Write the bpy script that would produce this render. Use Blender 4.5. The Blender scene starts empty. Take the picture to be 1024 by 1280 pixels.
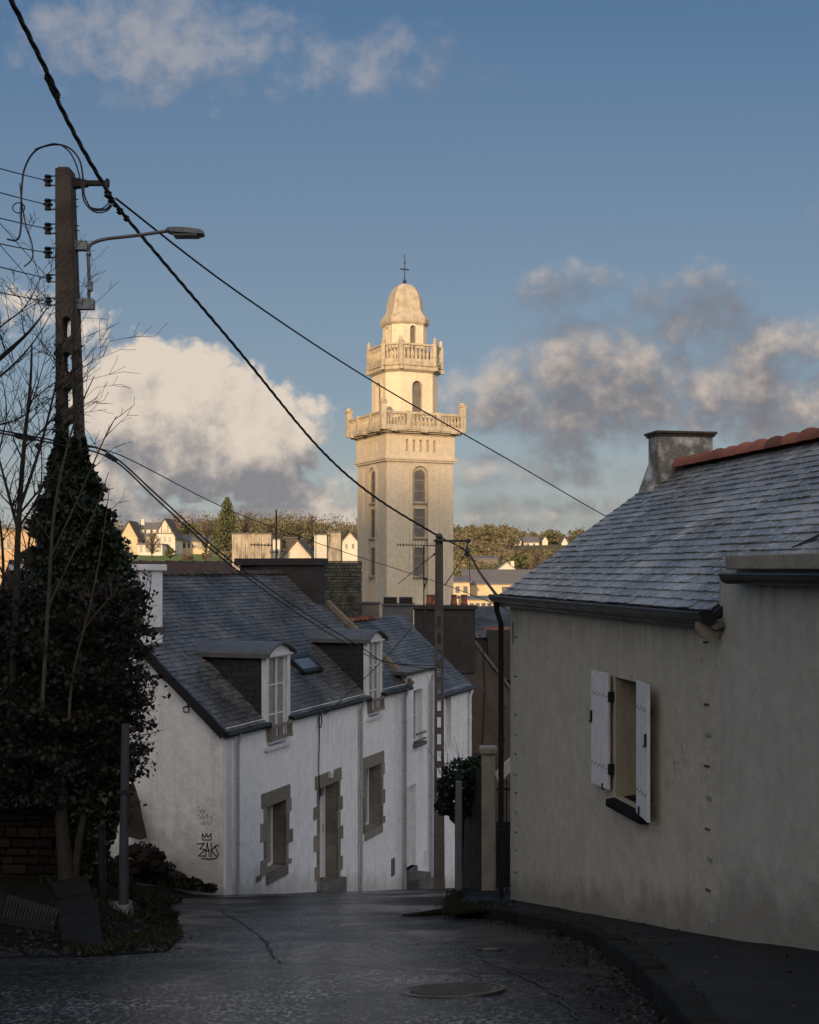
import bpy, math, random
from mathutils import Vector, Matrix, noise as mnoise
PI = math.pi
sc = bpy.context.scene
col = sc.collection
F = 1500.0; CX = 512.0; HY = 712.0      # focal length in px of the 1024x1280 photo, principal column, horizon row

def lerp(a, b, t): return a + (b - a) * t
def clamp(v, a=0.0, b=1.0): return max(a, min(b, v))
def sstep(a, b, v):
    t = clamp((v - a) / (b - a)); return t * t * (3 - 2 * t)
def table(tb, v):
    if v <= tb[0][0]: return tb[0][1]
    for (a, x), (b, y) in zip(tb, tb[1:]):
        if v <= b: return lerp(x, y, (v - a) / (b - a))
    return tb[-1][1]

# ---------------------------------------------------------------- heights
G = [(-30, -0.4), (-6, -1.35), (0, -1.55), (3, -1.75), (5.5, -2.1), (7.8, -2.6), (9.2, -2.95), (15, -4.25), (20, -5.4),
     (25.7, -6.87), (29.6, -7.86), (36, -9.6), (50, -12.6), (70, -15.0), (90, -16.0)]
def g(Y): return table(G, Y)
TR = [(40, -11.5), (70, -15.6), (130, -14), (180, -9), (230, -4.0), (300, -.3), (345, 2.6), (380, 6.3), (410, 8.6), (450, 9.6), (600, 7), (1600, -4)]
TL = [(40, -11.5), (70, -15.6), (120, -11), (180, .2), (205, 1.9), (240, 3.4), (300, 4.3), (400, 4.3), (600, 2), (1600, -4)]
TB = [(-300, 30), (-160, 38), (-115, 33.9), (-100, 29.2), (-60, 13), (-30, 2.5), (-8, -1.6)]  # hill behind the camera: unseen, added to keep the low sun off the street
def terrain(X, Y):
    n = mnoise.noise(Vector((X * 0.02, Y * 0.02, 0.3)))
    if Y < -8: return table(TB, Y) + n * 4.0 * sstep(-20, -90, Y) - 0.35
    if Y < 40: return g(Y) - 0.35 - 0.5 * sstep(8, 40, abs(X))
    s = sstep(-0.09, 0.02, X / Y)
    return lerp(table(TL, Y), table(TR, Y), s) + n * 2.0 * sstep(60, 300, Y)

def ray(px, py): return Vector(((px - CX) / F, 1.0, (HY - py) / F))
def at(px, py, Y): return ray(px, py) * Y
def on_ground(px, py, dz=0.0):
    k = (py - HY) / F
    lo, hi = 3.0, 30.0
    best = 3.0
    Y = 3.0
    while Y < 30:
        if -(g(Y) + dz) / Y <= k: best = Y; break
        Y += 0.02
    return Vector(((px - CX) / F * best, best, g(best) + dz))

class Frame:
    def __init__(s, ox, oy, ang, oz=0.0):
        s.o = Vector((ox, oy, oz)); s.a = ang; s.R = Matrix.Rotation(ang, 3, 'Z'); s.Ri = s.R.transposed()
    def loc(s, p): return s.Ri @ (Vector(p) - s.o)
    def wld(s, p): return s.R @ Vector(p) + s.o
    def hit(s, px, py, n, d):
        o = s.loc((0, 0, 0)); r = s.Ri @ ray(px, py); n = Vector(n)
        t = (d - n.dot(o)) / n.dot(r)
        return o + r * t

# ---------------------------------------------------------------- mesh builder
class MB:
    def __init__(s): s.v = []; s.f = []; s.c = []; s.m = []
    def poly(s, pts, c=0.5, m=0):
        i = len(s.v); s.v.extend([tuple(p) for p in pts]); s.f.append(tuple(range(i, i + len(pts)))); s.c.append(c); s.m.append(m)
    def box(s, x0, x1, y0, y1, z0, z1, c=0.5, m=0, M=None):
        P = [(x0, y0, z0), (x1, y0, z0), (x1, y1, z0), (x0, y1, z0), (x0, y0, z1), (x1, y0, z1), (x1, y1, z1), (x0, y1, z1)]
        if M is not None: P = [tuple(M @ Vector(p)) for p in P]
        s.hexa(P, c, m)
    def hexa(s, P, c=0.5, m=0):
        i = len(s.v); s.v.extend([tuple(p) for p in P])
        for f in ((0, 3, 2, 1), (4, 5, 6, 7), (0, 1, 5, 4), (1, 2, 6, 5), (2, 3, 7, 6), (3, 0, 4, 7)):
            s.f.append(tuple(i + k for k in f)); s.c.append(c); s.m.append(m)
    def prism(s, pts, ext, c=0.5, m=0):
        ext = Vector(ext); n = len(pts); i = len(s.v)
        s.v.extend([tuple(p) for p in pts]); s.v.extend([tuple(Vector(p) + ext) for p in pts])
        s.f.append(tuple(i + k for k in range(n))); s.f.append(tuple(i + n + n - 1 - k for k in range(n)))
        for k in range(n):
            k2 = (k + 1) % n; s.f.append((i + k, i + k2, i + n + k2, i + n + k))
        s.c.extend([c] * (n + 2)); s.m.extend([m] * (n + 2))
    def tube(s, pts, r, n=8, c=0.5, m=0, cap=True):
        pts = [Vector(p) for p in pts]
        if not hasattr(r, '__len__'): r = [r] * len(pts)
        t0 = (pts[1] - pts[0]).normalized()
        a = Vector((0, 0, 1)) if abs(t0.z) < 0.9 else Vector((1, 0, 0))
        u = t0.cross(a).normalized(); i0 = len(s.v)
        for k, p in enumerate(pts):
            t = (pts[min(k + 1, len(pts) - 1)] - pts[max(k - 1, 0)]).normalized()
            u = (u - t * u.dot(t)).normalized(); w = t.cross(u)
            for j in range(n):
                a = 2 * PI * j / n; s.v.append(tuple(p + (u * math.cos(a) + w * math.sin(a)) * r[k]))
        for k in range(len(pts) - 1):
            for j in range(n):
                a, b = i0 + k * n + j, i0 + k * n + (j + 1) % n
                s.f.append((a, b, b + n, a + n)); s.c.append(c); s.m.append(m)
        if cap:
            s.f.append(tuple(i0 + j for j in reversed(range(n)))); s.f.append(tuple(i0 + (len(pts) - 1) * n + j for j in range(n)))
            s.c += [c, c]; s.m += [m, m]
    def lathe(s, prof, n=16, o=(0, 0, 0), c=0.5, m=0, phase=0.0):
        i0 = len(s.v); ox, oy, oz = o
        for (r, z) in prof:
            for j in range(n):
                a = 2 * PI * j / n + phase; s.v.append((ox + r * math.cos(a), oy + r * math.sin(a), oz + z))
        for k in range(len(prof) - 1):
            for j in range(n):
                a, b = i0 + k * n + j, i0 + k * n + (j + 1) % n
                s.f.append((a, b, b + n, a + n)); s.c.append(c); s.m.append(m)
        s.f.append(tuple(i0 + j for j in reversed(range(n)))); s.f.append(tuple(i0 + (len(prof) - 1) * n + j for j in range(n)))
        s.c += [c, c]; s.m += [m, m]
    def leaf(s, p, size, rng, c=None, flat=0.0):
        n = Vector((rng.gauss(0, 1), rng.gauss(0, 1), rng.gauss(0, 1) + flat)).normalized()
        a = n.orthogonal().normalized(); a = Matrix.Rotation(rng.random() * 6.28, 3, n) @ a; b = n.cross(a)
        p = Vector(p)
        if c is None: c = rng.random()
        s.poly([p - a * size, p + b * size * 0.62 - a * .2 * size, p + a * size * 0.9, p - b * size * 0.62 - a * .2 * size], c)
    def leaf5(s, p, size, rng, c=None):
        n = Vector((rng.gauss(0, 1), rng.gauss(0, 1) - 0.7, rng.gauss(0, 1) + 0.5)).normalized()
        a = n.orthogonal().normalized(); a = Matrix.Rotation(rng.random() * 6.28, 3, n) @ a; b = n.cross(a)
        p = Vector(p); q = size
        if c is None: c = rng.random()
        s.poly([p - a * q * .5, p - a * q * .7 + b * q * .5, p + b * q * .62 , p + a * q * .35 + b * q * .3, p + a * q,
                p + a * q * .35 - b * q * .3, p - b * q * .62, p - a * q * .7 - b * q * .5], c)
    def build(s, name, mats, parent=None, smooth=False, bev=0.0, merge=False):
        me = bpy.data.meshes.new(name); me.from_pydata(s.v, [], s.f)
        if not isinstance(mats, (list, tuple)): mats = [mats]
        for mt in mats: me.materials.append(mt)
        at_ = me.attributes.new('rnd', 'FLOAT', 'FACE')
        at_.data.foreach_set('value', [float(x) for x in s.c])
        if len(mats) > 1: me.polygons.foreach_set('material_index', s.m)
        if smooth is True: me.polygons.foreach_set('use_smooth', [True] * len(s.f))
        me.update()
        o = bpy.data.objects.new(name, me); col.objects.link(o)
        if smooth == 'auto':
            me.polygons.foreach_set('use_smooth', [True] * len(s.f)); me.set_sharp_from_angle(angle=0.7)
        if bev:
            b = o.modifiers.new('bevel', 'BEVEL'); b.width = bev; b.segments = 2; b.limit_method = 'ANGLE'
        if parent is not None: o.parent = parent
        return o

def build_each(mb, name, mats, parent=None, smooth=False, bev=0.0, gap=.004, maxn=100):
    """one object per separate piece of the builder (pieces that touch stay together)"""
    par = list(range(len(mb.v)))
    def fd(a):
        while par[a] != a: par[a] = par[par[a]]; a = par[a]
        return a
    for f in mb.f:
        for k in f[1:]: par[fd(k)] = fd(f[0])
    comp = {}
    for i, f in enumerate(mb.f): comp.setdefault(fd(f[0]), []).append(i)
    L = []
    for fs in comp.values():
        vs = [mb.v[k] for i in fs for k in mb.f[i]]; L.append([fs, [min(v[a] for v in vs) - gap for a in range(3)], [max(v[a] for v in vs) + gap for a in range(3)]])
    ch = True
    while ch:
        ch = False; out = []
        for c in L:
            for d in out:
                if all(c[1][a] <= d[2][a] and d[1][a] <= c[2][a] for a in range(3)):
                    d[0] += c[0]; d[1] = [min(x, y) for x, y in zip(c[1], d[1])]; d[2] = [max(x, y) for x, y in zip(c[2], d[2])]; ch = True; break
            else: out.append(c)
        L = out
    res = []
    for fs, lo, hi in L:
        m2 = MB(); mp = {}
        for i in fs:
            g_ = []
            for k in mb.f[i]:
                if k not in mp: mp[k] = len(m2.v); m2.v.append(mb.v[k])
                g_.append(mp[k])
            m2.f.append(tuple(g_)); m2.c.append(mb.c[i]); m2.m.append(mb.m[i])
        res.append(m2.build(name, mats, parent, smooth, bev))
    return res
def tag(o, label=None, cat=None, group=None, kind=None):
    if label: o['label'] = label
    if cat: o['category'] = cat
    if group: o['group'] = group
    if kind: o['kind'] = kind
    return o
def thing(name, label, cat, loc=(0, 0, 0), rz=0.0, group=None):
    o = bpy.data.objects.new(name, None); o.empty_display_size = 0.2; col.objects.link(o)
    o.location = loc; o.rotation_euler = (0, 0, rz)
    return tag(o, label, cat, group)

# ---------------------------------------------------------------- materials
class NT:
    def __init__(s, nt): s.nt = nt
    def n(s, t, **kw):
        nd = s.nt.nodes.new(t)
        for k, v in kw.items(): setattr(nd, k, v)
        return nd
    def l(s, a, b): s.nt.links.new(a, b)
    def put(s, sock, v):
        if hasattr(v, 'is_linked') or hasattr(v, 'links'): s.l(v, sock)
        elif isinstance(v, (tuple, list)) and len(v) == 3 and sock.type == 'RGBA': sock.default_value = (*v, 1)
        else: sock.default_value = v
    def math(s, op, a, b=None, c=None, clampit=False):
        nd = s.n('ShaderNodeMath', operation=op, use_clamp=clampit); s.put(nd.inputs[0], a)
        if b is not None: s.put(nd.inputs[1], b)
        if c is not None: s.put(nd.inputs[2], c)
        return nd.outputs[0]
    def mix(s, f, a, b, mode='MIX'):
        nd = s.n('ShaderNodeMix', data_type='RGBA', blend_type=mode); nd.clamp_factor = True
        s.put(nd.inputs[0], f); s.put(nd.inputs[6], a); s.put(nd.inputs[7], b); return nd.outputs[2]
    def noise(s, vec, scale, detail=4, rough=0.55, dist=0.0, dim='3D'):
        nd = s.n('ShaderNodeTexNoise', noise_dimensions=dim); s.put(nd.inputs['Vector'], vec)
        nd.inputs['Scale'].default_value = scale; nd.inputs['Detail'].default_value = detail
        nd.inputs['Roughness'].default_value = rough; nd.inputs['Distortion'].default_value = dist
        return nd.outputs['Fac']
    def mapr(s, v, a, b, c=0.0, d=1.0, smooth=False):
        nd = s.n('ShaderNodeMapRange'); 
        if smooth: nd.interpolation_type = 'SMOOTHSTEP'
        s.put(nd.inputs[0], v)
        for i, x in enumerate((a, b, c, d)): s.put(nd.inputs[i + 1], x)
        return nd.outputs[0]
    def scale(s, vec, sx, sy, sz):
        nd = s.n('ShaderNodeMapping'); s.put(nd.inputs[0], vec); nd.inputs['Scale'].default_value = (sx, sy, sz); return nd.outputs[0]

def new_mat(name):
    m = bpy.data.materials.new(name); m.use_nodes = True; nt = m.node_tree; nt.nodes.clear()
    N = NT(nt); out = N.n('ShaderNodeOutputMaterial'); b = N.n('ShaderNodeBsdfPrincipled'); N.l(b.outputs[0], out.inputs[0])
    return m, N, b
def pos(N): return N.n('ShaderNodeNewGeometry').outputs['Position']
def rnd(N): return N.n('ShaderNodeAttribute', attribute_name='rnd').outputs['Fac']

def mat(name, c1, c2=None, rough=0.8, scale=3.0, bump=0.0, bscale=40.0, metal=0.0, streak=0.0, streakcol=None,
        useR=0.0, spec=0.5, base=None, cracks=0.0, topdrip=None, dirt=(0.05, 0.045, 0.04), sharp=(0.35, 0.65), streakrange=(0.5, 0.75)):
    """c1..c2 mixed by two noises; streak = vertical runs; useR = per-face variation; base=(a,b,h): dirt below z = a+b*Y, h high"""
    m, N, b = new_mat(name); P = pos(N); c2 = c2 or tuple(x * 0.8 for x in c1)
    n1 = N.noise(P, scale, 6, 0.6); f = N.mapr(n1, sharp[0], sharp[1])
    c = N.mix(f, c1, c2)
    n2 = N.noise(P, scale * 9, 3, 0.6); c = N.mix(0.25, c, N.mix(N.mapr(n2, .3, .7), tuple(x * .55 for x in c1), tuple(min(1, x * 1.3) for x in c1)))
    if streak:
        n3 = N.noise(N.scale(P, 5, 5, 0.35), 1.6, 5, 0.65)
        n4 = N.noise(P, 0.7, 3)
        k = N.math('MULTIPLY', N.mapr(n3, streakrange[0], streakrange[1]), N.mapr(n4, .3, .6)); k = N.math('MULTIPLY', k, streak)
        c = N.mix(k, c, streakcol or tuple(x * .35 for x in c1))
    if cracks:
        vc = N.n('ShaderNodeTexVoronoi', feature='DISTANCE_TO_EDGE'); vc.inputs['Scale'].default_value = .75
        wv = N.n('ShaderNodeVectorMath', operation='ADD'); N.l(P, wv.inputs[0]); nn = N.n('ShaderNodeTexNoise'); N.l(P, nn.inputs['Vector']); nn.inputs['Scale'].default_value = 3.5; nn.inputs['Detail'].default_value = 6; N.l(nn.outputs['Color'], wv.inputs[1]); N.l(wv.outputs[0], vc.inputs['Vector'])
        ck = N.math('MULTIPLY', N.mapr(vc.outputs['Distance'], .0015, .006, 1, 0), N.mapr(N.noise(P, .6, 3), .48, .60)); c = N.mix(N.math('MULTIPLY', ck, cracks), c, tuple(x * .35 for x in c1))
        pt = N.mapr(N.noise(P, 1.7, 2, .4), .56, .60); c = N.mix(N.math('MULTIPLY', pt, .14), c, tuple(min(1, x * 1.25) for x in c1))
    if topdrip:
        sq = N.n('ShaderNodeSeparateXYZ'); N.l(P, sq.inputs[0]); dr = N.noise(N.scale(P, 7, 7, .5), 1.3, 5, .7)
        k = N.math('MULTIPLY', N.mapr(sq.outputs[2], topdrip[0] - topdrip[1], topdrip[0], 0, 1), N.mapr(dr, .46, .62)); c = N.mix(N.math('MULTIPLY', k, .6), c, tuple(x * .4 for x in c1))
    if useR:
        r = rnd(N); c = N.mix(useR, c, N.mix(r, tuple(x * .35 for x in c1), tuple(min(1, x * 1.7) for x in c1)))
    if base:
        sp = N.n('ShaderNodeSeparateXYZ'); N.l(P, sp.inputs[0])
        h = N.math('SUBTRACT', sp.outputs[2], N.math('ADD', N.math('MULTIPLY', sp.outputs[1], base[1]), base[0]))
        h = N.math('ADD', h, N.math('MULTIPLY', N.math('SUBTRACT', N.noise(N.scale(P, 1.2, 1.2, 1), 3.0, 6, .6), 0.5), -base[2] * 1.5))
        c = N.mix(N.math('MULTIPLY', N.mapr(h, 0.0, base[2], 1.0, 0.0, True), .5), c, dirt)
    N.put(b.inputs['Base Color'], c)
    rr = N.mapr(n1, .3, .7, rough * .85, min(1, rough * 1.12)); N.put(b.inputs['Roughness'], rr)
    b.inputs['Metallic'].default_value = metal; b.inputs['Specular IOR Level'].default_value = spec
    if bump:
        bn = N.n('ShaderNodeBump'); bn.inputs['Strength'].default_value = bump; bn.inputs['Distance'].default_value = 0.02
        hgt = N.math('ADD', N.noise(P, bscale, 5, .6), N.math('MULTIPLY', N.noise(P, bscale * .12, 3, .5), 2.0))
        N.l(hgt, bn.inputs['Height']); N.l(bn.outputs[0], b.inputs['Normal'])
    return m

def slate_mat(name, lo, hi, rough=0.42, bumps=0.25, lichen=0.25, lich=(.30, .31, .31)):
    m, N, b = new_mat(name); P = pos(N); r = rnd(N)
    big = N.noise(P, 0.9, 4); fine = N.noise(P, 22, 5, .65)
    c = N.mix(r, lo, hi); c = N.mix(N.mapr(big, .35, .65), c, tuple(x * .62 for x in lo))
    c = N.mix(N.math('MULTIPLY', N.mapr(fine, .52, .72), lichen), c, lich)
    c = N.mix(N.math('MULTIPLY', N.mapr(N.noise(P, 3.3, 5, .7), .56, .68), .5), c, tuple(x * .4 for x in lo))
    N.put(b.inputs['Base Color'], c)
    N.put(b.inputs['Roughness'], N.math('ADD', N.mapr(fine, .3, .7, rough * .8, rough * 1.25), N.math('MULTIPLY', r, .12)))
    bn = N.n('ShaderNodeBump'); bn.inputs['Strength'].default_value = bumps; bn.inputs['Distance'].default_value = .01
    N.l(N.noise(P, 30, 5, .6), bn.inputs['Height']); N.l(bn.outputs[0], b.inputs['Normal'])
    return m

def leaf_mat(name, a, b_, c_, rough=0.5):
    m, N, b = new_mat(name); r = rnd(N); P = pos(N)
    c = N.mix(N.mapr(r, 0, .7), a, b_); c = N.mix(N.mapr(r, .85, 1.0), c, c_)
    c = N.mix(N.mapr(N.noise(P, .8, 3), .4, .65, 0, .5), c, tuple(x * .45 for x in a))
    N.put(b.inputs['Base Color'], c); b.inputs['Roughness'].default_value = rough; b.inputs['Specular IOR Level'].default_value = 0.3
    return m

M = {}
M['white'] = mat('white_render', (.88, .87, .88), (.82, .81, .82), .9, .8, .35, 55, streak=.35, cracks=.5, streakcol=(.30, .30, .31), base=(-0.45, -.2525, .7), dirt=(.20, .18, .15))
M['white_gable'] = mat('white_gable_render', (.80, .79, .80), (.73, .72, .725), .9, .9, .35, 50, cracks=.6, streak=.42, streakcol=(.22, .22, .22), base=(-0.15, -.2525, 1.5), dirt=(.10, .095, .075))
M['cream'] = mat('cream_render', (.52, .475, .39), (.475, .43, .35), .9, .7, .45, 75, streak=.22, cracks=.7, topdrip=(-.4, .7), streakcol=(.17, .155, .125), base=(-0.72, -.225, .45), dirt=(.05, .042, .03))
M['cream2'] = mat('extension_render', (.46, .43, .37), (.42, .395, .335), .9, .8, .35, 60, streak=.25, cracks=.4, topdrip=(0.0, .6), streakcol=(.20, .18, .15), base=(-0.62, -.225, .5), dirt=(.09, .07, .05))
M['reveal'] = mat('window_reveal', (.40, .35, .26), (.33, .29, .21), .85, 2, .15, 50, streak=.4)
M['brown'] = mat('brown_pebble_render', (.095, .072, .055), (.06, .047, .038), .95, 1.2, .6, 30, streak=.9, streakcol=(.035, .03, .028))
M['granite'] = mat('granite', (.215, .19, .165), (.14, .125, .11), .85, 7, .35, 60, useR=.4)
M['brick_soot'] = mat('soot_chimney', (.045, .04, .038), (.03, .027, .025), .9, 3, .4, 30)
M['chimney'] = mat('weathered_chimney_render', (.62, .60, .57), (.085, .065, .05), .9, 3.6, .35, 40, streak=.9, streakcol=(.06, .045, .035), sharp=(.4, .55))
M['slateR'] = slate_mat('slate_near', (.16, .157, .155), (.50, .495, .485), .30, .5, .8, (.80, .79, .77))
M['slateW'] = slate_mat('slate_row', (.055, .055, .058), (.19, .188, .19), .36, .5, .6, (.34, .335, .33))
M['slateD'] = slate_mat('slate_cheek', (.010, .010, .012), (.020, .020, .023), .5, .2, .1)
M['zinc'] = mat('zinc', (.145, .143, .146), (.085, .084, .087), .5, 3, .1, 20, metal=.2, streak=.5)
M['zinc_dark'] = mat('dark_zinc_gutter', (.024, .024, .026), (.013, .013, .014), .4, 4, .1, 20, metal=.3)
M['terracotta'] = mat('terracotta', (.27, .088, .05), (.12, .05, .035), .75, 5, .3, 30, useR=.6)
M['terracotta_old'] = mat('mossy_ridge_tile', (.085, .055, .048), (.05, .045, .042), .9, 6, .3, 30, useR=.5)
M['wood_white'] = mat('white_paint', (.72, .72, .74), (.60, .60, .63), .5, 6, .08, 60, streak=.4, streakcol=(.4, .39, .37))
M['wood_dark'] = mat('dark_timber', (.030, .026, .023), (.018, .016, .015), .8, 5, .3, 30, useR=.4)
M['black'] = mat('black_iron', (.015, .015, .016), (.01, .01, .011), .5, 6)
M['wire'] = mat('black_cable', (.012, .012, .013), (.008, .008, .009), .55, 6)
M['concrete'] = mat('weathered_concrete', (.10, .075, .06), (.055, .043, .036), .95, 3, .4, 50, streak=.6, streakcol=(.05, .04, .035))
M['concrete_grey'] = mat('grey_concrete', (.14, .135, .13), (.085, .08, .078), .95, 4, .4, 50)
M['galv'] = mat('galvanised_steel', (.28, .29, .31), (.2, .21, .22), .45, 5, .05, 20, metal=.6)
M['lamp_head'] = mat('lamp_housing', (.12, .125, .14), (.09, .095, .1), .5, 5)
M['lamp_post'] = mat('painted_steel_post', (.040, .042, .055), (.025, .027, .035), .5, 5, .1, 30)
M['coping'] = mat('stone_coping', (.32, .29, .235), (.20, .18, .15), .9, 3, .3, 40, streak=.5)
M['moss'] = mat('moss', (.018, .024, .010), (.012, .012, .007), 1, 6, .8, 30)
M['kerb'] = mat('granite_kerb', (.016, .015, .014), (.007, .009, .004), .9, 3.5, .8, 40, useR=.35, spec=.15)
M['sidewalk'] = mat('dark_wet_pavement', (.014, .0135, .0135), (.007, .007, .007), .72, 1.6, .5, 70, sharp=(.4, .6), spec=.25)
M['bark'] = mat('bark', (.022, .018, .014), (.012, .010, .008), .95, 8, .6, 30)
M['bark_pale'] = mat('pale_bark', (.06, .05, .042), (.035, .03, .025), .95, 8, .4, 30)
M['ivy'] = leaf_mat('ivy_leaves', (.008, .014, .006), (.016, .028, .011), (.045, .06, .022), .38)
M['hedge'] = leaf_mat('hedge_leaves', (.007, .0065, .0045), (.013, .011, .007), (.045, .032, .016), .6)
M['bush'] = leaf_mat('bush_leaves', (.012, .022, .010), (.022, .040, .016), (.04, .05, .02), .45)
M['grass'] = leaf_mat('grass', (.008, .012, .005), (.016, .021, .008), (.03, .026, .012), .7)
M['litter'] = leaf_mat('dead_leaves', (.014, .010, .007), (.03, .021, .013), (.07, .055, .035), .6)
M['soil'] = mat('soil', (.009, .008, .006), (.005, .006, .004), 1, 3, .9, 20, spec=.1)
M['drystone'] = mat('wall_stone', (.014, .010, .008), (.006, .005, .0045), .95, 4, .8, 20, useR=.5, spec=.15)
M['slab'] = mat('worn_slab', (.014, .0135, .014), (.004, .005, .004), .95, 3, .6, 40, useR=.3, spec=.12)
M['stain'] = mat('graffiti_paint', (.012, .012, .014), (.02, .02, .022), .7, 8)
M['stain_faint'] = mat('faded_graffiti_paint', (.13, .13, .135), (.2, .2, .2), .8, 8)
M['tower'] = mat('tower_render', (.73, .62, .47), (.64, .54, .40), .9, .5, .15, 12, streak=.55, streakcol=(.40, .33, .24))
M['tower_stone'] = mat('tower_stone', (.56, .48, .36), (.33, .28, .21), .95, 2.2, .3, 10, streak=.8, streakcol=(.20, .17, .13))
M['tower_glass'] = mat('tower_window', (.17, .15, .13), (.09, .083, .075), .5, 2.5)
M['tower_dark'] = mat('tower_shade', (.06, .05, .045), None, .9)
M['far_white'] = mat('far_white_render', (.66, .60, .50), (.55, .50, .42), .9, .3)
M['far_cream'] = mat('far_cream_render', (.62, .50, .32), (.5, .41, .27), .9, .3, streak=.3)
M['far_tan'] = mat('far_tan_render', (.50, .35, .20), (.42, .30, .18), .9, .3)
M['far_roof'] = mat('far_slate', (.16, .15, .15), (.11, .105, .105), .7, .5, useR=.2)
M['far_roof_brown'] = mat('far_brown_roof', (.13, .10, .075), (.09, .07, .055), .8, .5)
M['far_glass'] = mat('far_window', (.07, .07, .075), None, .3)
M['far_leaf'] = leaf_mat('far_foliage', (.13, .12, .065), (.21, .185, .105), (.26, .225, .145), .9)
M['far_leaf_green'] = leaf_mat('far_green_foliage', (.085, .095, .045), (.135, .14, .065), (.18, .175, .09), .9)
M['far_twig'] = leaf_mat('far_bare_twigs', (.115, .088, .062), (.18, .135, .095), (.22, .17, .12), .9)
M['mossy_wall'] = mat('mossy_wall', (.10, .095, .075), (.02, .024, .015), .95, 3.6, .6, 8, sharp=(.44, .56), useR=.5)
M['old_roof'] = mat('old_brown_roof', (.075, .045, .035), (.04, .028, .024), .95, 2.5, .5, 12, useR=.3)

M['pole_grey'] = mat('pole_concrete', (.105, .088, .075), (.06, .052, .047), .95, 3, .4, 50, streak=.5)
M['rake'] = mat('raking_render', (.26, .20, .145), (.17, .135, .10), .9, 5, .3, 40)
def glass(name, c=(.02, .022, .026), r=.08):
    m, N, b = new_mat(name); P = pos(N)
    N.put(b.inputs['Base Color'], N.mix(N.noise(P, 3, 2), c, tuple(x * 2 for x in c))); b.inputs['Roughness'].default_value = r
    b.inputs['Specular IOR Level'].default_value = .7
    return m
M['glass'] = glass('window_glass'); M['skylight'] = glass('skylight_glass', (.07, .075, .085), .16)

# foliage trees/grass colour of the land, a sheet to the horizon
def land_mat():
    m, N, b = new_mat('land'); P = pos(N)
    sp = N.n('ShaderNodeSeparateXYZ'); N.l(P, sp.inputs[0])
    a = N.mix(N.mapr(N.noise(P, .03, 5), .4, .6), (.09, .10, .035), (.12, .09, .05))
    a = N.mix(N.mapr(N.noise(P, .4, 5), .35, .7), a, (.06, .06, .025))
    green = N.math('MULTIPLY', N.math('LESS_THAN', sp.outputs[0], -20), N.math('MULTIPLY', N.mapr(sp.outputs[1], 175, 190), N.mapr(sp.outputs[1], 262, 250)))
    a = N.mix(green, a, (.13, .18, .04)); a = N.mix(N.mapr(sp.outputs[1], 60, 40), a, (.02, .02, .016))
    N.put(b.inputs['Base Color'], a); b.inputs['Roughness'].default_value = 1
    return m
M['land'] = land_mat()

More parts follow.
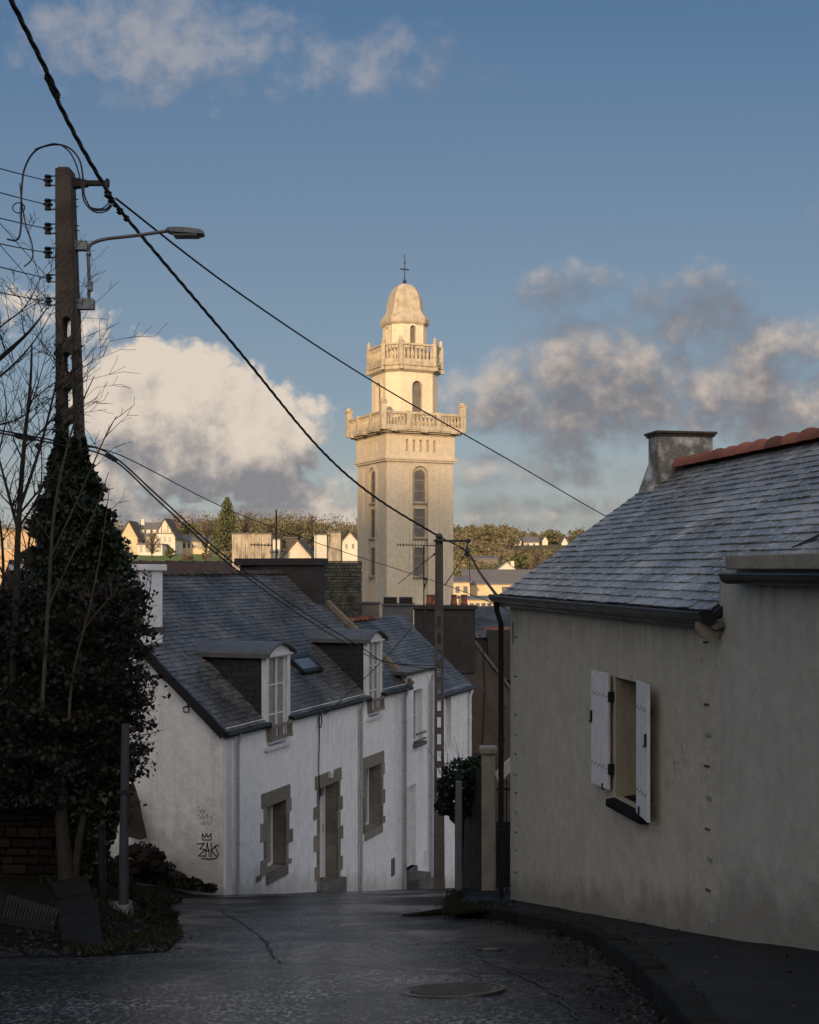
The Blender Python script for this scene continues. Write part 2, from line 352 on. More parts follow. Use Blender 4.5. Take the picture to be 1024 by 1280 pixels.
def road_mat():
    m, N, b = new_mat('asphalt'); P = pos(N)
    sp = N.n('ShaderNodeSeparateXYZ'); N.l(P, sp.inputs[0]); X, Y = sp.outputs[0], sp.outputs[1]
    wob = N.noise(P, .8, 4)
    # near: coarse chippings; beyond the joint: older, smoother, paler tarmac
    edge = N.math('ADD', N.math('ADD', N.math('MULTIPLY', X, -.10), 8.15), N.math('MULTIPLY', wob, .7))
    near = N.mapr(N.math('SUBTRACT', Y, edge), -.06, .06, 1, 0)
    v = N.n('ShaderNodeTexVoronoi'); N.l(N.scale(P, 1, .42, .42), v.inputs['Vector']); v.inputs['Scale'].default_value = 62
    chip = N.mapr(N.n('ShaderNodeSeparateColor').outputs[0], 0, 1)
    sc_ = N.n('ShaderNodeSeparateColor'); N.l(v.outputs['Color'], sc_.inputs[0]); chip = sc_.outputs[0]
    cn = N.mix(N.mapr(chip, .52, .92), (.005, .005, .005), (.42, .41, .40))
    v2 = N.n('ShaderNodeTexVoronoi'); N.l(N.scale(P, 1, .30, .30), v2.inputs['Vector']); v2.inputs['Scale'].default_value = 66; s2_ = N.n('ShaderNodeSeparateColor'); N.l(v2.outputs['Color'], s2_.inputs[0]); chip2 = s2_.outputs[1]
    cn = N.mix(N.mapr(N.noise(P, 1.3, 4, .6), .40, .62, .0, .75), cn, (.006, .006, .0065))
    fine = N.noise(P, 58, 4, .9)
    cf = N.mix(N.mapr(fine, .44, .62), (.010, .010, .0105), (.085, .085, .086))
    cf = N.mix(N.mapr(chip2, .60, .95), cf, (.40, .39, .38))
    cf = N.mix(N.mapr(N.noise(P, .9, 5, .6), .42, .62), cf, N.mix(.5, cf, (.018, .018, .019)))
    c = N.mix(near, cf, cn)
    big = N.noise(P, .55, 4, .6)
    mid = N.math('MULTIPLY', N.mapr(X, -2.4, -.6, 0, 1, True), N.mapr(N.math('SUBTRACT', X, N.mapr(Y, 5, 14, .9, -.1)), -.9, .3, 1, 0, True))
    wet = N.math('MAXIMUM', N.mapr(big, .47, .60), N.math('MULTIPLY', mid, N.mapr(big, .30, .50)))
    c = N.mix(N.math('MULTIPLY', wet, .4), c, N.mix(.5, (.009, .009, .010), c))
    # darker towards the left bank and kerb
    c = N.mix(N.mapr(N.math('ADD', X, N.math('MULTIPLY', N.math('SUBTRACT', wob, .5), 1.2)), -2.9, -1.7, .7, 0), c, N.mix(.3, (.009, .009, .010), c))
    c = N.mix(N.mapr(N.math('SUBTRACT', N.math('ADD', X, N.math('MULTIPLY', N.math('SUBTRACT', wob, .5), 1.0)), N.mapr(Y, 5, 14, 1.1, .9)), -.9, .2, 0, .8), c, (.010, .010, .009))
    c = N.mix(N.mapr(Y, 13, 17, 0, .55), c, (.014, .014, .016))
    vc = N.n('ShaderNodeTexVoronoi', feature='DISTANCE_TO_EDGE'); vc.inputs['Scale'].default_value = 2.1
    wv = N.n('ShaderNodeVectorMath', operation='ADD'); N.l(N.scale(P, 1, .8, .3), wv.inputs[0]); nn = N.n('ShaderNodeTexNoise'); N.l(P, nn.inputs['Vector']); nn.inputs['Scale'].default_value = 2.5; nn.inputs['Detail'].default_value = 6; N.l(nn.outputs['Color'], wv.inputs[1]); N.l(wv.outputs[0], vc.inputs['Vector'])
    zone = N.math('MULTIPLY', N.mapr(X, .0, .7, 0, 1, True), N.mapr(Y, 8.8, 7.6, 0, 1, True))
    zone = N.math('MAXIMUM', zone, N.math('MULTIPLY', N.mapr(N.noise(P, .35, 2), .56, .62), .8))
    ck = N.math('MULTIPLY', N.mapr(vc.outputs['Distance'], .004, .035, 1, 0), zone); c = N.mix(N.math('MULTIPLY', ck, .85), c, (.006, .006, .006))
    patch = N.mapr(N.noise(N.scale(P, 1, .6, 1), .75, 2, .3), .555, .57); c = N.mix(N.math('MULTIPLY', patch, .55), c, (.013, .013, .014))
    c = N.mix(N.mapr(mid, 0, 1, .62, 0), c, (.005, .005, .0055))
    N.put(b.inputs['Base Color'], c)
    ro = N.math('ADD', N.mapr(wet, 0, 1, .46, .17), N.math('MULTIPLY', N.mapr(fine, .3, .7), .1)); N.put(b.inputs['Roughness'], ro)
    b.inputs['Specular IOR Level'].default_value = .85
    bn = N.n('ShaderNodeBump'); N.put(bn.inputs['Strength'], N.mapr(wet, 0, 1, .9, .42)); bn.inputs['Distance'].default_value = .012
    hgt = N.math('SUBTRACT', N.math('ADD', N.math('MULTIPLY', chip, N.math('ADD', near, .35)), N.math('ADD', fine, N.math('MULTIPLY', N.noise(P, 5, 4), 2.2))), N.math('MULTIPLY', ck, 2.5))
    N.put(b.inputs['Specular IOR Level'], N.mapr(mid, 0, 1, .12, .62))
    N.l(hgt, bn.inputs['Height']); N.l(bn.outputs[0], b.inputs['Normal'])
    return m
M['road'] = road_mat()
M['tar'] = mat('tar_joint', (.008, .008, .009), (.012, .012, .012), .6, 6, .3, 40)
M['manhole'] = mat('cast_iron', (.075, .074, .074), (.03, .03, .03), .33, 9, .2, 40, metal=.6)
M['puddle'] = mat('puddle', (.006, .006, .007), None, .08, 3, spec=.6)
# ================================================================ camera, sun, sky
cam = bpy.data.cameras.new('camera'); co = bpy.data.objects.new('camera', cam); col.objects.link(co); sc.camera = co
co.location = (0, 0, 0); co.rotation_euler = (math.radians(90), 0, 0)
cam.sensor_fit = 'VERTICAL'; cam.sensor_height = 24; cam.lens = 24 * F / 1280; cam.shift_y = 72 / 1280
cam.clip_start = 0.1; cam.clip_end = 6000
sc.view_settings.view_transform = 'Standard'; sc.view_settings.look = 'None'; sc.view_settings.exposure = 0

SUN_EL = math.radians(9.2); SUN_AZ = Vector((-.18, -.98, 0)).normalized()
sd = Vector((SUN_AZ.x * math.cos(SUN_EL), SUN_AZ.y * math.cos(SUN_EL), math.sin(SUN_EL)))
sl = bpy.data.lights.new('sun', 'SUN'); so = bpy.data.objects.new('sun', sl); col.objects.link(so)
sl.energy = 4.6; sl.angle = math.radians(2.2); sl.color = (1.0, .70, .40); so.rotation_euler = sd.to_track_quat('Z', 'Y').to_euler(); so.location = sd * 60

w = bpy.data.worlds.new('World'); sc.world = w; w.use_nodes = True; wn = w.node_tree; wn.nodes.clear(); N = NT(wn)
wo = N.n('ShaderNodeOutputWorld'); bg = N.n('ShaderNodeBackground'); N.l(bg.outputs[0], wo.inputs[0]); bg.inputs[1].default_value = 0.1
sky = N.n('ShaderNodeTexSky', sky_type='NISHITA'); sky.sun_disc = False; sky.sun_elevation = SUN_EL
sky.sun_rotation = math.atan2(SUN_AZ.x, SUN_AZ.y); sky.air_density = 1.0; sky.dust_density = 1.2; sky.ozone_density = 1.5
D = N.n('ShaderNodeTexCoord').outputs['Generated']
sp = N.n('ShaderNodeSeparateXYZ'); N.l(D, sp.inputs[0])
yy = N.math('MAXIMUM', N.math('ABSOLUTE', sp.outputs[1]), .12)
U = N.math('DIVIDE', sp.outputs[0], yy); V = N.math('DIVIDE', sp.outputs[2], yy)
# photo-like blue: the physical sky pulled towards a calmer steel blue, paler near the horizon
grad = N.mapr(V, 0.0, .46, 0, 1)
tone = N.mix(grad, (3.0, 3.7, 4.4), (.88, 1.78, 3.25))
tone = N.mix(N.mapr(grad, .0, .34, 1, 0, True), tone, (4.1, 4.35, 4.35))
skyc = N.mix(.80, N.mix(1.0, sky.outputs[0], (1.0, 1.0, 1.0), 'MULTIPLY'), tone)
CL = [ # px, py, half width, half height, weight
 (175, 45, 150, 60, .78), (400, 88, 95, 40, .62), (545, 78, 90, 40, .44), (30, 60, 70, 30, .40),
 (225, 515, 115, 72, 1.45), (310, 545, 78, 62, 1.2), (165, 500, 34, 34, .6), (95, 392, 60, 34, .30), (20, 380, 50, 36, .30), (300, 608, 110, 16, .8), (140, 590, 90, 50, .7),
 (10, 590, 90, 40, .3),
 (740, 488, 100, 72, 1.25), (655, 498, 90, 38, .95), (830, 490, 95, 45, .95), (960, 500, 110, 55, 1.0), (985, 440, 65, 42, 1.0),
 (702, 370, 52, 36, .66), (860, 378, 70, 42, .70), (745, 592, 70, 18, .62), (610, 590, 60, 22, .6), (640, 645, 120, 24, .85), (470, 600, 60, 24, .6), (420, 640, 120, 26, .7), (760, 650, 140, 30, .5), (200, 655, 260, 24, .6),
 (1060, 600, 90, 80, .9), (1150, 300, 90, 60, 1.0), (-250, 350, 150, 80, 1.0), (1400, 480, 200, 90, 1.1), (-600, 500, 260, 90, 1.0)]
def density(du, dv):
    u = N.math('ADD', U, du); v = N.math('ADD', V, dv)
    cv = N.n('ShaderNodeCombineXYZ'); N.l(u, cv.inputs[0]); N.l(v, cv.inputs[1]); cv = cv.outputs[0]
    nz = N.noise(cv, 8.5, 7, .58); nw = N.noise(cv, 60, 5, .62)
    ba = N.math('ABSOLUTE', N.math('SUBTRACT', N.noise(cv, 19, 1, .5), .5)); bb = N.math('ABSOLUTE', N.math('SUBTRACT', N.noise(cv, 47, 1, .5), .5))
    bil = N.math('SUBTRACT', N.math('ADD', N.math('MULTIPLY', ba, 1.5), N.math('MULTIPLY', bb, .6)), .17)
    wu = N.math('ADD', u, N.math('MULTIPLY', N.math('SUBTRACT', N.noise(cv, 5, 3), .5), .10))
    wv = N.math('ADD', v, N.math('MULTIPLY', N.math('SUBTRACT', nz, .5), .05))
    best = None
    for (x, y, a, b_, k) in CL:
        eu = N.math('MULTIPLY', N.math('SUBTRACT', wu, (x - CX) / F), F / a); ev = N.math('MULTIPLY', N.math('SUBTRACT', wv, (HY - y) / F), F / b_)
        d = N.math('ADD', N.math('MULTIPLY', eu, eu), N.math('MULTIPLY', ev, ev))
        e = N.math('MULTIPLY', N.math('SUBTRACT', 1.0, N.math('MULTIPLY', d, .42)), k)
        best = e if best is None else N.math('SMOOTH_MAX', best, e, .25)
    q = N.math('ADD', best, N.math('MULTIPLY', N.math('SUBTRACT', nz, .5), 2.1))
    q = N.math('ADD', q, N.math('MULTIPLY', bil, .95))
    return N.math('ADD', q, N.math('MULTIPLY', N.math('SUBTRACT', nw, .5), .8))
d0 = density(0.0, 0.0); d1 = density(-.006, .022)
crisp = N.mapr(U, -.30, -.04, 1, 0)
soft = N.math('MAXIMUM', N.mapr(U, -.08, .02, 0, 1), N.mapr(V, .22, .32, 0, 1))
alpha = N.mapr(d0, N.mapr(soft, 0, 1, .34, .10), N.mapr(soft, 0, 1, .66, 1.15), 0, 1, True)
lit = N.math('ADD', N.math('MULTIPLY', N.math('SUBTRACT', d0, d1), .72), .50)
lit = N.math('ADD', lit, N.math('MULTIPLY', N.mapr(V, .06, .12, -.26, .08), N.mapr(U, -.08, 0, 1, .3)))
lit = N.math('SUBTRACT', lit, N.math('MULTIPLY', N.mapr(d0, .8, 1.9), .05))
# banks on the right and the flat bases are greyer
lit = N.math('SUBTRACT', lit, N.math('MULTIPLY', N.mapr(U, -.02, .06), .34))
lit = N.math('SUBTRACT', lit, N.math('MULTIPLY', N.math('MULTIPLY', N.mapr(V, .185, .215), N.mapr(U, -.02, .04)), .26))
lit = N.mapr(lit, .0, .85, 0, 1, True)
cc = N.mix(lit, (2.35, 2.3, 2.45), (7.6, 6.5, 5.4))
cc = N.mix(N.mapr(U, -.04, .05, 0, .42), cc, N.mix(1.0, cc, (.52, .50, .56), 'MULTIPLY'))
cc = N.mix(N.mapr(V, .30, .42), cc, N.mix(.45, cc, (2.6, 2.9, 3.5)))
al = N.math('MULTIPLY', alpha, N.mapr(V, .26, .40, .95, .50))
out = N.mix(al, skyc, cc)
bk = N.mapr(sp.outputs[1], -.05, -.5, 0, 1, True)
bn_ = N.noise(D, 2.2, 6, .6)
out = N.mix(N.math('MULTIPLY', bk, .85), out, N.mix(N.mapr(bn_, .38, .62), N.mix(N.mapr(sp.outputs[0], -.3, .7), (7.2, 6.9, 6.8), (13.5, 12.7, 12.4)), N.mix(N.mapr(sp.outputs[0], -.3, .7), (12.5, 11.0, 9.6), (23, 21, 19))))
# extra cloud glow added to the unseen sky behind the camera to fill shaded walls
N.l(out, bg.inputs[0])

# ================================================================ the setting: land, road, pavement
def grid(xs, ys, fz):
    mb = MB(); nx = len(xs)
    mb.v = [(x, y, fz(x, y)) for y in ys for x in xs]
    for j in range(len(ys) - 1):
        for i in range(nx - 1):
            a = j * nx + i; mb.f.append((a, a + 1, a + nx + 1, a + nx)); mb.c.append(.5); mb.m.append(0)
    return mb
def frange(a, b, s):
    r = []; v = a
    while v < b - 1e-6: r.append(v); v += s
    return r + [b]
xs = [-1600, -900, -600] + frange(-400, -60, 20) + frange(-50, -12, 4) + frange(-10, 12, 2) + frange(16, 60, 4) + frange(80, 400, 20) + [600, 900, 1600]
ys = frange(-300, -130, 15) + frange(-126, -90, 4) + frange(-84, -10, 6) + [-8.01, -8, -4, 0, 3, 5.5, 7.8, 9.2, 12, 15, 20, 25.7, 29.6, 36, 39.9] + frange(45, 130, 6) + frange(136, 460, 9) + frange(480, 1000, 60) + [1300, 1600, 3000]
tag(grid(xs, ys, terrain).build('land', M['land'], smooth=True), kind='structure')

KP = [(500, 1131), (560, 1129), (620, 1137), (700, 1151), (750, 1171), (790, 1201), (830, 1241), (860, 1281)]
KW = [on_ground(px, py, .13) for px, py in KP]
KW.append(Vector((KW[-1].x + .05, 3.2, 0))); KW.append(Vector((KW[-1].x + .3, 0, 0)))
def kerb_at(Y):
    t = sorted([(p.y, p.x) for p in KW]); return table(t, Y)
RWX = lambda Y: 4.17 - .194 * Y                 # line of the right-hand house wall
def ph(x, Y):
    """height of the pavement over the road: it dies away towards its rounded far tip"""
    tip = KW[0].x; return .13 * lerp(1, .12 + .88 * sstep(tip - .05, tip + 1.15, x), sstep(11.8, 12.9, Y))
def road_z(x, y):
    return g(y) + .015 * mnoise.noise(Vector((x * .8, y * .8, 0))) + .02 * math.sin(x * .5)
xs = frange(-16, 3, .25) + [5, 8]; ys = frange(-8, 20, .25) + frange(21, 60, 1)
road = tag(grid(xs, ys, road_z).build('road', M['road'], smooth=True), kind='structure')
def strip(pts, wd, dz=.006, mt=M['tar'], name='tar_joint', seed=1):
    mb = MB(); rg = random.Random(seed); P = []
    for a, b in zip(pts, pts[1:]):
        n = max(2, int((Vector(b) - Vector(a)).length / .12))
        P += [Vector(a).lerp(Vector(b), k / n) for k in range(n)]
    P.append(Vector(pts[-1]))
    P = [p + Vector((rg.uniform(-.02, .02), rg.uniform(-.02, .02), 0)) for p in P]
    L = []
    for k, p in enumerate(P):
        t = (P[min(k + 1, len(P) - 1)] - P[max(0, k - 1)]); t.z = 0; t.normalize(); s = Vector((-t.y, t.x, 0)) * wd * rg.uniform(.3, 1)
        a, b = p + s, p - s; L.append(((a.x, a.y, road_z(a.x, a.y) + dz), (b.x, b.y, road_z(b.x, b.y) + dz)))
    for a, b in zip(L, L[1:]): mb.poly([a[0], a[1], b[1], b[0]])
    o = mb.build(name, mt, road); return o
def gp(px, py): p = on_ground(px, py); return (p.x, p.y, 0)
strip([gp(272, 1136), gp(300, 1150), (gp(330, 1175)), gp(352, 1203)], .016, seed=2)
strip([gp(352, 1203), gp(430, 1205), gp(500, 1211), gp(570, 1218), gp(640, 1216), gp(700, 1222)], .012, seed=3)
strip([gp(0, 1216), gp(120, 1212), gp(260, 1208), gp(352, 1204)], .012, seed=5)
strip([gp(596, 1190), gp(606, 1203), gp(640, 1217), gp(700, 1250), gp(720, 1278)], .014, seed=4)

sw = MB(); ysw = frange(0, 13.3, .35)
for a, b in zip(ysw, ysw[1:]):
    for k in range(6):
        def q(Y, t):
            x = lerp(kerb_at(Y) + .13, RWX(Y) + .25, t); return (x, Y, g(Y) + ph(x, Y) + .01 * mnoise.noise(Vector((x * 2, Y * 2, 4))))
        sw.poly([q(a, k / 6), q(a, (k + 1) / 6), q(b, (k + 1) / 6), q(b, k / 6)])
def q2(Y, t):
    xl = lerp(kerb_at(13.3) + .13, .70, sstep(13.3, 18.5, Y)); xr = RWX(Y) + .25 if Y < 15 else 2.2
    return (lerp(xl, xr, t), Y, g(Y) + ph(lerp(xl, xr, t), Y))
y2 = frange(13.3, 19.4, .4)
for a, b in zip(y2, y2[1:]):
    for k in range(8): sw.poly([q2(a, k / 8), q2(a, (k + 1) / 8), q2(b, (k + 1) / 8), q2(b, k / 8)])
for a, b in zip(y2, y2[1:]):
    A, B = q2(a, 0), q2(b, 0); sw.poly([A, B, (B[0], B[1], B[2] - .3), (A[0], A[1], A[2] - .3)])
tag(sw.build('pavement', M['sidewalk'], smooth='auto'), kind='structure')
kb = MB(); rg = random.Random(5)
seg = []
for a, b in zip(KW, KW[1:]):
    n = max(1, int(round((Vector((a.x, a.y)) - Vector((b.x, b.y))).length / .55)))
    for k in range(n): seg.append(Vector((lerp(a.x, b.x, k / n), lerp(a.y, b.y, k / n))))
seg.append(Vector((KW[-1].x, KW[-1].y)))
for a, b in zip(seg, seg[1:]):
    t = (b - a).normalized(); s = Vector((-t.y, t.x)) ; s = s if s.x > 0 else -s; a2 = a + t * .008; b2 = b - t * .008; c = rg.random(); w1 = .15
    dz = rg.uniform(.135, .15)
    P = []
    for z0 in (-.25, dz):
        for p in (a2, b2, b2 + s * w1, a2 + s * w1): P.append((p.x, p.y, g(p.y) + (z0 if z0 < 0 else z0 * ph(p.x, p.y) / .13)))
    kb.hexa(P, c)
tag(kb.build('kerb', M['kerb'], bev=.018), kind='structure')

# raised bank on the left with its grass
def bank_edge(Y): return table([(9.0, -3.3), (9.3, -2.4), (9.6, -1.95), (11, -2.1), (13, -2.55), (16, -3.3), (20, -3.4)], Y)
def bank_z(x, y):
    zi = -3.08 - .04 * (y - 9.3) if y < 13.5 else lerp(-3.25, g(y) + .15, sstep(13.5, 17.5, y))
    t = sstep(0, 1.15, bank_edge(y) - x); f = sstep(9.05, 9.5, y)
    z = lerp(g(y) - .02, zi, t * f) + .05 * mnoise.noise(Vector((x * 2.2, y * 2.2, 1))) * sstep(0, .3, bank_edge(y) - x)
    return max(z, g(y) - .02) if t < .5 else z
bxs = frange(0, 1, .02)
mb = MB(); bys = frange(9.0, 19.9, .12)
for a, b in zip(bys, bys[1:]):
    for k in range(40):
        def q(Y, t): x = bank_edge(Y) - (t ** 1.6) * 9; return (x, Y, bank_z(x, Y))
        mb.poly([q(a, k / 40), q(a, (k + 1) / 40), q(b, (k + 1) / 40), q(b, k / 40)])
tag(mb.build('bank', M['soil'], smooth=True), kind='structure')
rg = random.Random(8); gb = MB()
def blade(mb, x, y, z, h, rg):
    a = rg.random() * 6.28; lean = Vector((rg.gauss(0, .35), rg.gauss(0, .35), 1)).normalized() * h; wv = Vector((math.cos(a), math.sin(a), 0)) * h * .04
    p = Vector((x, y, z)); mb.poly([p - wv, p + wv, p + lean * .6 + wv * .6 + Vector((0, 0, 0)), p + lean + Vector((rg.gauss(0, .2), rg.gauss(0, .2), -.1)) * h], rg.random())
for k in range(16000):
    Y = rg.uniform(9.25, 17.5); x = bank_edge(Y) - abs(rg.gauss(0, .55)) + .02
    if mnoise.noise(Vector((x * 2.5, Y * 2.5, 9))) < -.12: continue
    blade(gb, x, Y, bank_z(x, Y), rg.uniform(.025, .085) * (1 if Y < 13 else 1.8), rg)
for k in range(3500):       # weeds against the gable foot and right pavement edge
    t = rg.random() ** .7 * 3.2; Yg = 20 + .3542 * t; x = -3.067 - .9352 * t - .02; d = abs(rg.gauss(0, .22))
    blade(gb, x - .1, Yg - .05 - d, g(Yg - d) + .02 + .12 * t, rg.uniform(.06, .30) * (.4 + t / 2), rg)
for k in range(5200):
    Y = rg.uniform(13.0, 18.4) if k < 2600 else rg.uniform(12.9, 14.4); x = q2(Y, 0)[0] + (rg.gauss(0, .07) if k < 2600 else abs(rg.gauss(0, .28)) - .06)
    blade(gb, x, Y, g(Y) + ph(x, Y) - .02, rg.uniform(.02, .075), rg)
for k in range(2600):
    Y = rg.uniform(5, 13.3); x = kerb_at(Y) + (.145 if rg.random() < .3 else -.01) + rg.gauss(0, .015)
    if mnoise.noise(Vector((Y * 1.5, 3, 9))) > -.05: blade(gb, x, Y, g(Y) + (.135 if x > kerb_at(Y) + .07 else .0), rg.uniform(.01, .035), rg)
tag(gb.build('grass', M['grass']), 'dark short grass and weeds on the bank and wall feet', 'grass', kind='stuff')
lf = MB()
for k in range(1500):
    Y = rg.uniform(4.5, 13.3); x = kerb_at(Y) - abs(rg.gauss(0, .16)) - .01; lf.leaf((x, Y, road_z(x, Y) + .012), rg.uniform(.007, .02), rg, flat=2)
for k in range(120):
    Y = rg.uniform(5, 14); x = rg.uniform(kerb_at(Y) + .1, RWX(Y)); lf.leaf((x, Y, g(Y) + .145), rg.uniform(.012, .025), rg, flat=3)
for k in range(700):
    Y = rg.uniform(9.2, 11.2); x = bank_edge(Y) + rg.uniform(-1.9, .12); lf.leaf((x, Y, max(bank_z(x, Y), road_z(x, Y)) + .02), rg.uniform(.015, .03), rg, flat=3)
tag(lf.build('leaf_litter', M['litter']), 'dead leaves gathered along the kerb of the wet street', 'leaf litter', kind='stuff')

# manhole cover
mc = on_ground(565, 1241); sl_ = (g(mc.y + .3) - g(mc.y - .3)) / .6
t = thing('manhole_cover', 'round cast iron manhole cover sunk in the asphalt of the street', 'manhole cover', (mc.x, mc.y, road_z(mc.x, mc.y) - .004))
t.rotation_euler = (math.atan(sl_), 0, .2)
mb = MB(); mb.lathe([(.0001, -.02), (.30, -.02), (.30, .012), (.27, .012), (.27, .004), (.0001, .004)], 40); mb.build('rim', M['manhole'], t, smooth='auto')
mb = MB(); mb.lathe([(.0001, .0), (.262, .0), (.262, .009), (.0001, .009)], 40)
for i in range(-12, 13):
    for j in range(-12, 13):
        x, y = i * .021 + (j % 2) * .0105, j * .021
        if x * x + y * y < .055: mb.box(x - .006, x + .006, y - .006, y + .006, .009, .0145)
mb.build('lid', M['manhole'], t, smooth=False)
mc = on_ground(612, 1190)
t = thing('water_valve_cover', 'small iron water valve cover in a sunken patch of the street', 'valve cover', (mc.x, mc.y, road_z(mc.x, mc.y) + .006)); t.rotation_euler = (-.2, 0, 0)
mb = MB(); mb.lathe([(.0001, -.02), (.10, -.02), (.10, .01), (.08, .01), (.08, .004), (.0001, .004)], 20); mb.build('rim', M['manhole'], t, smooth='auto')
mb = MB(); mb.box(-.05, .05, -.006, .006, .004, .012); mb.box(-.006, .006, -.05, .05, .004, .0125); mb.build('lid', M['zinc'], t)
# ================================================================ building helpers (local frame: x along the street wall, y into the house, z up)
def wall_open(mb, x0, x1, z0, z1, holes, y=0.0, c=.5, step=99):
    xs = sorted(set([x0, x1] + [h[0] for h in holes] + [h[1] for h in holes])); zs = sorted(set([z0, z1] + [h[2] for h in holes] + [h[3] for h in holes]))
    xs = [v for v in xs if x0 <= v <= x1]; zs = [v for v in zs if z0 <= v <= z1]
    for a, b in zip(xs, xs[1:]):
        for d, e in zip(zs, zs[1:]):
            mx, mz = (a + b) / 2, (d + e) / 2
            if any(h[0] < mx < h[1] and h[2] < mz < h[3] for h in holes): continue
            mb.poly([(a, y, d), (b, y, d), (b, y, e), (a, y, e)], c)
def reveal(mb, x0, x1, z0, z1, dep, y=0.0, c=.5, m=0):
    mb.poly([(x0, y, z0), (x0, y + dep, z0), (x0, y + dep, z1), (x0, y, z1)], c, m); mb.poly([(x1, y, z0), (x1, y, z1), (x1, y + dep, z1), (x1, y + dep, z0)], c, m)
    mb.poly([(x0, y, z1), (x0, y + dep, z1), (x1, y + dep, z1), (x1, y, z1)], c, m); mb.poly([(x0, y, z0), (x1, y, z0), (x1, y + dep, z0), (x0, y + dep, z0)], c, m)
def slates(mb, P, W, L, ex, sw, rg, skip=None, th=.012, c0=0.0, c1=1.0, clip=None):
    """P(s,t,h)->point; s across, t up the slope, h off the slope"""
    r = 0; t = 0.0
    while t < L - .02:
        off = (r % 2) * .5 * sw + rg.uniform(-.03, .03) * sw; s = -off
        while s < W - .01:
            ww = sw * rg.uniform(.86, 1.12); a, b = max(s, 0.0), min(s + ww - .008, W); s += ww
            if b - a < .03: continue
            mid = ((a + b) / 2, t + ex / 2)
            if skip and skip(*mid): continue
            if clip:
                a, b = clip(a, b, t)
                if b - a < .02: continue
            ta = t + rg.uniform(-.004, .004); tb = min(ta + ex * 1.35, L + .02); h0 = .018 + rg.uniform(-.003, .007); h1 = .004
            tl = rg.uniform(-.006, .006)
            p = [P(a, ta, h0), P(b, ta + tl, h0 + rg.uniform(-.005, .005)), P(b, tb, h1), P(a, tb, h1)]
            c = clamp(rg.betavariate(2.6, 3.0) + .12 * mnoise.noise(Vector((s * 1.3, t * 1.3, 2)))) * (c1 - c0) + c0
            mb.poly(p, c); q = [P(a, ta, h0 - th), P(b, ta + tl, h0 - th)]
            mb.poly([q[0], q[1], p[1], p[0]], c * .4); mb.poly([q[0], p[0], p[3]], c); mb.poly([q[1], p[2], p[1]], c)
        t += ex; r += 1
def ridge_tiles(mb, a, b, r, ln, rg, n=8, lift=.0, squash=.9):
    a, b = Vector(a), Vector(b); L = (b - a).length; t = (b - a) / L; side = t.cross(Vector((0, 0, 1))).normalized(); up = side.cross(t)
    k = int(L / ln)
    for i in range(k):
        c = rg.random(); p0 = a + t * (i * L / k); p1 = a + t * ((i + 1.12) * L / k)
        r0, r1 = r * rg.uniform(1.14, 1.24), r * .84; i0 = len(mb.v)
        for p, rr in ((p0, r0), (p0 + t * ln * .14, r0 * 1.03), (p0 + t * ln * .18, r0 * .96), (p1, r1)):
            for j in range(n + 1):
                an = PI * j / n; mb.v.append(tuple(p + side * math.cos(an) * rr + up * (math.sin(an) * rr * squash + lift)))
        for q in range(3):
            for j in range(n):
                A = i0 + q * (n + 1) + j; mb.f.append((A, A + 1, A + n + 2, A + n + 1)); mb.c.append(c); mb.m.append(0)
        mb.f.append(tuple(i0 + j for j in range(n + 1))); mb.c.append(c * .3); mb.m.append(0)
M['curtain'] = mat('net_curtain', (.30, .29, .28), (.2, .195, .19), .6, 6)
def gutter(mb, pts, r=.06, m=0):
    mb.tube(pts, r, 10, m=m)
def window_frame(par, x0, x1, z0, z1, y, leaves=2, bars=3, name='window', fw=.05, gl=None, mt=None):
    mt = mt or M['wood_white']
    mb = MB(); d = .05
    mb.box(x0, x0 + fw, y, y + d, z0, z1); mb.box(x1 - fw, x1, y, y + d, z0, z1); mb.box(x0 + fw, x1 - fw, y, y + d, z1 - fw, z1); mb.box(x0 + fw, x1 - fw, y, y + d, z0, z0 + fw)
    n = leaves
    for k in range(1, n):
        x = lerp(x0, x1, k / n); mb.box(x - fw * .6, x + fw * .6, y - .004, y + d, z0 + fw, z1 - fw)
    for k in range(1, bars):
        z = lerp(z0, z1, k / bars); mb.box(x0 + fw, x1 - fw, y + .012, y + .04, z - .013, z + .013)
    o = mb.build(name, mt, par, bev=.004)
    mb = MB(); mb.poly([(x0 + fw * .5, y + .03, z0 + .01), (x1 - fw * .5, y + .03, z0 + .01), (x1 - fw * .5, y + .03, z1 - .01), (x0 + fw * .5, y + .03, z1 - .01)])
    mb.build('pane', gl or M['glass'], o)
    if (x1 - x0) > .5:
        cu_ = MB(); k_ = 9; wq = (x1 - x0) * .34
        for sx in (0, 1):
            for q in range(k_):
                a_ = x0 + fw + wq * q / k_ if sx == 0 else x1 - fw - wq * (q + 1) / k_; b_ = a_ + wq / k_
                cu_.poly([(a_, y + .028 - .004 * (q % 2), z0 + .03), (b_, y + .028 - .004 * ((q + 1) % 2), z0 + .03), (b_, y + .028 - .004 * ((q + 1) % 2), z1 - .03), (a_, y + .028 - .004 * (q % 2), z1 - .03)])
        build_each(cu_, 'curtain', M['curtain'], o)
    return o
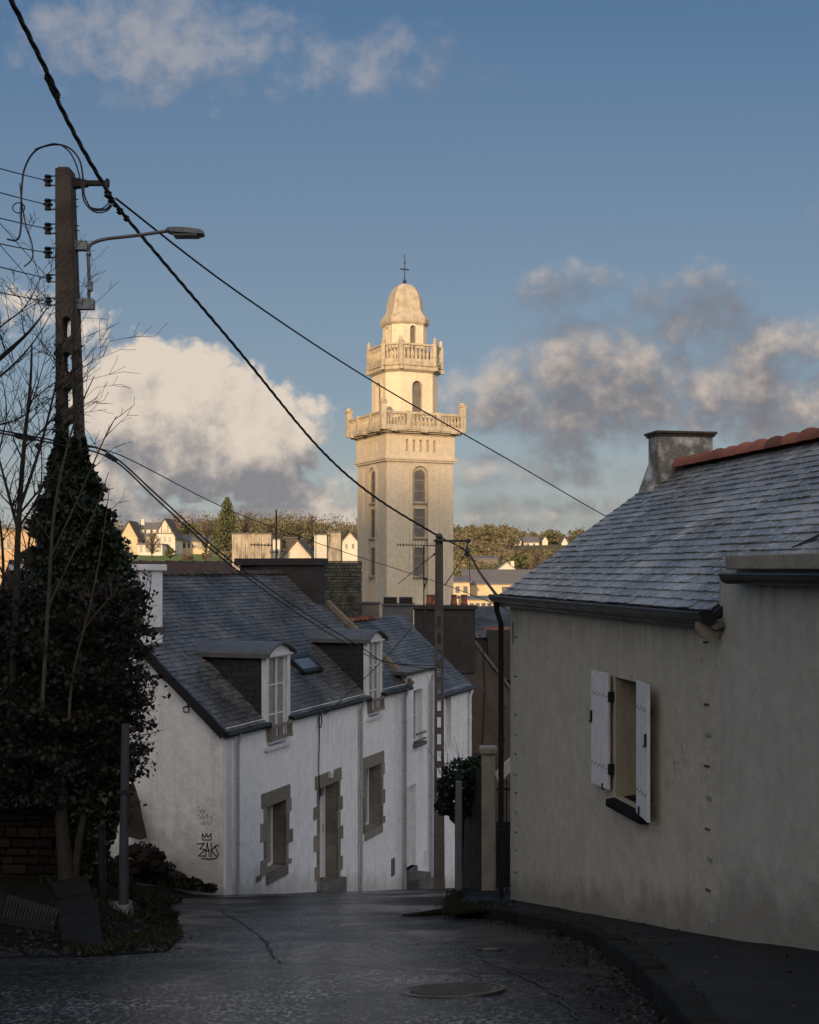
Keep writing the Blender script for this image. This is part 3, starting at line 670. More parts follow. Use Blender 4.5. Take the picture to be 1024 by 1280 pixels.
def surround(mb, x0, x1, z0, z1, rg, lint=.26, sill=.18, pr=.025, base=None, dep=.03):
    """irregular granite dressing round an opening"""
    mb.box(x0 - .20, x1 + .16, -pr, dep, z1, z1 + lint, rg.random())
    if sill: mb.box(x0 - .02, x1 + .06, -pr - .01, dep, z0 - sill, z0, rg.random())
    for side in (0, 1):
        z = z1; k = rg.randint(0, 1)
        while z > z0 - .02:
            h = rg.uniform(.24, .34); zb = max(z - h, z0 - .001); wd = .24 if k % 2 else .11
            wd *= rg.uniform(.85, 1.15)
            if z - zb > .04:
                if side == 0: mb.box(x0 - wd, x0, -pr + rg.uniform(0, .006), dep, zb + .004, z - .004, rg.random())
                else: mb.box(x1, x1 + wd, -pr + rg.uniform(0, .006), dep, zb + .004, z - .004, rg.random())
            z -= h; k += 1

# ================================================================ the white house on the corner (left row)
AW = math.atan2(.9352, .3542)
FW = Frame(-3.067, 20, AW)
H1 = thing('white_house', 'white rendered terraced house with slate roof, two dormers and graffiti on its gable', 'house', (-3.067, 20, 0), AW)
def wf(px, py): p = FW.hit(px, py, (0, 1, 0), 0); return p.x, p.z
L1 = 8.45; EZ = -2.70; SL = .875; RY = 2.95; RZ = EZ + SL * RY; BZ = -9.0
def wroof(px, py): return FW.hit(px, py, (0, -SL, 1), EZ)
rg = random.Random(11)
x_a, z_a = wf(334, 990); x_b, _ = wf(358, 1000)
# openings: ground windows and door
W1 = (wf(333, 0)[0], wf(357, 0)[0], wf(345, 1088)[1], wf(345, 1004)[1])
W2 = (wf(456, 0)[0], wf(476, 0)[0], wf(466, 1036)[1], wf(466, 958)[1])
DR = (wf(399, 0)[0], wf(422, 0)[0], wf(405, 1108)[1] - .1, wf(410, 981)[1])
D1 = (1.46, 2.25, -3.16, -1.52); D2 = (6.10, 6.78, -3.17, -1.52)
holes = [W1, W2, DR, (D1[0], D1[1], D1[2], EZ + .3), (D2[0], D2[1], D2[2], EZ + .3)]
mb = MB(); wall_open(mb, 0, L1, BZ, EZ + .06, holes)
mb.poly([(L1, 0, BZ), (L1, 5.9, BZ), (L1, 5.9, EZ), (L1, RY, RZ - .03), (L1, 0, EZ)])
mb.poly([(0, 5.9, BZ), (L1, 5.9, BZ), (L1, 5.9, EZ), (0, 5.9, EZ)])
mb.build('wall', M['white'], H1)
mb = MB(); mb.poly([(0, 0, BZ), (0, 5.9, BZ), (0, 5.9, EZ), (0, RY, RZ - .03), (0, 0, EZ)]); gable = mb.build('gable_wall', M['white_gable'], H1)
mb = MB(); mb.box(-.03, .17, -.03, .03, BZ, EZ - .02); mb.build('corner_band', M['wood_white'], H1, bev=.01)
# roof: boarding, slates, verge
def RP(s, t, h):
    k = 1 / math.sqrt(1 + SL * SL); return (s - .10, t * k - .05 - h * SL * k, EZ - .05 * SL + t * SL * k + h * k + .03)
Lr = (RY + .05) * math.sqrt(1 + SL * SL); Wr = L1 + .18
kk = 1 / math.sqrt(1 + SL * SL)
sky4 = [wroof(362, 820), wroof(384, 818), wroof(402, 846), wroof(377, 852)]
kx0, kx1 = min(p.x for p in sky4) + .20, max(p.x for p in sky4) - .20; ky0, ky1 = min(p.y for p in sky4) + .08, max(p.y for p in sky4) - .08
def skipW(s, t):
    x, y = s - .10, t * kk - .05
    for d in (D1, D2):
        if d[0] - .02 < x < d[1] + .02 and y < 1.36: return True
    if kx0 < x < kx1 and ky0 < y < ky1: return True
    return False
mb = MB()
def slab(mb, x0, x1, y0, y1, c=.5):
    f = lambda x, y, h: (x, y - h * .0, EZ + SL * y + .03 + h)
    mb.hexa([f(x0, y0, -.09), f(x1, y0, -.09), f(x1, y1, -.09), f(x0, y1, -.09), f(x0, y0, -.004), f(x1, y0, -.004), f(x1, y1, -.004), f(x0, y1, -.004)], c)
for a, b, y0 in ((-.10, D1[0], -.05), (D1[0], D1[1], 1.3), (D1[1], D2[0], -.05), (D2[0], D2[1], 1.3), (D2[1], L1 + .08, -.05)): slab(mb, a, b, y0, RY)
f = lambda x, y, z: (x, y, z)
mb.hexa([f(-.1, RY, RZ - .06), f(L1 + .08, RY, RZ - .06), f(L1 + .08, 6.1, EZ - .24), f(-.1, 6.1, EZ - .24), f(-.1, RY, RZ + .03), f(L1 + .08, RY, RZ + .03), f(L1 + .08, 6.1, EZ - .15), f(-.1, 6.1, EZ - .15)])
roof1 = mb.build('roof', M['slateD'], H1)
mb = MB(); slates(mb, RP, Wr, Lr, .105, .175, rg, skipW); mb.build('slates', M['slateW'], roof1)
mb = MB(); ridge_tiles(mb, (-.1, RY, RZ + .02), (L1 - .3, RY, RZ + .02), .085, .30, rg); mb.build('ridge_tiles', M['terracotta_old'], roof1, smooth='auto')
mb = MB(); P0, P1 = RP(-.02, 0, -.12), RP(-.02, Lr, -.12); Q0, Q1 = RP(-.02, 0, .03), RP(-.02, Lr, .03)
mb.prism([P0, P1, Q1, Q0], (.05, 0, 0)); mb.build('verge_board', M['zinc_dark'], roof1)
mb = MB(); P0, P1 = RP(Wr - .02, 0, -.14), RP(Wr - .02, Lr - 1.1, -.14); Q0, Q1 = RP(Wr - .02, 0, .10), RP(Wr - .02, Lr - 1.1, .10)
mb.prism([P0, P1, Q1, Q0], (.16, 0, 0)); mb.build('raking_coping', M['rake'], roof1, bev=.01)
# gutters
mb = MB(); gz = EZ - .05 * SL + .0
for a, b in ((-.12, D1[0] - .05), (D1[1] + .04, D2[0] - .05), (D2[1] + .04, L1 + .1)): gutter(mb, [(a, -.10, gz), (b, -.10, gz - .01)], .05)
mb.build('gutter', M['zinc_dark'], H1, smooth='auto')
def downpipe(par, x, ztop, zbot, r=.035, y=-.07, mt=None):
    mb = MB(); mb.tube([(x, -.12, ztop), (x, -.12, ztop - .06), (x, y, ztop - .22), (x, y, zbot)], r, 8)
    z = ztop - .8
    while z > zbot: mb.tube([(x, y, z), (x, y, z + .04)], r * 1.3, 8); z -= 1.1
    return mb.build('downpipe', mt or M['wood_white'], par, smooth='auto')
M['pipe'] = mat('painted_downpipe', (.38, .38, .40), (.28, .27, .27), .6, 3, .1, 30, streak=.5)
downpipe(H1, .30, gz, -5.55, .028, mt=M['pipe']); xq = wf(448, 900)[0]; downpipe(H1, xq, gz, -6.8, .035, mt=M['pipe'])
xq = wf(503, 900)[0]; downpipe(H1, xq, gz, -7.6, .035, mt=M['pipe'])
# ground-floor windows and door
def recess_window(par, hole, dep, rg, frame_x1=None, door=False):
    x0, x1, z0, z1 = hole
    mb = MB(); surround(mb, x0, x1, z0, z1, rg, sill=0 if door else .17); o = mb.build('stone_surround', M['granite'], par, bev=.008)
    mb = MB(); z = z1; 
    while z > z0:
        zb = max(z0, z - rg.uniform(.24, .33)); c = rg.random()
        mb.poly([(x0, 0, zb), (x0, dep, zb), (x0, dep, z), (x0, 0, z)], c); mb.poly([(x1, 0, zb), (x1, 0, z), (x1, dep, z), (x1, dep, zb)], c); z = zb
    mb.poly([(x0, 0, z1), (x0, dep, z1), (x1, dep, z1), (x1, 0, z1)], .3); mb.poly([(x0, 0, z0), (x1, 0, z0), (x1, dep, z0), (x0, dep, z0)], .6)
    mb.build('reveal', M['granite'], par)
    return o
recess_window(H1, W1, .26, rg); window_frame(H1, W1[0], W1[1], W1[2], W1[3], .26, 2, 1)
recess_window(H1, W2, .28, rg); window_frame(H1, W2[0], W2[1], W2[2], W2[3], .28, 2, 1)
recess_window(H1, DR, .30, rg, door=True)
mb = MB(); mb.box(DR[0], DR[1], .30, .35, DR[2] + .12, DR[3] - .34); 
for k in range(3):
    z0 = lerp(DR[2] + .22, DR[3] - .44, k / 3); z1 = lerp(DR[2] + .22, DR[3] - .44, (k + 1) / 3) - .08; mb.box(DR[0] + .12, DR[1] - .12, .285, .30, z0, z1)
mb.box(DR[0], DR[0] + .05, .27, .36, DR[2] + .1, DR[3]); mb.box(DR[1] - .05, DR[1], .27, .36, DR[2] + .1, DR[3]); mb.box(DR[0], DR[1], .272, .36, DR[3] - .36, DR[3] - .31)
d = mb.build('door', M['wood_white'], H1, bev=.004)
mb = MB(); mb.tube([(DR[1] - .13, .26, DR[2] + 1.05), (DR[1] - .13, .26, DR[2] + 1.2)], .012, 6); mb.build('handle', M['galv'], d)
mb = MB(); mb.poly([(DR[0], .33, DR[3] - .32), (DR[1], .33, DR[3] - .32), (DR[1], .33, DR[3]), (DR[0], .33, DR[3])]); mb.build('transom_pane', M['glass'], d)
mb = MB(); mb.box(DR[0] - .1, DR[1] + .2, -.12, .3, DR[2] - .4, DR[2] + .1); mb.build('doorstep', M['concrete_grey'], H1, bev=.01)
mb = MB(); xl, zl = wf(410, 972); mb.box(xl - .03, xl + .03, -.10, -.026, zl, zl + .10); mb.lathe([(.02, 0), (.045, .02), (.045, .09), (.0, .11)], 10, (xl, -.08, zl + .06)); mb.build('door_lamp', M['wood_white'], H1)
# dormers
def dormer(par, d, rg, zt=-1.52):
    x0, x1, z0, z1 = d; w_ = x1 - x0; yb = (z1 - EZ) / SL
    fr = MB()                                           # white timber face with arched head
    fr.box(x0 - .09, x0 + .03, -.04, .05, EZ - .08, z1); fr.box(x1 - .03, x1 + .09, -.04, .05, EZ - .08, z1)
    fr.box(x0 - .0, x0 + .05, -.02, .06, z0, EZ - .08); fr.box(x1 - .05, x1, -.02, .06, z0, EZ - .08)
    arc = [(lerp(x0 - .09, x1 + .09, k / 12), -.045, z1 + .17 * math.sin(PI * k / 12) ** .8 - .0) for k in range(13)]
    fr.prism([(x0 - .09, -.045, z1 - .06)] + arc + [(x1 + .09, -.045, z1 - .06)], (0, .09, 0))
    fr.box(x0 - .13, x1 + .13, -.085, -.03, z1 - .04, z1 + .0)
    fr.box(x0 - .08, x1 + .08, -.07, .02, z0 - .07, z0)
    o = fr.build('dormer', M['wood_white'], par, bev=.005)
    rf = MB(); n = 12; y0, y1 = -.15, yb + .35
    pr = [(lerp(x0 - .17, x1 + .17, k / n), z1 + .02 + .20 * math.sin(PI * k / n) ** .85) for k in range(n + 1)]
    i0 = len(rf.v)
    for a, b in zip(pr, pr[1:]):
        rf.hexa([(a[0], y0, a[1] - .035), (b[0], y0, b[1] - .035), (b[0], y1, b[1] - .035), (a[0], y1, a[1] - .035), (a[0], y0, a[1]), (b[0], y0, b[1]), (b[0], y1, b[1]), (a[0], y1, a[1])])
    for q in (.33, .66): rf.tube([(pr[0][0] - .0, lerp(y0, y1, q), pr[0][1] + .01)] + [(a, lerp(y0, y1, q), b + .01) for a, b in pr], .014, 5)
    rf.box(x0 - .19, x0 - .16, y0, y1, z1 - .05, z1 + .03); rf.box(x1 + .16, x1 + .19, y0, y1, z1 - .05, z1 + .03)
    rf.build('dormer_roof', M['zinc'], o, smooth='auto')
    ck = MB()
    for sx, off in ((x0, -.035), (x1, .035)):
        xx = sx + off; ck.poly([(xx, .0, EZ - .03), (xx, 0, z1), (xx, yb + .1, z1), (xx, yb + .1, z1 - .01)])
        def CP(s, t, h, xx=xx, off=off): return (xx + (h if off > 0 else -h), s, EZ + .0 + t)
        slates(ck, CP, yb, z1 - EZ, .11, .19, rg, skip=lambda s, t: s > (t + .05) / SL, c0=0, c1=1)
    ck.build('dormer_cheek', M['slateD'], o)
    window_frame(o, x0 + .05, x1 - .05, z0 + .02, z1 - .02, .0, 2, 3, fw=.045)
    rl = MB()                                           # little guard rail across the foot
    for z in (z0 + .12, z0 + .34): rl.box(x0 - .02, x1 + .02, -.13, -.10, z, z + .05)
    for k in range(2): rl.box(lerp(x0, x1, k) - .015, lerp(x0, x1, k) + .015, -.12, -.02, z0 + .10, z0 + .40)
    for k in range(1, 6): rl.box(lerp(x0, x1, k / 6) - .008, lerp(x0, x1, k / 6) + .008, -.122, -.108, z0 + .14, z0 + .36)
    rl.build('guard_rail', M['granite'], o)
    return o
dormer(H1, D1, rg); dormer(H1, D2, rg)
# skylight
mb = MB()
def SP(x, y, h): return (x, y - h * SL * kk, EZ + SL * y + .03 + h * kk)
for (a, b, c_, d_) in ((kx0, kx0 + .07, ky0, ky1), (kx1 - .07, kx1, ky0, ky1), (kx0, kx1, ky0, ky0 + .07), (kx0, kx1, ky1 - .07, ky1)):
    mb.hexa([SP(a, c_, 0), SP(b, c_, 0), SP(b, d_, 0), SP(a, d_, 0), SP(a, c_, .09), SP(b, c_, .09), SP(b, d_, .09), SP(a, d_, .09)])
s_ = mb.build('skylight', M['zinc_dark'], H1, bev=.006)
mb = MB(); mb.poly([SP(kx0 + .05, ky0 + .05, .07), SP(kx1 - .05, ky0 + .05, .07), SP(kx1 - .05, ky1 - .05, .07), SP(kx0 + .05, ky1 - .05, .07)]); mb.build('pane', M['skylight'], s_)
# chimneys on both gables
mb = MB(); mb.box(-.02, .55, 1.56, 4.3, -1.6, -.02); mb.box(-.08, .60, 1.50, 4.36, -.02, .09); c1 = mb.build('chimney', M['white_gable'], H1, bev=.015)
mb = MB(); mb.box(-.05, .58, 1.53, 4.33, -1.10, -1.0); mb.build('band', M['brown'], c1, bev=.01)
mb = MB(); mb.box(L1 - .46, L1 + .06, 2.1, 3.70, -1.6, .10); mb.box(L1 - .52, L1 + .12, 2.04, 4.25, .10, .27); mb.box(L1 - .42, L1 + .04, 3.70, 4.15, -.9, .10); mb.build('chimney', M['brick_soot'], H1, bev=.015)
# electric cable and coil on the facade, wall vents, small fixings
mb = MB(); xc, zc = wf(397, 893)
pts = [(xc, -.04, zc)] + [(xc + .015 * math.sin(k), -.035, lerp(zc, wf(397, 1000)[1], k / 8)) for k in range(1, 9)]
mb.tube(pts, .012, 5); pts = [(xc + .07 * math.cos(a), -.06, zc - .12 + .13 * math.sin(a)) for a in [k * .5 for k in range(26)]]; mb.tube(pts, .012, 5)
mb.build('facade_cable', M['wire'], H1)
mb = MB(); xv, zv = wf(491, 1085); mb.box(xv - .10, xv + .10, -.02, .02, zv - .18, zv + .22); mb.build('meter_box', M['lamp_head'], H1, bev=.008)
mb = MB(); xv, zv = wf(323, 1098); mb.box(xv - .10, xv + .10, -.015, .02, zv - .06, zv + .05); mb.build('vent_grille', M['concrete_grey'], H1, bev=.006)
mb = MB()
pts = []
for (a, b) in ((228, 868), (235, 880), (236, 890), (230, 890), (229, 884), (236, 882), (243, 886)):
    p = FW.hit(a, b, (1, 0, 0), -.02); pts.append(tuple(p))
mb.tube(pts, .010, 5); pts = [tuple(FW.hit(a, b, (1, 0, 0), -.02)) for a, b in ((180, 822), (205, 850), (228, 868))]; mb.tube(pts, .008, 5); mb.build('loose_cable', M['wire'], H1)
# graffiti: painted strokes on the gable, a few mm proud
def stroke(mb, pts, wpx, k):
    P = [FW.hit(a, b, (1, 0, 0), -.004 - .0006 * k) for a, b in pts]; wd = wpx / F * 20
    for a, b in zip(P, P[1:]):
        t = (b - a); 
        if t.length < 1e-5: continue
        t.normalize(); s = Vector((0, -t.z, t.y)) * wd * .5; a = a - t * wd * .25; b = b + t * wd * .25
        mb.poly([a - s, b - s, b + s, a + s]); 
g1 = MB()
ST = [ [(253, 1042), (253, 1050), (264, 1050), (264, 1042), (260, 1047), (258.5, 1042), (256, 1047), (253, 1042)],
 [(246, 1055), (256, 1054), (250, 1061), (257, 1062), (248, 1070), (256, 1070)], [(257, 1071), (259, 1053), (262, 1071)], [(257, 1064), (262, 1063)],
 [(264, 1054), (264, 1071)], [(270, 1057), (264, 1063), (270, 1070)], [(273, 1056), (269, 1058), (271, 1063), (273, 1068), (270, 1073), (262, 1074), (252, 1073)]]
for k, s_ in enumerate(ST): stroke(g1, s_, 1.35, k)
g1.build('graffiti', M['stain'], H1)
g2 = MB()
ST = [[(246, 1010), (250, 1008)], [(249, 1012), (251, 1016), (253, 1011), (255, 1016), (257, 1012)], [(248, 1018), (252, 1022), (249, 1024)], [(254, 1018), (254, 1024), (257, 1021), (259, 1017), (259, 1024)],
      [(262, 1020), (266, 1022), (264, 1025)], [(250, 1027), (253, 1031), (255, 1026), (257, 1031), (259, 1027), (262, 1031), (265, 1026)], [(266, 1017), (269, 1019)]]
for k, s_ in enumerate(ST): stroke(g2, s_, .7, k)
g2.build('graffiti', M['stain_faint'], H1); 

# ================================================================ second house of the row
H2 = thing('white_house', 'lower white rendered house with a flat-topped wall dormer and stone steps, further down the row', 'house', FW.wld((L1, 0, 0)), AW)
F2 = Frame(FW.wld((L1, 0, 0)).x, FW.wld((L1, 0, 0)).y, AW)
def w2(px, py): p = F2.hit(px, py, (0, 1, 0), 0); return p.x, p.z
L2 = 4.75; E2 = -3.12; R2y = 2.0; R2z = -1.30; s2 = (R2z - E2) / R2y
A = (w2(517, 0)[0], w2(528, 0)[0], w2(522, 928)[1], w2(522, 862)[1]); Bd = (w2(508, 0)[0], w2(520, 0)[0], w2(514, 1085)[1], w2(514, 982)[1])
C2 = (w2(557, 0)[0], w2(564, 0)[0], w2(560, 942)[1], w2(560, 868)[1])
xe = w2(543, 0)[0]; zt = w2(525, 840)[1]
mb = MB(); wall_open(mb, .02, xe, BZ, zt, [A, Bd]); wall_open(mb, xe, L2, BZ, E2 + .05, [C2])
mb.poly([(xe, 0, E2), (xe, 0, zt), (xe, .7, zt), (xe, .7, E2 + .5)]); mb.poly([(.02, 0, E2), (.02, 0, zt), (.02, .7, zt), (.02, .7, E2 + .5)])
mb.poly([(L2, 0, BZ), (L2, 4, BZ), (L2, 4, E2), (L2, R2y, R2z - .05), (L2, 0, E2)]); mb.poly([(.02, 0, BZ), (.02, 4, BZ), (.02, 4, E2), (.02, R2y, R2z - .05), (.02, 0, E2)])
for h in (A, Bd, C2): reveal(mb, *h, .16)
mb.build('wall', M['white'], H2)
window_frame(H2, A[0], A[1], A[2], A[3], .15, 2, 2); window_frame(H2, C2[0], C2[1], C2[2], C2[3], .15, 1, 2, gl=M['glass'])
mb = MB(); mb.box(A[0] - .06, A[1] + .06, -.10, .1, A[2] - .09, A[2]); mb.build('window_sill', M['concrete_grey'], H2, bev=.006)
mb = MB(); mb.box(A[0] - .02, A[1] + .02, -.1, -.07, A[2] + .2, A[2] + .25); mb.box(A[0] - .02, A[1] + .02, -.1, -.07, A[2] + .05, A[2] + .09); mb.build('guard_rail', M['granite'], H2)
mb = MB(); mb.box(Bd[0], Bd[1], .12, .15, Bd[2], Bd[3]); 
for k in range(4): mb.box(Bd[0] + .06, Bd[1] - .06, .105, .12, lerp(Bd[2], Bd[3], k / 4) + .05, lerp(Bd[2], Bd[3], (k + 1) / 4) - .03)
mb.build('door', M['wood_white'], H2, bev=.004)
mb = MB(); mb.box(Bd[0] - .08, Bd[1] + .35, -.62, .0, BZ, Bd[2] - .34); mb.box(Bd[0] - .04, Bd[1] + .12, -.34, .1, Bd[2] - .34, Bd[2] - .16); mb.box(Bd[0], Bd[1], -.05, .12, Bd[2] - .16, Bd[2]); mb.build('steps', M['concrete_grey'], H2, bev=.012)
mb = MB(); mb.hexa([(-.25, -.12, zt + .0), (xe + .1, -.12, zt + .0), (xe + .1, 1.05, zt + .05), (-.25, 1.05, zt + .05), (-.25, -.14, zt + .09), (xe + .12, -.14, zt + .09), (xe + .12, 1.1, zt + .16), (-.25, 1.1, zt + .16)]); mb.build('dormer_roof', M['zinc'], H2, bev=.01)
def R2P(s, t, h):
    k = 1 / math.sqrt(1 + s2 * s2); return (s, t * k - .06 - h * s2 * k, E2 - .06 * s2 + t * s2 * k + h * k + .03)
mb = MB(); L2r = (R2y + .06) * math.sqrt(1 + s2 * s2); k2 = 1 / math.sqrt(1 + s2 * s2)
for a, b, y0 in ((.06, xe, .6), (xe, L2 + .1, -.06)):
    f = lambda x, y, h: (x, y, E2 + s2 * y + .03 + h)
    mb.hexa([f(a, y0, -.09), f(b, y0, -.09), f(b, R2y, -.09), f(a, R2y, -.09), f(a, y0, -.004), f(b, y0, -.004), f(b, R2y, -.004), f(a, R2y, -.004)])
mb.hexa([(.06, R2y, R2z - .06), (L2 + .1, R2y, R2z - .06), (L2 + .1, 4.1, E2 - .2), (.06, 4.1, E2 - .2), (.06, R2y, R2z + .03), (L2 + .1, R2y, R2z + .03), (L2 + .1, 4.1, E2 - .1), (.06, 4.1, E2 - .1)])
rf2 = mb.build('roof', M['slateD'], H2)
mb = MB(); slates(mb, R2P, L2 + .12, L2r, .105, .175, rg, lambda s, t: s < .1 or (s < xe and t * k2 - .06 < .8)); mb.build('slates', M['slateW'], rf2)
mb = MB(); ridge_tiles(mb, (.3, R2y, R2z + .02), (L2 * .62, R2y, R2z + .02), .095, .27, rg); mb.build('ridge_tiles', M['terracotta'], rf2, smooth='auto')
mb = MB(); gutter(mb, [(xe + .1, -.11, E2 - .06), (L2 + .15, -.11, E2 - .07)], .05); mb.build('gutter', M['zinc_dark'], H2, smooth='auto')
downpipe(H2, L2 - .12, E2 - .06, -9.3, .04); downpipe(H2, w2(540, 900)[0], zt, -8.6, .04); downpipe(H2, w2(535, 900)[0], zt - .1, -8.6, .03, mt=M['pipe'])
mb = MB(); xv, zv = w2(531, 1073); mb.box(xv - .11, xv + .11, -.02, .02, zv - .2, zv + .2); mb.build('meter_box', M['wood_white'], H2, bev=.008)
# ================================================================ the cream house on the right
AR = math.atan2(-.9817, .1905); FRm = Frame(1.26, 15, AR)
H3 = thing('cream_house', 'cream rendered low house with wet slate roof, red ridge tiles and open white shutters', 'house', (1.26, 15, 0), AR)
def rf_(px, py): p = FRm.hit(px, py, (0, 1, 0), 0); return p.x, p.z
ER = -.293; SR = .707; YR = 2.14; ZR = ER + SR * YR; LR = 9.6
WR = (rf_(769.5, 0)[0], rf_(804, 0)[0] + .12, -2.16, -1.02)
rg = random.Random(21)
mb = MB(); wall_open(mb, 0, LR, -7, ER + .02, [WR]); reveal(mb, WR[0], WR[1], WR[2], WR[3], .0)
mb.poly([(0, 0, -7), (0, 4.28, -7), (0, 4.28, ER), (0, YR, ZR - .03), (0, 0, ER)]); mb.poly([(LR, 0, -7), (LR, 4.28, -7), (LR, 4.28, ER), (LR, YR, ZR - .03), (LR, 0, ER)])
mb.poly([(0, 4.28, -7), (LR, 4.28, -7), (LR, 4.28, ER), (0, 4.28, ER)]); mb.build('wall', M['cream'], H3)
mb = MB(); reveal(mb, WR[0], WR[1], WR[2], WR[3], .34); mb.build('window_reveal', M['reveal'], H3)
window_frame(H3, WR[0], WR[1], WR[2], WR[3], .28, 2, 1)
mb = MB(); mb.hexa([(WR[0] - .03, -.09, WR[2] - .09), (WR[1] + .03, -.09, WR[2] - .09), (WR[1] + .03, .28, WR[2] - .05), (WR[0] - .03, .28, WR[2] - .05), (WR[0] - .03, -.09, WR[2] - .02), (WR[1] + .03, -.09, WR[2] - .02), (WR[1] + .03, .28, WR[2] + .025), (WR[0] - .03, .28, WR[2] + .025)])
mb.build('window_sill', M['slab'], H3, bev=.008)
def shutter(x0, x1, z0, z1, hinge, ang):
    """closed-board shutter; hinge 0 = at x0, 1 = at x1, opened flat to the wall and ang off it"""
    n = 4; mb = MB(); wd = (x1 - x0)
    hx = x0 if hinge == 0 else x1; sgn = 1 if hinge == 0 else -1
    Mx = Matrix.Translation((hx, -.035, 0)) @ Matrix.Rotation(-ang * sgn, 4, 'Z')
    for k in range(n):
        a, b = k / n * wd + .002, (k + 1) / n * wd - .002; lo, hi = (a, b) if sgn > 0 else (-b, -a)
        mb.box(lo, hi, -.030 - rg.uniform(0, .001), -.003, z0 + rg.uniform(0, .003), z1, rg.random(), M=Mx)
    o = mb.build('shutter', M['wood_white'], H3, bev=.003)
    mb = MB()
    for z in (lerp(z0, z1, .18), lerp(z0, z1, .80)):
        lo, hi = (.01, wd - .01) if sgn > 0 else (-wd + .01, -.01); mb.box(lo, hi, -.002, .012, z - .035, z + .035, M=Mx)
        for k in range(8):
            x = sgn * lerp(.04, wd - .04, k / 7); mb.box(x - .006, x + .006, -.036, -.03, z - .006 + .02 * (k % 2), z + .006 + .02 * (k % 2), M=Mx)
        mb.box(sgn * .0 - .012, sgn * .0 + .012, -.03, .03, z - .05, z + .05, M=Mx)
    zc = lerp(z0, z1, .60); x = sgn * (wd - .03); mb.box(x - .01, x + .01, -.05, -.03, zc - .06, zc + .05, M=Mx); mb.box(x - .03, x + .01, -.055, -.045, zc - .07, zc - .05, M=Mx)
    build_each(mb, 'ironwork', M['black'], o, gap=.001)
    return o
xl0, xl1 = rf_(748.5, 0)[0], rf_(768.5, 0)[0]; shutter(xl0, xl1 - .01, -2.10, -.99, 1, .04)
xr0, xr1 = rf_(805, 0)[0], rf_(827, 0)[0]; shutter(xr0 - .02, xr1 + .02, -2.17, -.99, 0, .16)
mb = MB(); x, z = rf_(811, 1016); mb.box(x - .012, x + .012, -.10, -.0, z - .01, z + .06); x, z = rf_(762, 985); mb.box(x - .012, x + .012, -.08, -.0, z - .01, z + .05); build_each(mb, 'shutter_catch', M['black'], H3)
# roof
kr = 1 / math.sqrt(1 + SR * SR)
def RRP(s, t, h): return (s - .10, t * kr - .10 - h * SR * kr, ER - .10 * SR + t * SR * kr + h * kr + .045)
LRr = (YR + .10) / kr
mb = MB(); f = lambda x, y, h: (x, y, ER + SR * y + .045 + h)
XE = rf_(904, 0)[0]
for xa_, xb_, ya_ in ((-.10, XE + .06, -.1), (XE + .06, LR + .1, .3)): mb.hexa([f(xa_, ya_, -.07), f(xb_, ya_, -.07), f(xb_, YR, -.07), f(xa_, YR, -.07), f(xa_, ya_, -.004), f(xb_, ya_, -.004), f(xb_, YR, -.004), f(xa_, YR, -.004)])
mb.hexa([(-.14, YR, ZR - .06), (LR + .1, YR, ZR - .06), (LR + .1, 4.45, ER - .2), (-.14, 4.45, ER - .2), (-.14, YR, ZR + .04), (LR + .1, YR, ZR + .04), (LR + .1, 4.45, ER - .1), (-.14, 4.45, ER - .1)])
roof3 = mb.build('roof', M['slateD'], H3)
mb = MB(); slates(mb, RRP, LR + .22, LRr, .115, .190, rg, skip=lambda s, t: s - .10 > XE + .06 and t * kr - .1 < .3, c0=0, c1=1); mb.build('slates', M['slateR'], roof3)
mb = MB(); ridge_tiles(mb, (.36, YR, ZR + .06), (LR, YR, ZR + .06), .125, .34, rg, 10); mb.build('ridge_tiles', M['terracotta'], roof3, smooth='auto')
# chimney on the far gable, with its flared foot
cy0, cy1 = 1.83, 2.57; ct = FRm.hit(850, 546, (1, 0, 0), .0).z
mb = MB(); cz = lambda y: ER + SR * y
mb.box(-.02, .32, cy0, cy1, .6, ct)
mb.hexa([(-.02, cy0 - .15, cz(cy0 - .15) - .1), (.32, cy0 - .10, cz(cy0 - .15) - .05), (.32, cy0, cz(cy0) - .1), (-.02, cy0, cz(cy0) - .1), (-.02, cy0 - .13, cz(cy0 - .15) + .12), (.32, cy0 - .10, cz(cy0) + .02), (.32, cy0 - .001, cz(cy0) + .22), (-.02, cy0 - .001, cz(cy0) + .36)])
ch = mb.build('chimney', M['chimney'], H3, bev=.02)
mb = MB(); mb.box(-.06, .36, cy0 - .04, cy1 + .04, ct, ct + .035); mb.box(-.04, .34, cy0 - .02, cy1 + .02, ct - .03, ct - .001); mb.build('capstone', M['brown'], ch, bev=.01)
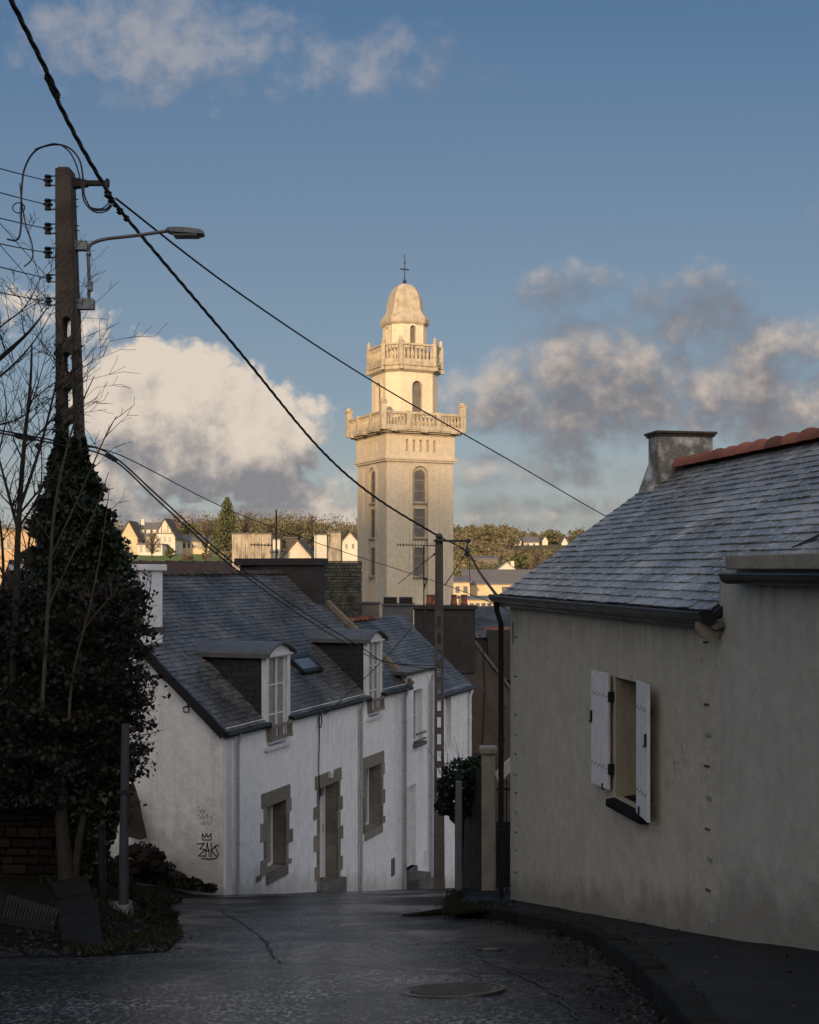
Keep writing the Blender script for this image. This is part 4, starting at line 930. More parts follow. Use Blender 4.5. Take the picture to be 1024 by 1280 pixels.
# gutter, zinc apron, fascia end
xg1 = rf_(908, 757)[0] + .05
mb = MB(); gzr = ER - .1 * SR - .01
n = 10; prof = [(-.165 + .07 * math.cos(PI + PI * k / n) , gzr + .045 + .085 * math.sin(PI + PI * k / n)) for k in range(n + 1)]
for a, b in zip(prof, prof[1:]): mb.poly([(-.17, a[0], a[1]), (xg1, a[0], a[1]), (xg1, b[0], b[1]), (-.17, b[0], b[1])])
mb.poly([(-.17, p[0], p[1]) for p in prof]); mb.poly([(xg1, p[0], p[1]) for p in prof])
mb.tube([(-.17, -.235, gzr + .045), (xg1, -.235, gzr + .045)], .012, 6)
k = -.1
while k < xg1 - .1: mb.box(k - .01, k + .01, -.245, -.09, gzr + .04, gzr + .065); k += .55
mb.build('gutter', M['zinc_dark'], H3, smooth='auto')
mb = MB(); mb.hexa([(-.14, -.12, gzr - .085), (xg1, -.12, gzr - .085), (xg1, .0, gzr - .06), (-.14, .0, gzr - .06), (-.14, -.15, gzr - .045), (xg1 - .02, -.15, gzr - .045), (xg1, .0, gzr - .02), (-.14, .0, gzr - .02)]); mb.build('zinc_flashing', M['zinc'], H3, bev=.01)
mb = MB(); mb.prism([(xg1 - .10, -.22, gzr - .03)] + [(xg1 - .10, -.13 + .09 * math.cos(PI + a * PI / 6), gzr - .07 + .075 * math.sin(PI + a * PI / 6)) for a in range(7)] + [(xg1 - .10, .0, gzr - .07), (xg1 - .10, .0, gzr + .0)], (.05, 0, 0)); mb.build('eaves_block', M['coping'], H3, bev=.01)
mb = MB(); mb.tube([(-.05, -.17, gzr - .02), (-.05, -.16, gzr - .14), (-.07, -.10, gzr - .30), (-.07, -.10, -4.25)], .036, 10)
for z in (-1.2, -2.15, -3.3): mb.tube([(-.07, -.10, z), (-.07, -.10, z + .05)], .046, 10)
mb.build('downpipe', M['zinc_dark'], H3, smooth='auto')
# toothing marks left in the render by the two quoins
def mark(px, py, w_, h_, mt, y=-.004): x, z = rf_(px, py); mtb.append((x - w_ / 2, x + w_ / 2, z - h_ / 2, z + h_ / 2, mt))
mtb = []
for k, py in enumerate((802, 880, 957, 1036, 1112)): mark(883 + k * .8, py, .075, .014, 0)
for k, py in enumerate((918, 997, 1074, 1155)): mark(886 + k, py, .085, .034 if k < 3 else .06, 1)
for k, py in enumerate((796, 845, 893, 942, 990, 1040, 1090)): mark(645, py, .09, .009, 0)
for k, py in enumerate((918, 968, 1014, 1062)): mark(645, py, .10, .026, 1)
md, ml = MB(), MB()
for (a, b, c_, d_, mt) in mtb:
    if mt == 0: md.hexa([(a, -.012, c_ - .01), (b, -.012, c_ + .0), (b, .01, c_), (a, .01, c_), (a, -.012, d_ - .006), (b, -.012, d_ + .0), (b, .01, d_), (a, .01, d_)])
    else: ml.box(a, b, -.014, .01, c_, d_)
build_each(md, 'quoin_mark', M['brown'], H3); build_each(ml, 'quoin_patch', M['curtain'], H3, bev=.006)
mb = MB(); x, z = rf_(643, 790); mb.tube([(x, -.02, z + .12), (x, -.02, z - .14)], .006, 5); mb.build('facade_cable', M['wire'], H3)

# extension against it
XE = rf_(904, 0)[0]
H4 = thing('house_extension', 'flat-topped cream extension with stone coping standing against the cream house at the right edge', 'building', (1.26, 15, 0), AR)
zt4 = .0
mb = MB(); mb.poly([(XE, -.03, -7), (11, -.03, -7), (11, -.03, zt4), (XE, -.03, zt4)]); mb.poly([(XE, -.03, -7), (XE, .9, -7), (XE, .9, zt4), (XE, -.03, zt4)]); mb.poly([(11, -.03, -7), (11, 3, -7), (11, 3, zt4), (11, -.03, zt4)]); mb.poly([(XE, -.03, zt4), (11, -.03, zt4), (11, .9, zt4), (XE, .9, zt4)])
mb.build('wall', M['cream2'], H4)
x0c, zc1 = FRm.hit(906, 694, (0, 1, 0), -.14).x, .108
mb = MB(); mb.box(x0c, 11.1, -.14, .95, .0, zc1); mb.build('coping', M['coping'], H4, bev=.012)
mb = MB(); mb.box(x0c + .05, 11.05, -.07, .5, -.055, -.001); mb.build('fascia', M['zinc_dark'], H4)
x0g = FRm.hit(902, 722, (0, 1, 0), -.2).x
mb = MB(); prof = [(-.15 + .07 * math.cos(PI + PI * k / n), -.035 + .07 * math.sin(PI + PI * k / n)) for k in range(n + 1)]
for a, b in zip(prof, prof[1:]): mb.poly([(x0g, a[0], a[1]), (11.1, a[0], a[1]), (11.1, b[0], b[1]), (x0g, b[0], b[1])])
mb.poly([(x0g, p[0], p[1]) for p in prof]); mb.tube([(x0g, -.22, -.035), (11.1, -.22, -.035)], .011, 6); mb.build('gutter', M['zinc_dark'], H4, smooth='auto')
p = FRm.hit(990, 688, (0, -SR, 1), ER + .05); q = FRm.hit(1040, 655, (0, -SR, 1), ER + .05)
mb = MB(); mb.prism([(p.x, p.y - .05, p.z - .1), (p.x, p.y, p.z + .03), (q.x + 1.5, q.y + .6, q.z + .55), (q.x + 1.5, q.y, p.z - .1)], (0, .4, 0)); mb.build('roof_upstand', M['slateD'], H4)

# ================================================================ gate, fence and climbing bush beyond the cream house
ZG = lambda Y: g(Y) + .13
gt = thing('garden_gate', 'dark metal garden gate under a pale arch between two stone pillars beside the cream house', 'gate', (1.18, 18, ZG(18)))
h = 2.14 + .0
mb = MB(); mb.box(-.10, .10, -.1, .1, -.2, 2.06); mb.build('pillar', M['coping'], gt, bev=.012)
mb = MB(); mb.box(-.13, .13, -.13, .13, 2.06, 2.16); mb.build('pillar_cap', M['coping'], gt, bev=.015)
mb = MB(); mb.box(1.12, 1.32, -.1, .1, -.2, 2.06); mb.build('pillar', M['coping'], gt, bev=.012)
mb = MB(); n = 14
o_ = [(.10 + 1.02 * k / n, 1.72 + .34 * math.sin(PI * k / n)) for k in range(n + 1)]; i_ = [(lerp(.16, 1.06, k / n), 1.60 + .33 * math.sin(PI * k / n)) for k in range(n + 1)]
for k in range(n):
    mb.hexa([(o_[k][0], -.07, o_[k][1] + .04), (o_[k + 1][0], -.07, o_[k + 1][1] + .04), (o_[k + 1][0], .07, o_[k + 1][1] + .04), (o_[k][0], .07, o_[k][1] + .04), (i_[k][0], -.06, i_[k][1]), (i_[k + 1][0], -.06, i_[k + 1][1]), (i_[k + 1][0], .06, i_[k + 1][1]), (i_[k][0], .06, i_[k][1])])
mb.build('arch', M['far_white'], gt, smooth='auto')
mb = MB(); mb.box(.12, 1.10, -.012, .012, .05, 1.0)
for k in range(9): mb.tube([(.16 + k * .115, 0, .0), (.16 + k * .115, 0, 1.55 + .25 * math.sin(PI * k / 8))], .012, 6)
for z in (.06, 1.0, 1.5): mb.box(.12, 1.10, -.016, .016, z, z + .035)
mb.build('gate_leaf', M['black'], gt)
fn = thing('board_fence', 'tall dark vertical board fence between the utility pole and the gate pillar', 'fence', (1.06, 18.05, ZG(18)))
mb = MB(); rg = random.Random(31)
A_ = Vector((0, 0, 0)); B_ = Vector((-.28, 1.75, -.5)); tt = (B_ - A_)
for k in range(15):
    p = A_ + tt * (k / 15); q = A_ + tt * ((k + .93) / 15); mb.hexa([(p.x, p.y, p.z - .1), (q.x, q.y, q.z - .1), (q.x + .02, q.y + .01, q.z - .1), (p.x + .02, p.y + .01, p.z - .1), (p.x, p.y, p.z + 1.85), (q.x, q.y, q.z + 1.85 + rg.uniform(-.02, .02)), (q.x + .02, q.y + .01, q.z + 1.85), (p.x + .02, p.y + .01, p.z + 1.85)], rg.random())
mb.build('boards', M['wood_dark'], fn)
mb = MB(); mb.box(-.36, -.27, .02, .10, -.1, 1.62); mb.build('post', M['galv'], fn, bev=.005); mb = MB(); mb.tube([(-.33, .5, -.3), (-.33, .5, 1.7)], .03, 8); mb.build('post', M['concrete_grey'], fn)
# bush draped on the fence
def blob_leaves(mb, cen, rad, n, size, rg, five=False, shell=.55):
    for _ in range(n):
        d = Vector((rg.gauss(0, 1), rg.gauss(0, 1), rg.gauss(0, 1))).normalized(); r = (shell + (1 - shell) * rg.random() ** .6)
        p = Vector((cen[0] + d.x * rad[0] * r, cen[1] + d.y * rad[1] * r, cen[2] + d.z * rad[2] * r))
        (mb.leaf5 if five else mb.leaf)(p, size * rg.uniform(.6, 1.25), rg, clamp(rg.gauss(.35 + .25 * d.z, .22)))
bp = at(578, 978, 18.6)
bs = thing('climbing_bush', 'dark leafy climbing bush spilling over the top of the board fence', 'bush', (bp.x, bp.y, bp.z))
mb = MB()
for (px, py, r, n) in ((578, 972, .34, 900), (562, 985, .22, 500), (595, 962, .24, 600), (556, 1008, .16, 300), (585, 995, .26, 500), (572, 1020, .13, 240), (600, 950, .12, 140), (590, 1012, .12, 180)):
    c_ = at(px, py, 18.6 + rg.uniform(-.1, .3)) - bp; blob_leaves(mb, c_, (r, r * 1.1, r * .9), n, .042, rg)
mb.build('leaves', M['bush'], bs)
mb = MB()
for k in range(14):
    p = Vector((rg.uniform(-.35, .3), rg.uniform(-.2, .2), rg.uniform(-.1, .2))); e = p + Vector((rg.uniform(-.25, .25), 0, rg.uniform(.25, .6))); mb.tube([p, (p + e) / 2 + Vector((.03, 0, .03)), e], [.006, .004, .002], 4)
mb.tube([(.0, 0, .1), (.02, .02, -.4), (-.02, 0, -1.4)], .025, 6); mb.build('stem', M['bark'], bs)

# ================================================================ brown gabled house behind the row
Y5 = 38.0
def d5(px, py): p = at(px, py, Y5); return p.x, p.z
H5 = thing('brown_house', 'tall brown gable house with broad dark chimney and four clay pots behind the white row', 'house', (0, Y5, 0))
xL, zT = d5(518, 757); xR, _ = d5(594, 757); zS = d5(594, 806)[1]; xE, zE = d5(640, 868)
mb = MB(); sl5 = (zS - zE) / (xE - xR); cxm = (xL + xR) / 2; apz = zS + (xR - cxm) * sl5 * .6; xW = 2 * cxm - xE
mb.poly([(xW, 0, -12), (xE, 0, -12), (xE, 0, zE), (xR, 0, zS), (cxm, 0, apz), (xL, 0, zS), (xW, 0, zE)])
mb.poly([(xW, 8, -12), (xE, 8, -12), (xE, 8, zE), (cxm, 8, apz), (xW, 8, zE)]); mb.poly([(xE, 0, -12), (xE, 8, -12), (xE, 8, zE), (xE, 0, zE)]); mb.poly([(xW, 0, -12), (xW, 8, -12), (xW, 8, zE), (xW, 0, zE)])
mb.build('wall', M['brown'], H5)
mb = MB(); mb.box(xL, xR, -.06, .8, zS - .9, zT - .12); ch = mb.build('chimney', M['brick_soot'], H5, bev=.02)
mb = MB(); mb.box(xL - .07, xR + .07, -.13, .87, zT - .12, zT); mb.build('chimney_cap', M['brick_soot'], ch, bev=.02)
for px in (537, 543, 568, 581):
    x, _ = d5(px, 745); mb = MB(); mb.lathe([(.10, 0), (.12, .05), (.10, .10), (.085, .28), (.10, .30), (.10, .34), (.07, .34), (.06, .1)], 12, (x, .35, zT)); mb.build('chimney_pot', M['terracotta'], ch, smooth='auto')
mb = MB()
for sgn, a in ((1, xR), (-1, xL)):
    b = xE + .12 if sgn > 0 else xW - .12; zb = zE - .1
    mb.hexa([(a, -.05, zS + .02), (b, -.05, zb + .02), (b, .2, zb + .02), (a, .2, zS + .02), (a, -.05, zS + .16), (b, -.05, zb + .16), (b, .2, zb + .16), (a, .2, zS + .16)])
mb.build('raking_coping', M['concrete_grey'], H5, bev=.01)
mb = MB(); mb.poly([(xR, .2, zS + .1), (xE + .15, .2, zE), (xE + .15, 8.2, zE), (cxm, 8.2, apz + .1), (cxm, .2, apz + .1)]); mb.poly([(xL, .2, zS + .1), (xW - .15, .2, zE), (xW - .15, 8.2, zE), (cxm, 8.2, apz + .1), (cxm, .2, apz + .1)]); mb.build('roof', M['slateD'], H5)
mb = MB(); x, z = d5(604, 800); pts = [(x, -.05, z), (x + .05, -.05, z - 1.5), (x - .05, -.05, z - 4), (x + .1, -.05, z - 5)]; mb.tube(pts, .015, 5); mb.build('facade_cable', M['wire'], H5)

# small dark slate house right behind it
Y6 = 46; H6 = thing('slate_house', 'small dark slate roofed house with a red ridge in the gap beside the brown gable', 'house', (0, Y6, 0))
f6 = lambda px, py, Y=Y6: (at(px, py, Y).x, at(px, py, Y).z)
x0, zr = f6(560, 762); x1, ze = f6(660, 797)
mb = MB(); mb.poly([(x0, 0, -14), (x1, 0, -14), (x1, 0, ze), (x0, 0, ze)]); mb.poly([(x1, 0, -14), (x1, 5, -14), (x1, 5, ze), (x1, 2.5, zr), (x1, 0, ze)]); mb.poly([(x0, 0, -14), (x0, 5, -14), (x0, 5, ze), (x0, 2.5, zr), (x0, 0, ze)]); mb.build('wall', M['brown'], H6)
mb = MB(); sl6 = (zr - ze) / 2.5; k6 = 1 / math.sqrt(1 + sl6 ** 2)
def P6(s, t, h): return (x0 + s, t * k6 - .1 - h * sl6 * k6, ze + t * sl6 * k6 + h * k6)
slates(mb, P6, x1 - x0, 2.6 / k6, .14, .24, random.Random(5)); mb.poly([(x0, 2.5, zr), (x1, 2.5, zr), (x1, 5.2, ze - .1), (x0, 5.2, ze - .1)]); mb.build('roof', M['slateW'], H6)
mb = MB(); x_, z_ = f6(606, 787, Y6 - .4); ridge_tiles(mb, (x_, -.4, z_), (x_ + 1.6, -.6, z_ + .02), .10, .3, random.Random(3)); mb.build('ridge_tiles', M['terracotta'], H6); mb = MB(); mb.box(x_ + .1, x_ + 1.6, -.7, -.3, z_ - 1.9, z_ - .02); mb.build('lean_to', M['brick_soot'], H6)

# long brown roof and mossy wall beyond the ridge of the white house
p0 = at(60, 703, 30); p1 = at(330, 703, 33.5)
H7 = thing('brown_roofed_building', 'long low building whose brown tile roof shows as a strip behind the white house ridge', 'building', (p0.x, p0.y, 0), math.atan2(p1.y - p0.y, p1.x - p0.x))
Lh = (Vector((p1.x, p1.y)) - Vector((p0.x, p0.y))).length; zt7 = .18
mb = MB(); mb.box(0, Lh, .1, 5, -13, -1.6); mb.build('wall', M['white_gable'], H7)
mb = MB(); mb.hexa([(-.2, -.2, -1.9), (Lh + .2, -.2, -1.9), (Lh + .2, 5.2, -1.9), (-.2, 5.2, -1.9), (-.2, 2.4, zt7), (Lh + .2, 2.4, zt7), (Lh + .2, 2.6, zt7), (-.2, 2.6, zt7)]); rf7 = mb.build('roof', M['old_roof'], H7)
mb = MB(); ridge_tiles(mb, (-.2, 2.5, zt7), (Lh + .2, 2.5, zt7), .08, .4, random.Random(8), 6); mb.build('ridge_tiles', M['terracotta_old'], rf7)
p0 = at(392, 701, 37); p1 = at(452, 701, 37)
H8 = thing('mossy_gable_wall', 'dark mossy stone wall rising just left of the tower foot', 'wall', (p0.x, p0.y, 0))
mb = MB(); rg = random.Random(77); wd = p1.x - p0.x; ztop = .27
mb.box(0.03, wd - .03, .06, .7, -13, ztop - .04)
z = -5.0
while z < ztop:
    hh = rg.uniform(.05, .11); x = -rg.uniform(0, .1)
    while x < wd:
        w_ = rg.uniform(.06, .18); a, b = max(0, x), min(wd, x + w_ - .008)
        if b - a > .04: mb.box(a, b, .0 + rg.uniform(0, .03), .5, z, min(z + hh - .012, ztop), rg.random())
        x += w_
    z += hh
mb.build('stonework', M['mossy_wall'], H8, bev=.01)
# zinc-capped stack with two dark vents at the tower foot, and a stone one beside it
p0 = at(478, 752, 36); H9 = thing('zinc_clad_dormer', 'pale zinc clad roof box with two dark louvred openings at the tower foot', 'roof box', (p0.x, p0.y, 0))
z0, z1 = at(0, 772, 36).z, at(0, 757, 36).z
mb = MB(); mb.box(0, .93, 0, 1.2, z0 - 6, z1); mb.build('casing', M['zinc'], H9, bev=.01)
mb = MB(); mb.box(-.04, .98, -.05, 1.25, z1, z1 + .05); mb.build('cover', M['zinc'], H9, bev=.01)
for k in range(2):
    mb = MB(); a = .03 + k * .47
    for q in range(3): mb.box(a, a + .41, -.02, .5, z1 + .052 + q * .07, z1 + .102 + q * .07)
    mb.box(a + .02, a + .39, .02, .45, z1 + .052, z1 + .25); mb.build('louvre', M['wood_dark'], H9)
p0 = at(443, 755, 38); H10 = thing('stone_chimney', 'squat brown stone chimney between the mossy wall and the zinc roof box', 'chimney', (p0.x, p0.y, 0))
zz = at(0, 755, 38).z; mb = MB(); mb.box(0, .78, 0, .6, zz - 8, zz); mb.build('stack', M['granite'], H10, bev=.02)
mb = MB(); mb.box(-.04, .82, -.04, .64, zz, zz + .06); mb.build('capstone', M['concrete_grey'], H10, bev=.01)
# ================================================================ the tower
YT = 78.0; K = YT / F; AT = math.radians(25.4)
TW = thing('church_tower', 'tall cream church tower with two balustraded balconies, octagonal lantern, small dome and cross', 'tower', (at(506, 0, YT).x, YT, 0), AT)
Z = lambda py: (HY - py) * K
S = 118 * K / 1.332 / 2                 # half side of the shaft
zc = Z(577)
# shaft: front face has a tall sunk arched panel
def arch_pts(x0, x1, zb, zt, n=12):
    r = (x1 - x0) / 2; c = (x0 + x1) / 2; return [(x0, zb)] + [(c - r * math.cos(PI * k / n), zt - r + r * math.sin(PI * k / n)) for k in range(n + 1)] + [(x1, zb)]
def T4(fn):
    for q in range(4):
        R_ = Matrix.Rotation(q * PI / 2, 4, 'Z'); fn(R_, q)
def arch_band(mb, R_, y, x0, x1, zb, zt, wd, pr, n=12):
    """raised moulding round an arched opening, on plane local y=-y"""
    a = arch_pts(x0, x1, zb, zt, n); b = arch_pts(x0 - wd, x1 + wd, zb, zt + wd, n)
    for k in range(len(a) - 1):
        P = [(a[k][0], a[k][1]), (a[k + 1][0], a[k + 1][1]), (b[k + 1][0], b[k + 1][1]), (b[k][0], b[k][1])]
        pts = [R_ @ Vector((p[0], -y + .01, p[1])) for p in P] + [R_ @ Vector((p[0], -y - pr, p[1])) for p in P]; mb.hexa(pts)
def arch_wall(mb, R_, y, X0, X1, zb, Zt, x0, x1, hb, ht, n=12):
    """flat wall with an arched hole"""
    V_ = lambda x, z: tuple(R_ @ Vector((x, -y, z)))
    mb.poly([V_(X0, zb), V_(x0, zb), V_(x0, Zt), V_(X0, Zt)]); mb.poly([V_(x1, zb), V_(X1, zb), V_(X1, Zt), V_(x1, Zt)])
    if hb > zb: mb.poly([V_(x0, zb), V_(x1, zb), V_(x1, hb), V_(x0, hb)])
    a = arch_pts(x0, x1, hb, ht, n)[1:-1]
    for p, q in zip(a, a[1:]): mb.poly([V_(*p), V_(*q), V_(q[0], Zt), V_(p[0], Zt)])
def arch_reveal(mb, R_, y, x0, x1, hb, ht, dep, n=12):
    a = arch_pts(x0, x1, hb, ht, n)
    for p, q in zip(a, a[1:] + a[:1]): mb.poly([tuple(R_ @ Vector((p[0], -y, p[1]))), tuple(R_ @ Vector((q[0], -y, q[1]))), tuple(R_ @ Vector((q[0], -y + dep, q[1]))), tuple(R_ @ Vector((p[0], -y + dep, p[1])))])
mb = MB(); hw = .55; pb, pt = Z(752), Z(586)
def fshaft(R_, q):
    arch_wall(mb, R_, S, -S, S, -20, zc, -hw, hw, pb, pt); arch_reveal(mb, R_, S, -hw, hw, pb, pt, .16)
    V_ = lambda x, z: tuple(R_ @ Vector((x, -S + .16, z)))
    mb.poly([V_(-hw, pb), V_(hw, pb), V_(hw, pt), V_(-hw, pt)])
    for sx in (-1, 1):      # shallow corner pilasters
        P = [(sx * S * .60, -S), (sx * (S + .02), -S), (sx * (S + .02), -S - .05), (sx * S * .60, -S - .05)]
        mb.hexa([tuple(R_ @ Vector((p[0], p[1], -20))) for p in P] + [tuple(R_ @ Vector((p[0], p[1], zc - .5))) for p in P])
T4(fshaft); shaft = mb.build('shaft', M['tower'], TW)
mb = MB()
T4(lambda R_, q: arch_band(mb, R_, S, -hw, hw, pb, pt, .22, .05)); build_each(mb, 'arch_moulding', M['tower'], TW)
def fwin(R_, q):
    for (a, b, ar) in ((590, 629, True), (637, 672, False), (684, 719, False)):
        z0, z1 = Z(b), Z(a); fr = MB(); x0, x1 = -.36, .36
        if ar:
            arch_band(fr, R_, S - .14, x0, x1, z0, z1 - .04, .07, .05)
        else:
            for (u0, u1, v0, v1) in ((x0 - .07, x0, z0, z1), (x1, x1 + .07, z0, z1), (x0, x1, z1 - .06, z1)):
                fr.box(u0, u1, -S + .09, -S + .15, v0, v1, M=R_)
        fr.box(x0 - .16, x1 + .16, -S - .04, -S + .15, z0 - .14, z0 - .01, M=R_)
        for k in range(1, 3): fr.box(x0, x1, -S + .115, -S + .135, lerp(z0, z1, k / 3) - .015, lerp(z0, z1, k / 3) + .015, M=R_)
        o = fr.build('window', M['tower_stone'], TW); gl = MB()
        pts = arch_pts(x0, x1, z0, z1 - .04) if ar else [(x0, z0), (x0, z1), (x1, z1), (x1, z0)]
        gl.poly([tuple(R_ @ Vector((p[0], -S + .155 if False else -S + .13, p[1]))) for p in pts]); gl.build('pane', M['tower_glass'], o)
T4(fwin)
# string course, frieze with slots
z1, z2 = zc, Z(549); mb = MB(); S1 = S + .10
mb.box(-S - .22, S + .22, -S - .22, S + .22, z1 - .10, z1 + .04); mb.box(-S - .14, S + .14, -S - .14, S + .14, z1 - .22, z1 - .10)
def ffr(R_, q):
    hs = [(x - .085, x + .085, z1 + .42, z2 - .28) for x in [(-2 + k) * .48 for k in range(5)]]
    V_ = lambda x, z: None
    xs_ = sorted([-S1, S1] + [v for h in hs for v in h[:2]]); 
    for a, b in zip(xs_, xs_[1:]):
        for (d, e) in ((z1 + .04, z1 + .42), (z1 + .42, z2 - .28), (z2 - .28, z2)):
            mx = (a + b) / 2
            if d == z1 + .42 and any(h[0] < mx < h[1] for h in hs):
                P = [(a, -S1 + .22), (b, -S1 + .22)]; mb.poly([tuple(R_ @ Vector((a, -S1 + .22, d))), tuple(R_ @ Vector((b, -S1 + .22, d))), tuple(R_ @ Vector((b, -S1 + .22, e))), tuple(R_ @ Vector((a, -S1 + .22, e)))])
                for x in (a, b): mb.poly([tuple(R_ @ Vector((x, -S1, d))), tuple(R_ @ Vector((x, -S1 + .22, d))), tuple(R_ @ Vector((x, -S1 + .22, e))), tuple(R_ @ Vector((x, -S1, e)))])
                continue
            mb.poly([tuple(R_ @ Vector((a, -S1, d))), tuple(R_ @ Vector((b, -S1, d))), tuple(R_ @ Vector((b, -S1, e))), tuple(R_ @ Vector((a, -S1, e)))])
T4(ffr); mb.build('frieze', M['tower'], TW)
# square balcony
B = 148 * K / 1.332 / 2; zp = Z(544); mb = MB()
for (h_, a, b) in ((B - .42, z2 - .0, z2 + .10), (B - .22, z2 + .10, z2 + .2), (B - .03, z2 + .2, zp + .02)): mb.box(-h_, h_, -h_, h_, a, b)
mb.build('balcony_slab', M['tower_stone'], TW)
def baluster(mb, R_, x, y, z, h_, r=.07):
    pr = [(.6, 0), (1, .02), (.55, .10), (1.0, .30), (1.05, .38), (.6, .62), (.5, .80), (.9, .86), (1, 1.0)]
    i = R_ @ Vector((x, y, 0)); mb.lathe([(a * r, z + b * h_) for a, b in pr], 6, (i.x, i.y, 0))
zr1 = Z(522); brl = MB(); bal = MB(); pst = MB(); cons = MB()
def fbal(R_, q):
    brl.box(-B + .15, B - .15, -B, -B + .24, zp + .02, zp + .30, M=R_); brl.box(-B + .15, B - .15, -B - .02, -B + .26, zr1 - .16, zr1, M=R_)
    px_ = [-B + .12, -B * .36, B * .36, B - .12]
    for a, b in zip(px_, px_[1:]):
        n = 6
        for k in range(n): baluster(bal, R_, lerp(a + .2, b - .2, (k + .5) / n), -B + .12, zp + .30, zr1 - .16 - zp - .30, .10)
    for x in px_[1:3]: pst.box(x - .15, x + .15, -B - .04, -B + .28, zp + .02, zr1 + .05, M=R_)
    pst.box(-B - .06, -B + .30, -B - .06, -B + .30, z2 + .22, zr1 + .45, M=R_)
    pst.box(-B - .10, -B + .34, -B - .10, -B + .34, zr1 + .45, zr1 + .56, M=R_)
    P = R_ @ Vector((-B + .12, -B + .12, 0)); pst.lathe([(.20, 0), (.24, .05), (.20, .12), (.10, .20), (.04, .22)], 8, (P.x, P.y, zr1 + .56))
    for x in (-B * .72, 0, B * .72): cons.box(x - .22, x + .22, -B - .10, -B + .3, zp - .12, zp + .04, M=R_); cons.box(x - .1, x + .1, -B - .05, -B + .3, zp + .04, zp + .16, M=R_)
T4(fbal)
o = brl.build('balustrade', M['tower_stone'], TW, bev=.02); build_each(bal, 'baluster', M['tower_stone'], o, smooth='auto'); build_each(pst, 'post', M['tower_stone'], o, bev=.02); build_each(cons, 'waterspout', M['tower_stone'], o)
# octagonal stages
HF = .596
def octo(R, z0, z1, mb, holes=None, hw=.0, hb=0, ht=0, dep=.2):
    """across-corner-free octagon: faces at distance R (apothem)"""
    A_ = R
    for q in range(8):
        R_ = Matrix.Rotation(q * PI / 4, 4, 'Z'); R, half = (A_, A_ * HF) if q % 2 == 0 else (A_ * (1 + HF) / 1.41421, A_ * (1 - HF) / 1.41421)
        if hw and q % holes == 0:
            arch_wall(mb, R_, R, -half, half, z0, z1, -hw, hw, hb, ht, 8); arch_reveal(mb, R_, R, -hw, hw, hb, ht, dep, 8)
        else: mb.poly([tuple(R_ @ Vector((-half, -R, z0))), tuple(R_ @ Vector((half, -R, z0))), tuple(R_ @ Vector((half, -R, z1))), tuple(R_ @ Vector((-half, -R, z1)))])
def octlathe(mb, prof, hf=None):
    hf = hf or HF; i0 = len(mb.v)
    for r, z in prof:
        h = r * hf; mb.v += [(h, -r, z), (r, -h, z), (r, h, z), (h, r, z), (-h, r, z), (-r, h, z), (-r, -h, z), (-h, -r, z)]
    for k in range(len(prof) - 1):
        for j in range(8): a, b = i0 + k * 8 + j, i0 + k * 8 + (j + 1) % 8; mb.f.append((a, b, b + 8, a + 8)); mb.c.append(.5); mb.m.append(0)
    mb.f.append(tuple(i0 + j for j in reversed(range(8)))); mb.f.append(tuple(i0 + (len(prof) - 1) * 8 + j for j in range(8))); mb.c += [.5, .5]; mb.m += [0, 0]
R1 = 35.6 * K; R2 = 23.8 * K; z3 = Z(466)
mb = MB(); octo(R1, zp, z3, mb, 2, .36, Z(525), Z(481)); st1 = mb.build('octagonal_stage', M['tower'], TW)
mb = MB(); gl = MB()
for q in range(0, 8, 2):
    R_ = Matrix.Rotation(q * PI / 4, 4, 'Z'); arch_band(mb, R_, R1, -.36, .36, zp + .2, Z(481), .22, .05, 8)
    a = arch_pts(-.36, .36, Z(525), Z(481), 8); gl.poly([tuple(R_ @ Vector((p[0], -R1 + .18, p[1]))) for p in a])
build_each(mb, 'arch_moulding', M['tower'], st1); build_each(gl, 'pane', M['tower_glass'], st1)
z4 = Z(460); R3 = 40.2 * K
mb = MB(); octlathe(mb, [(R1 + .02, z3 - .25), (R1 + .22, z3 - .1), (R1 + .22, z3), (R3 - .08, z3 + .12), (R3, z3 + .16), (R3, z4 + .06)]); mb.build('balcony_slab', M['tower_stone'], TW)
mb = MB(); b2 = MB(); p2 = MB(); c2 = MB(); zr2 = Z(436)
for q in range(8):
    R_ = Matrix.Rotation(q * PI / 4, 4, 'Z'); Rm = R3 - .02; R4, half = (Rm, Rm * HF) if q % 2 == 0 else (Rm * (1 + HF) / 1.41421, Rm * (1 - HF) / 1.41421); nb = 8 if q % 2 == 0 else 4
    mb.box(-half, half, -R4, -R4 + .2, z4 + .06, z4 + .28, M=R_); mb.box(-half, half, -R4 - .02, -R4 + .22, zr2 - .13, zr2, M=R_)
    for k in range(nb): baluster(b2, R_, lerp(-half + .14, half - .14, (k + .5) / nb), -R4 + .1, z4 + .28, zr2 - z4 - .41, .085)
    p2.box(-half - .12, -half + .12, -R4 - .06, -R4 + .20, z4 - .15, zr2 + .06, M=R_); P = R_ @ Vector((-half, -R4 + .07, 0))
    p2.lathe([(.12, 0), (.15, .06), (.12, .14), (.13, .22), (.08, .34), (.03, .40)], 8, (P.x, P.y, zr2 + .06))
    c2.box(-half - .10, -half + .10, -R4 - .14, -R4 + .4, z3 - .12, z3 + .12, M=R_)
    c2.box(-.18, .18, -R4 - .06, -R4 + .1, z4 + .0, z4 + .12, M=R_)
o = mb.build('balustrade', M['tower_stone'], TW, bev=.015); build_each(b2, 'baluster', M['tower_stone'], o, smooth='auto'); build_each(p2, 'post', M['tower_stone'], o, bev=.015); build_each(c2, 'corbel', M['tower_stone'], o)
z5 = Z(403); mb = MB(); octo(R2, z4, z5, mb, 2, .21, Z(440), Z(411)); st2 = mb.build('lantern', M['tower'], TW)
mb = MB(); gl = MB()
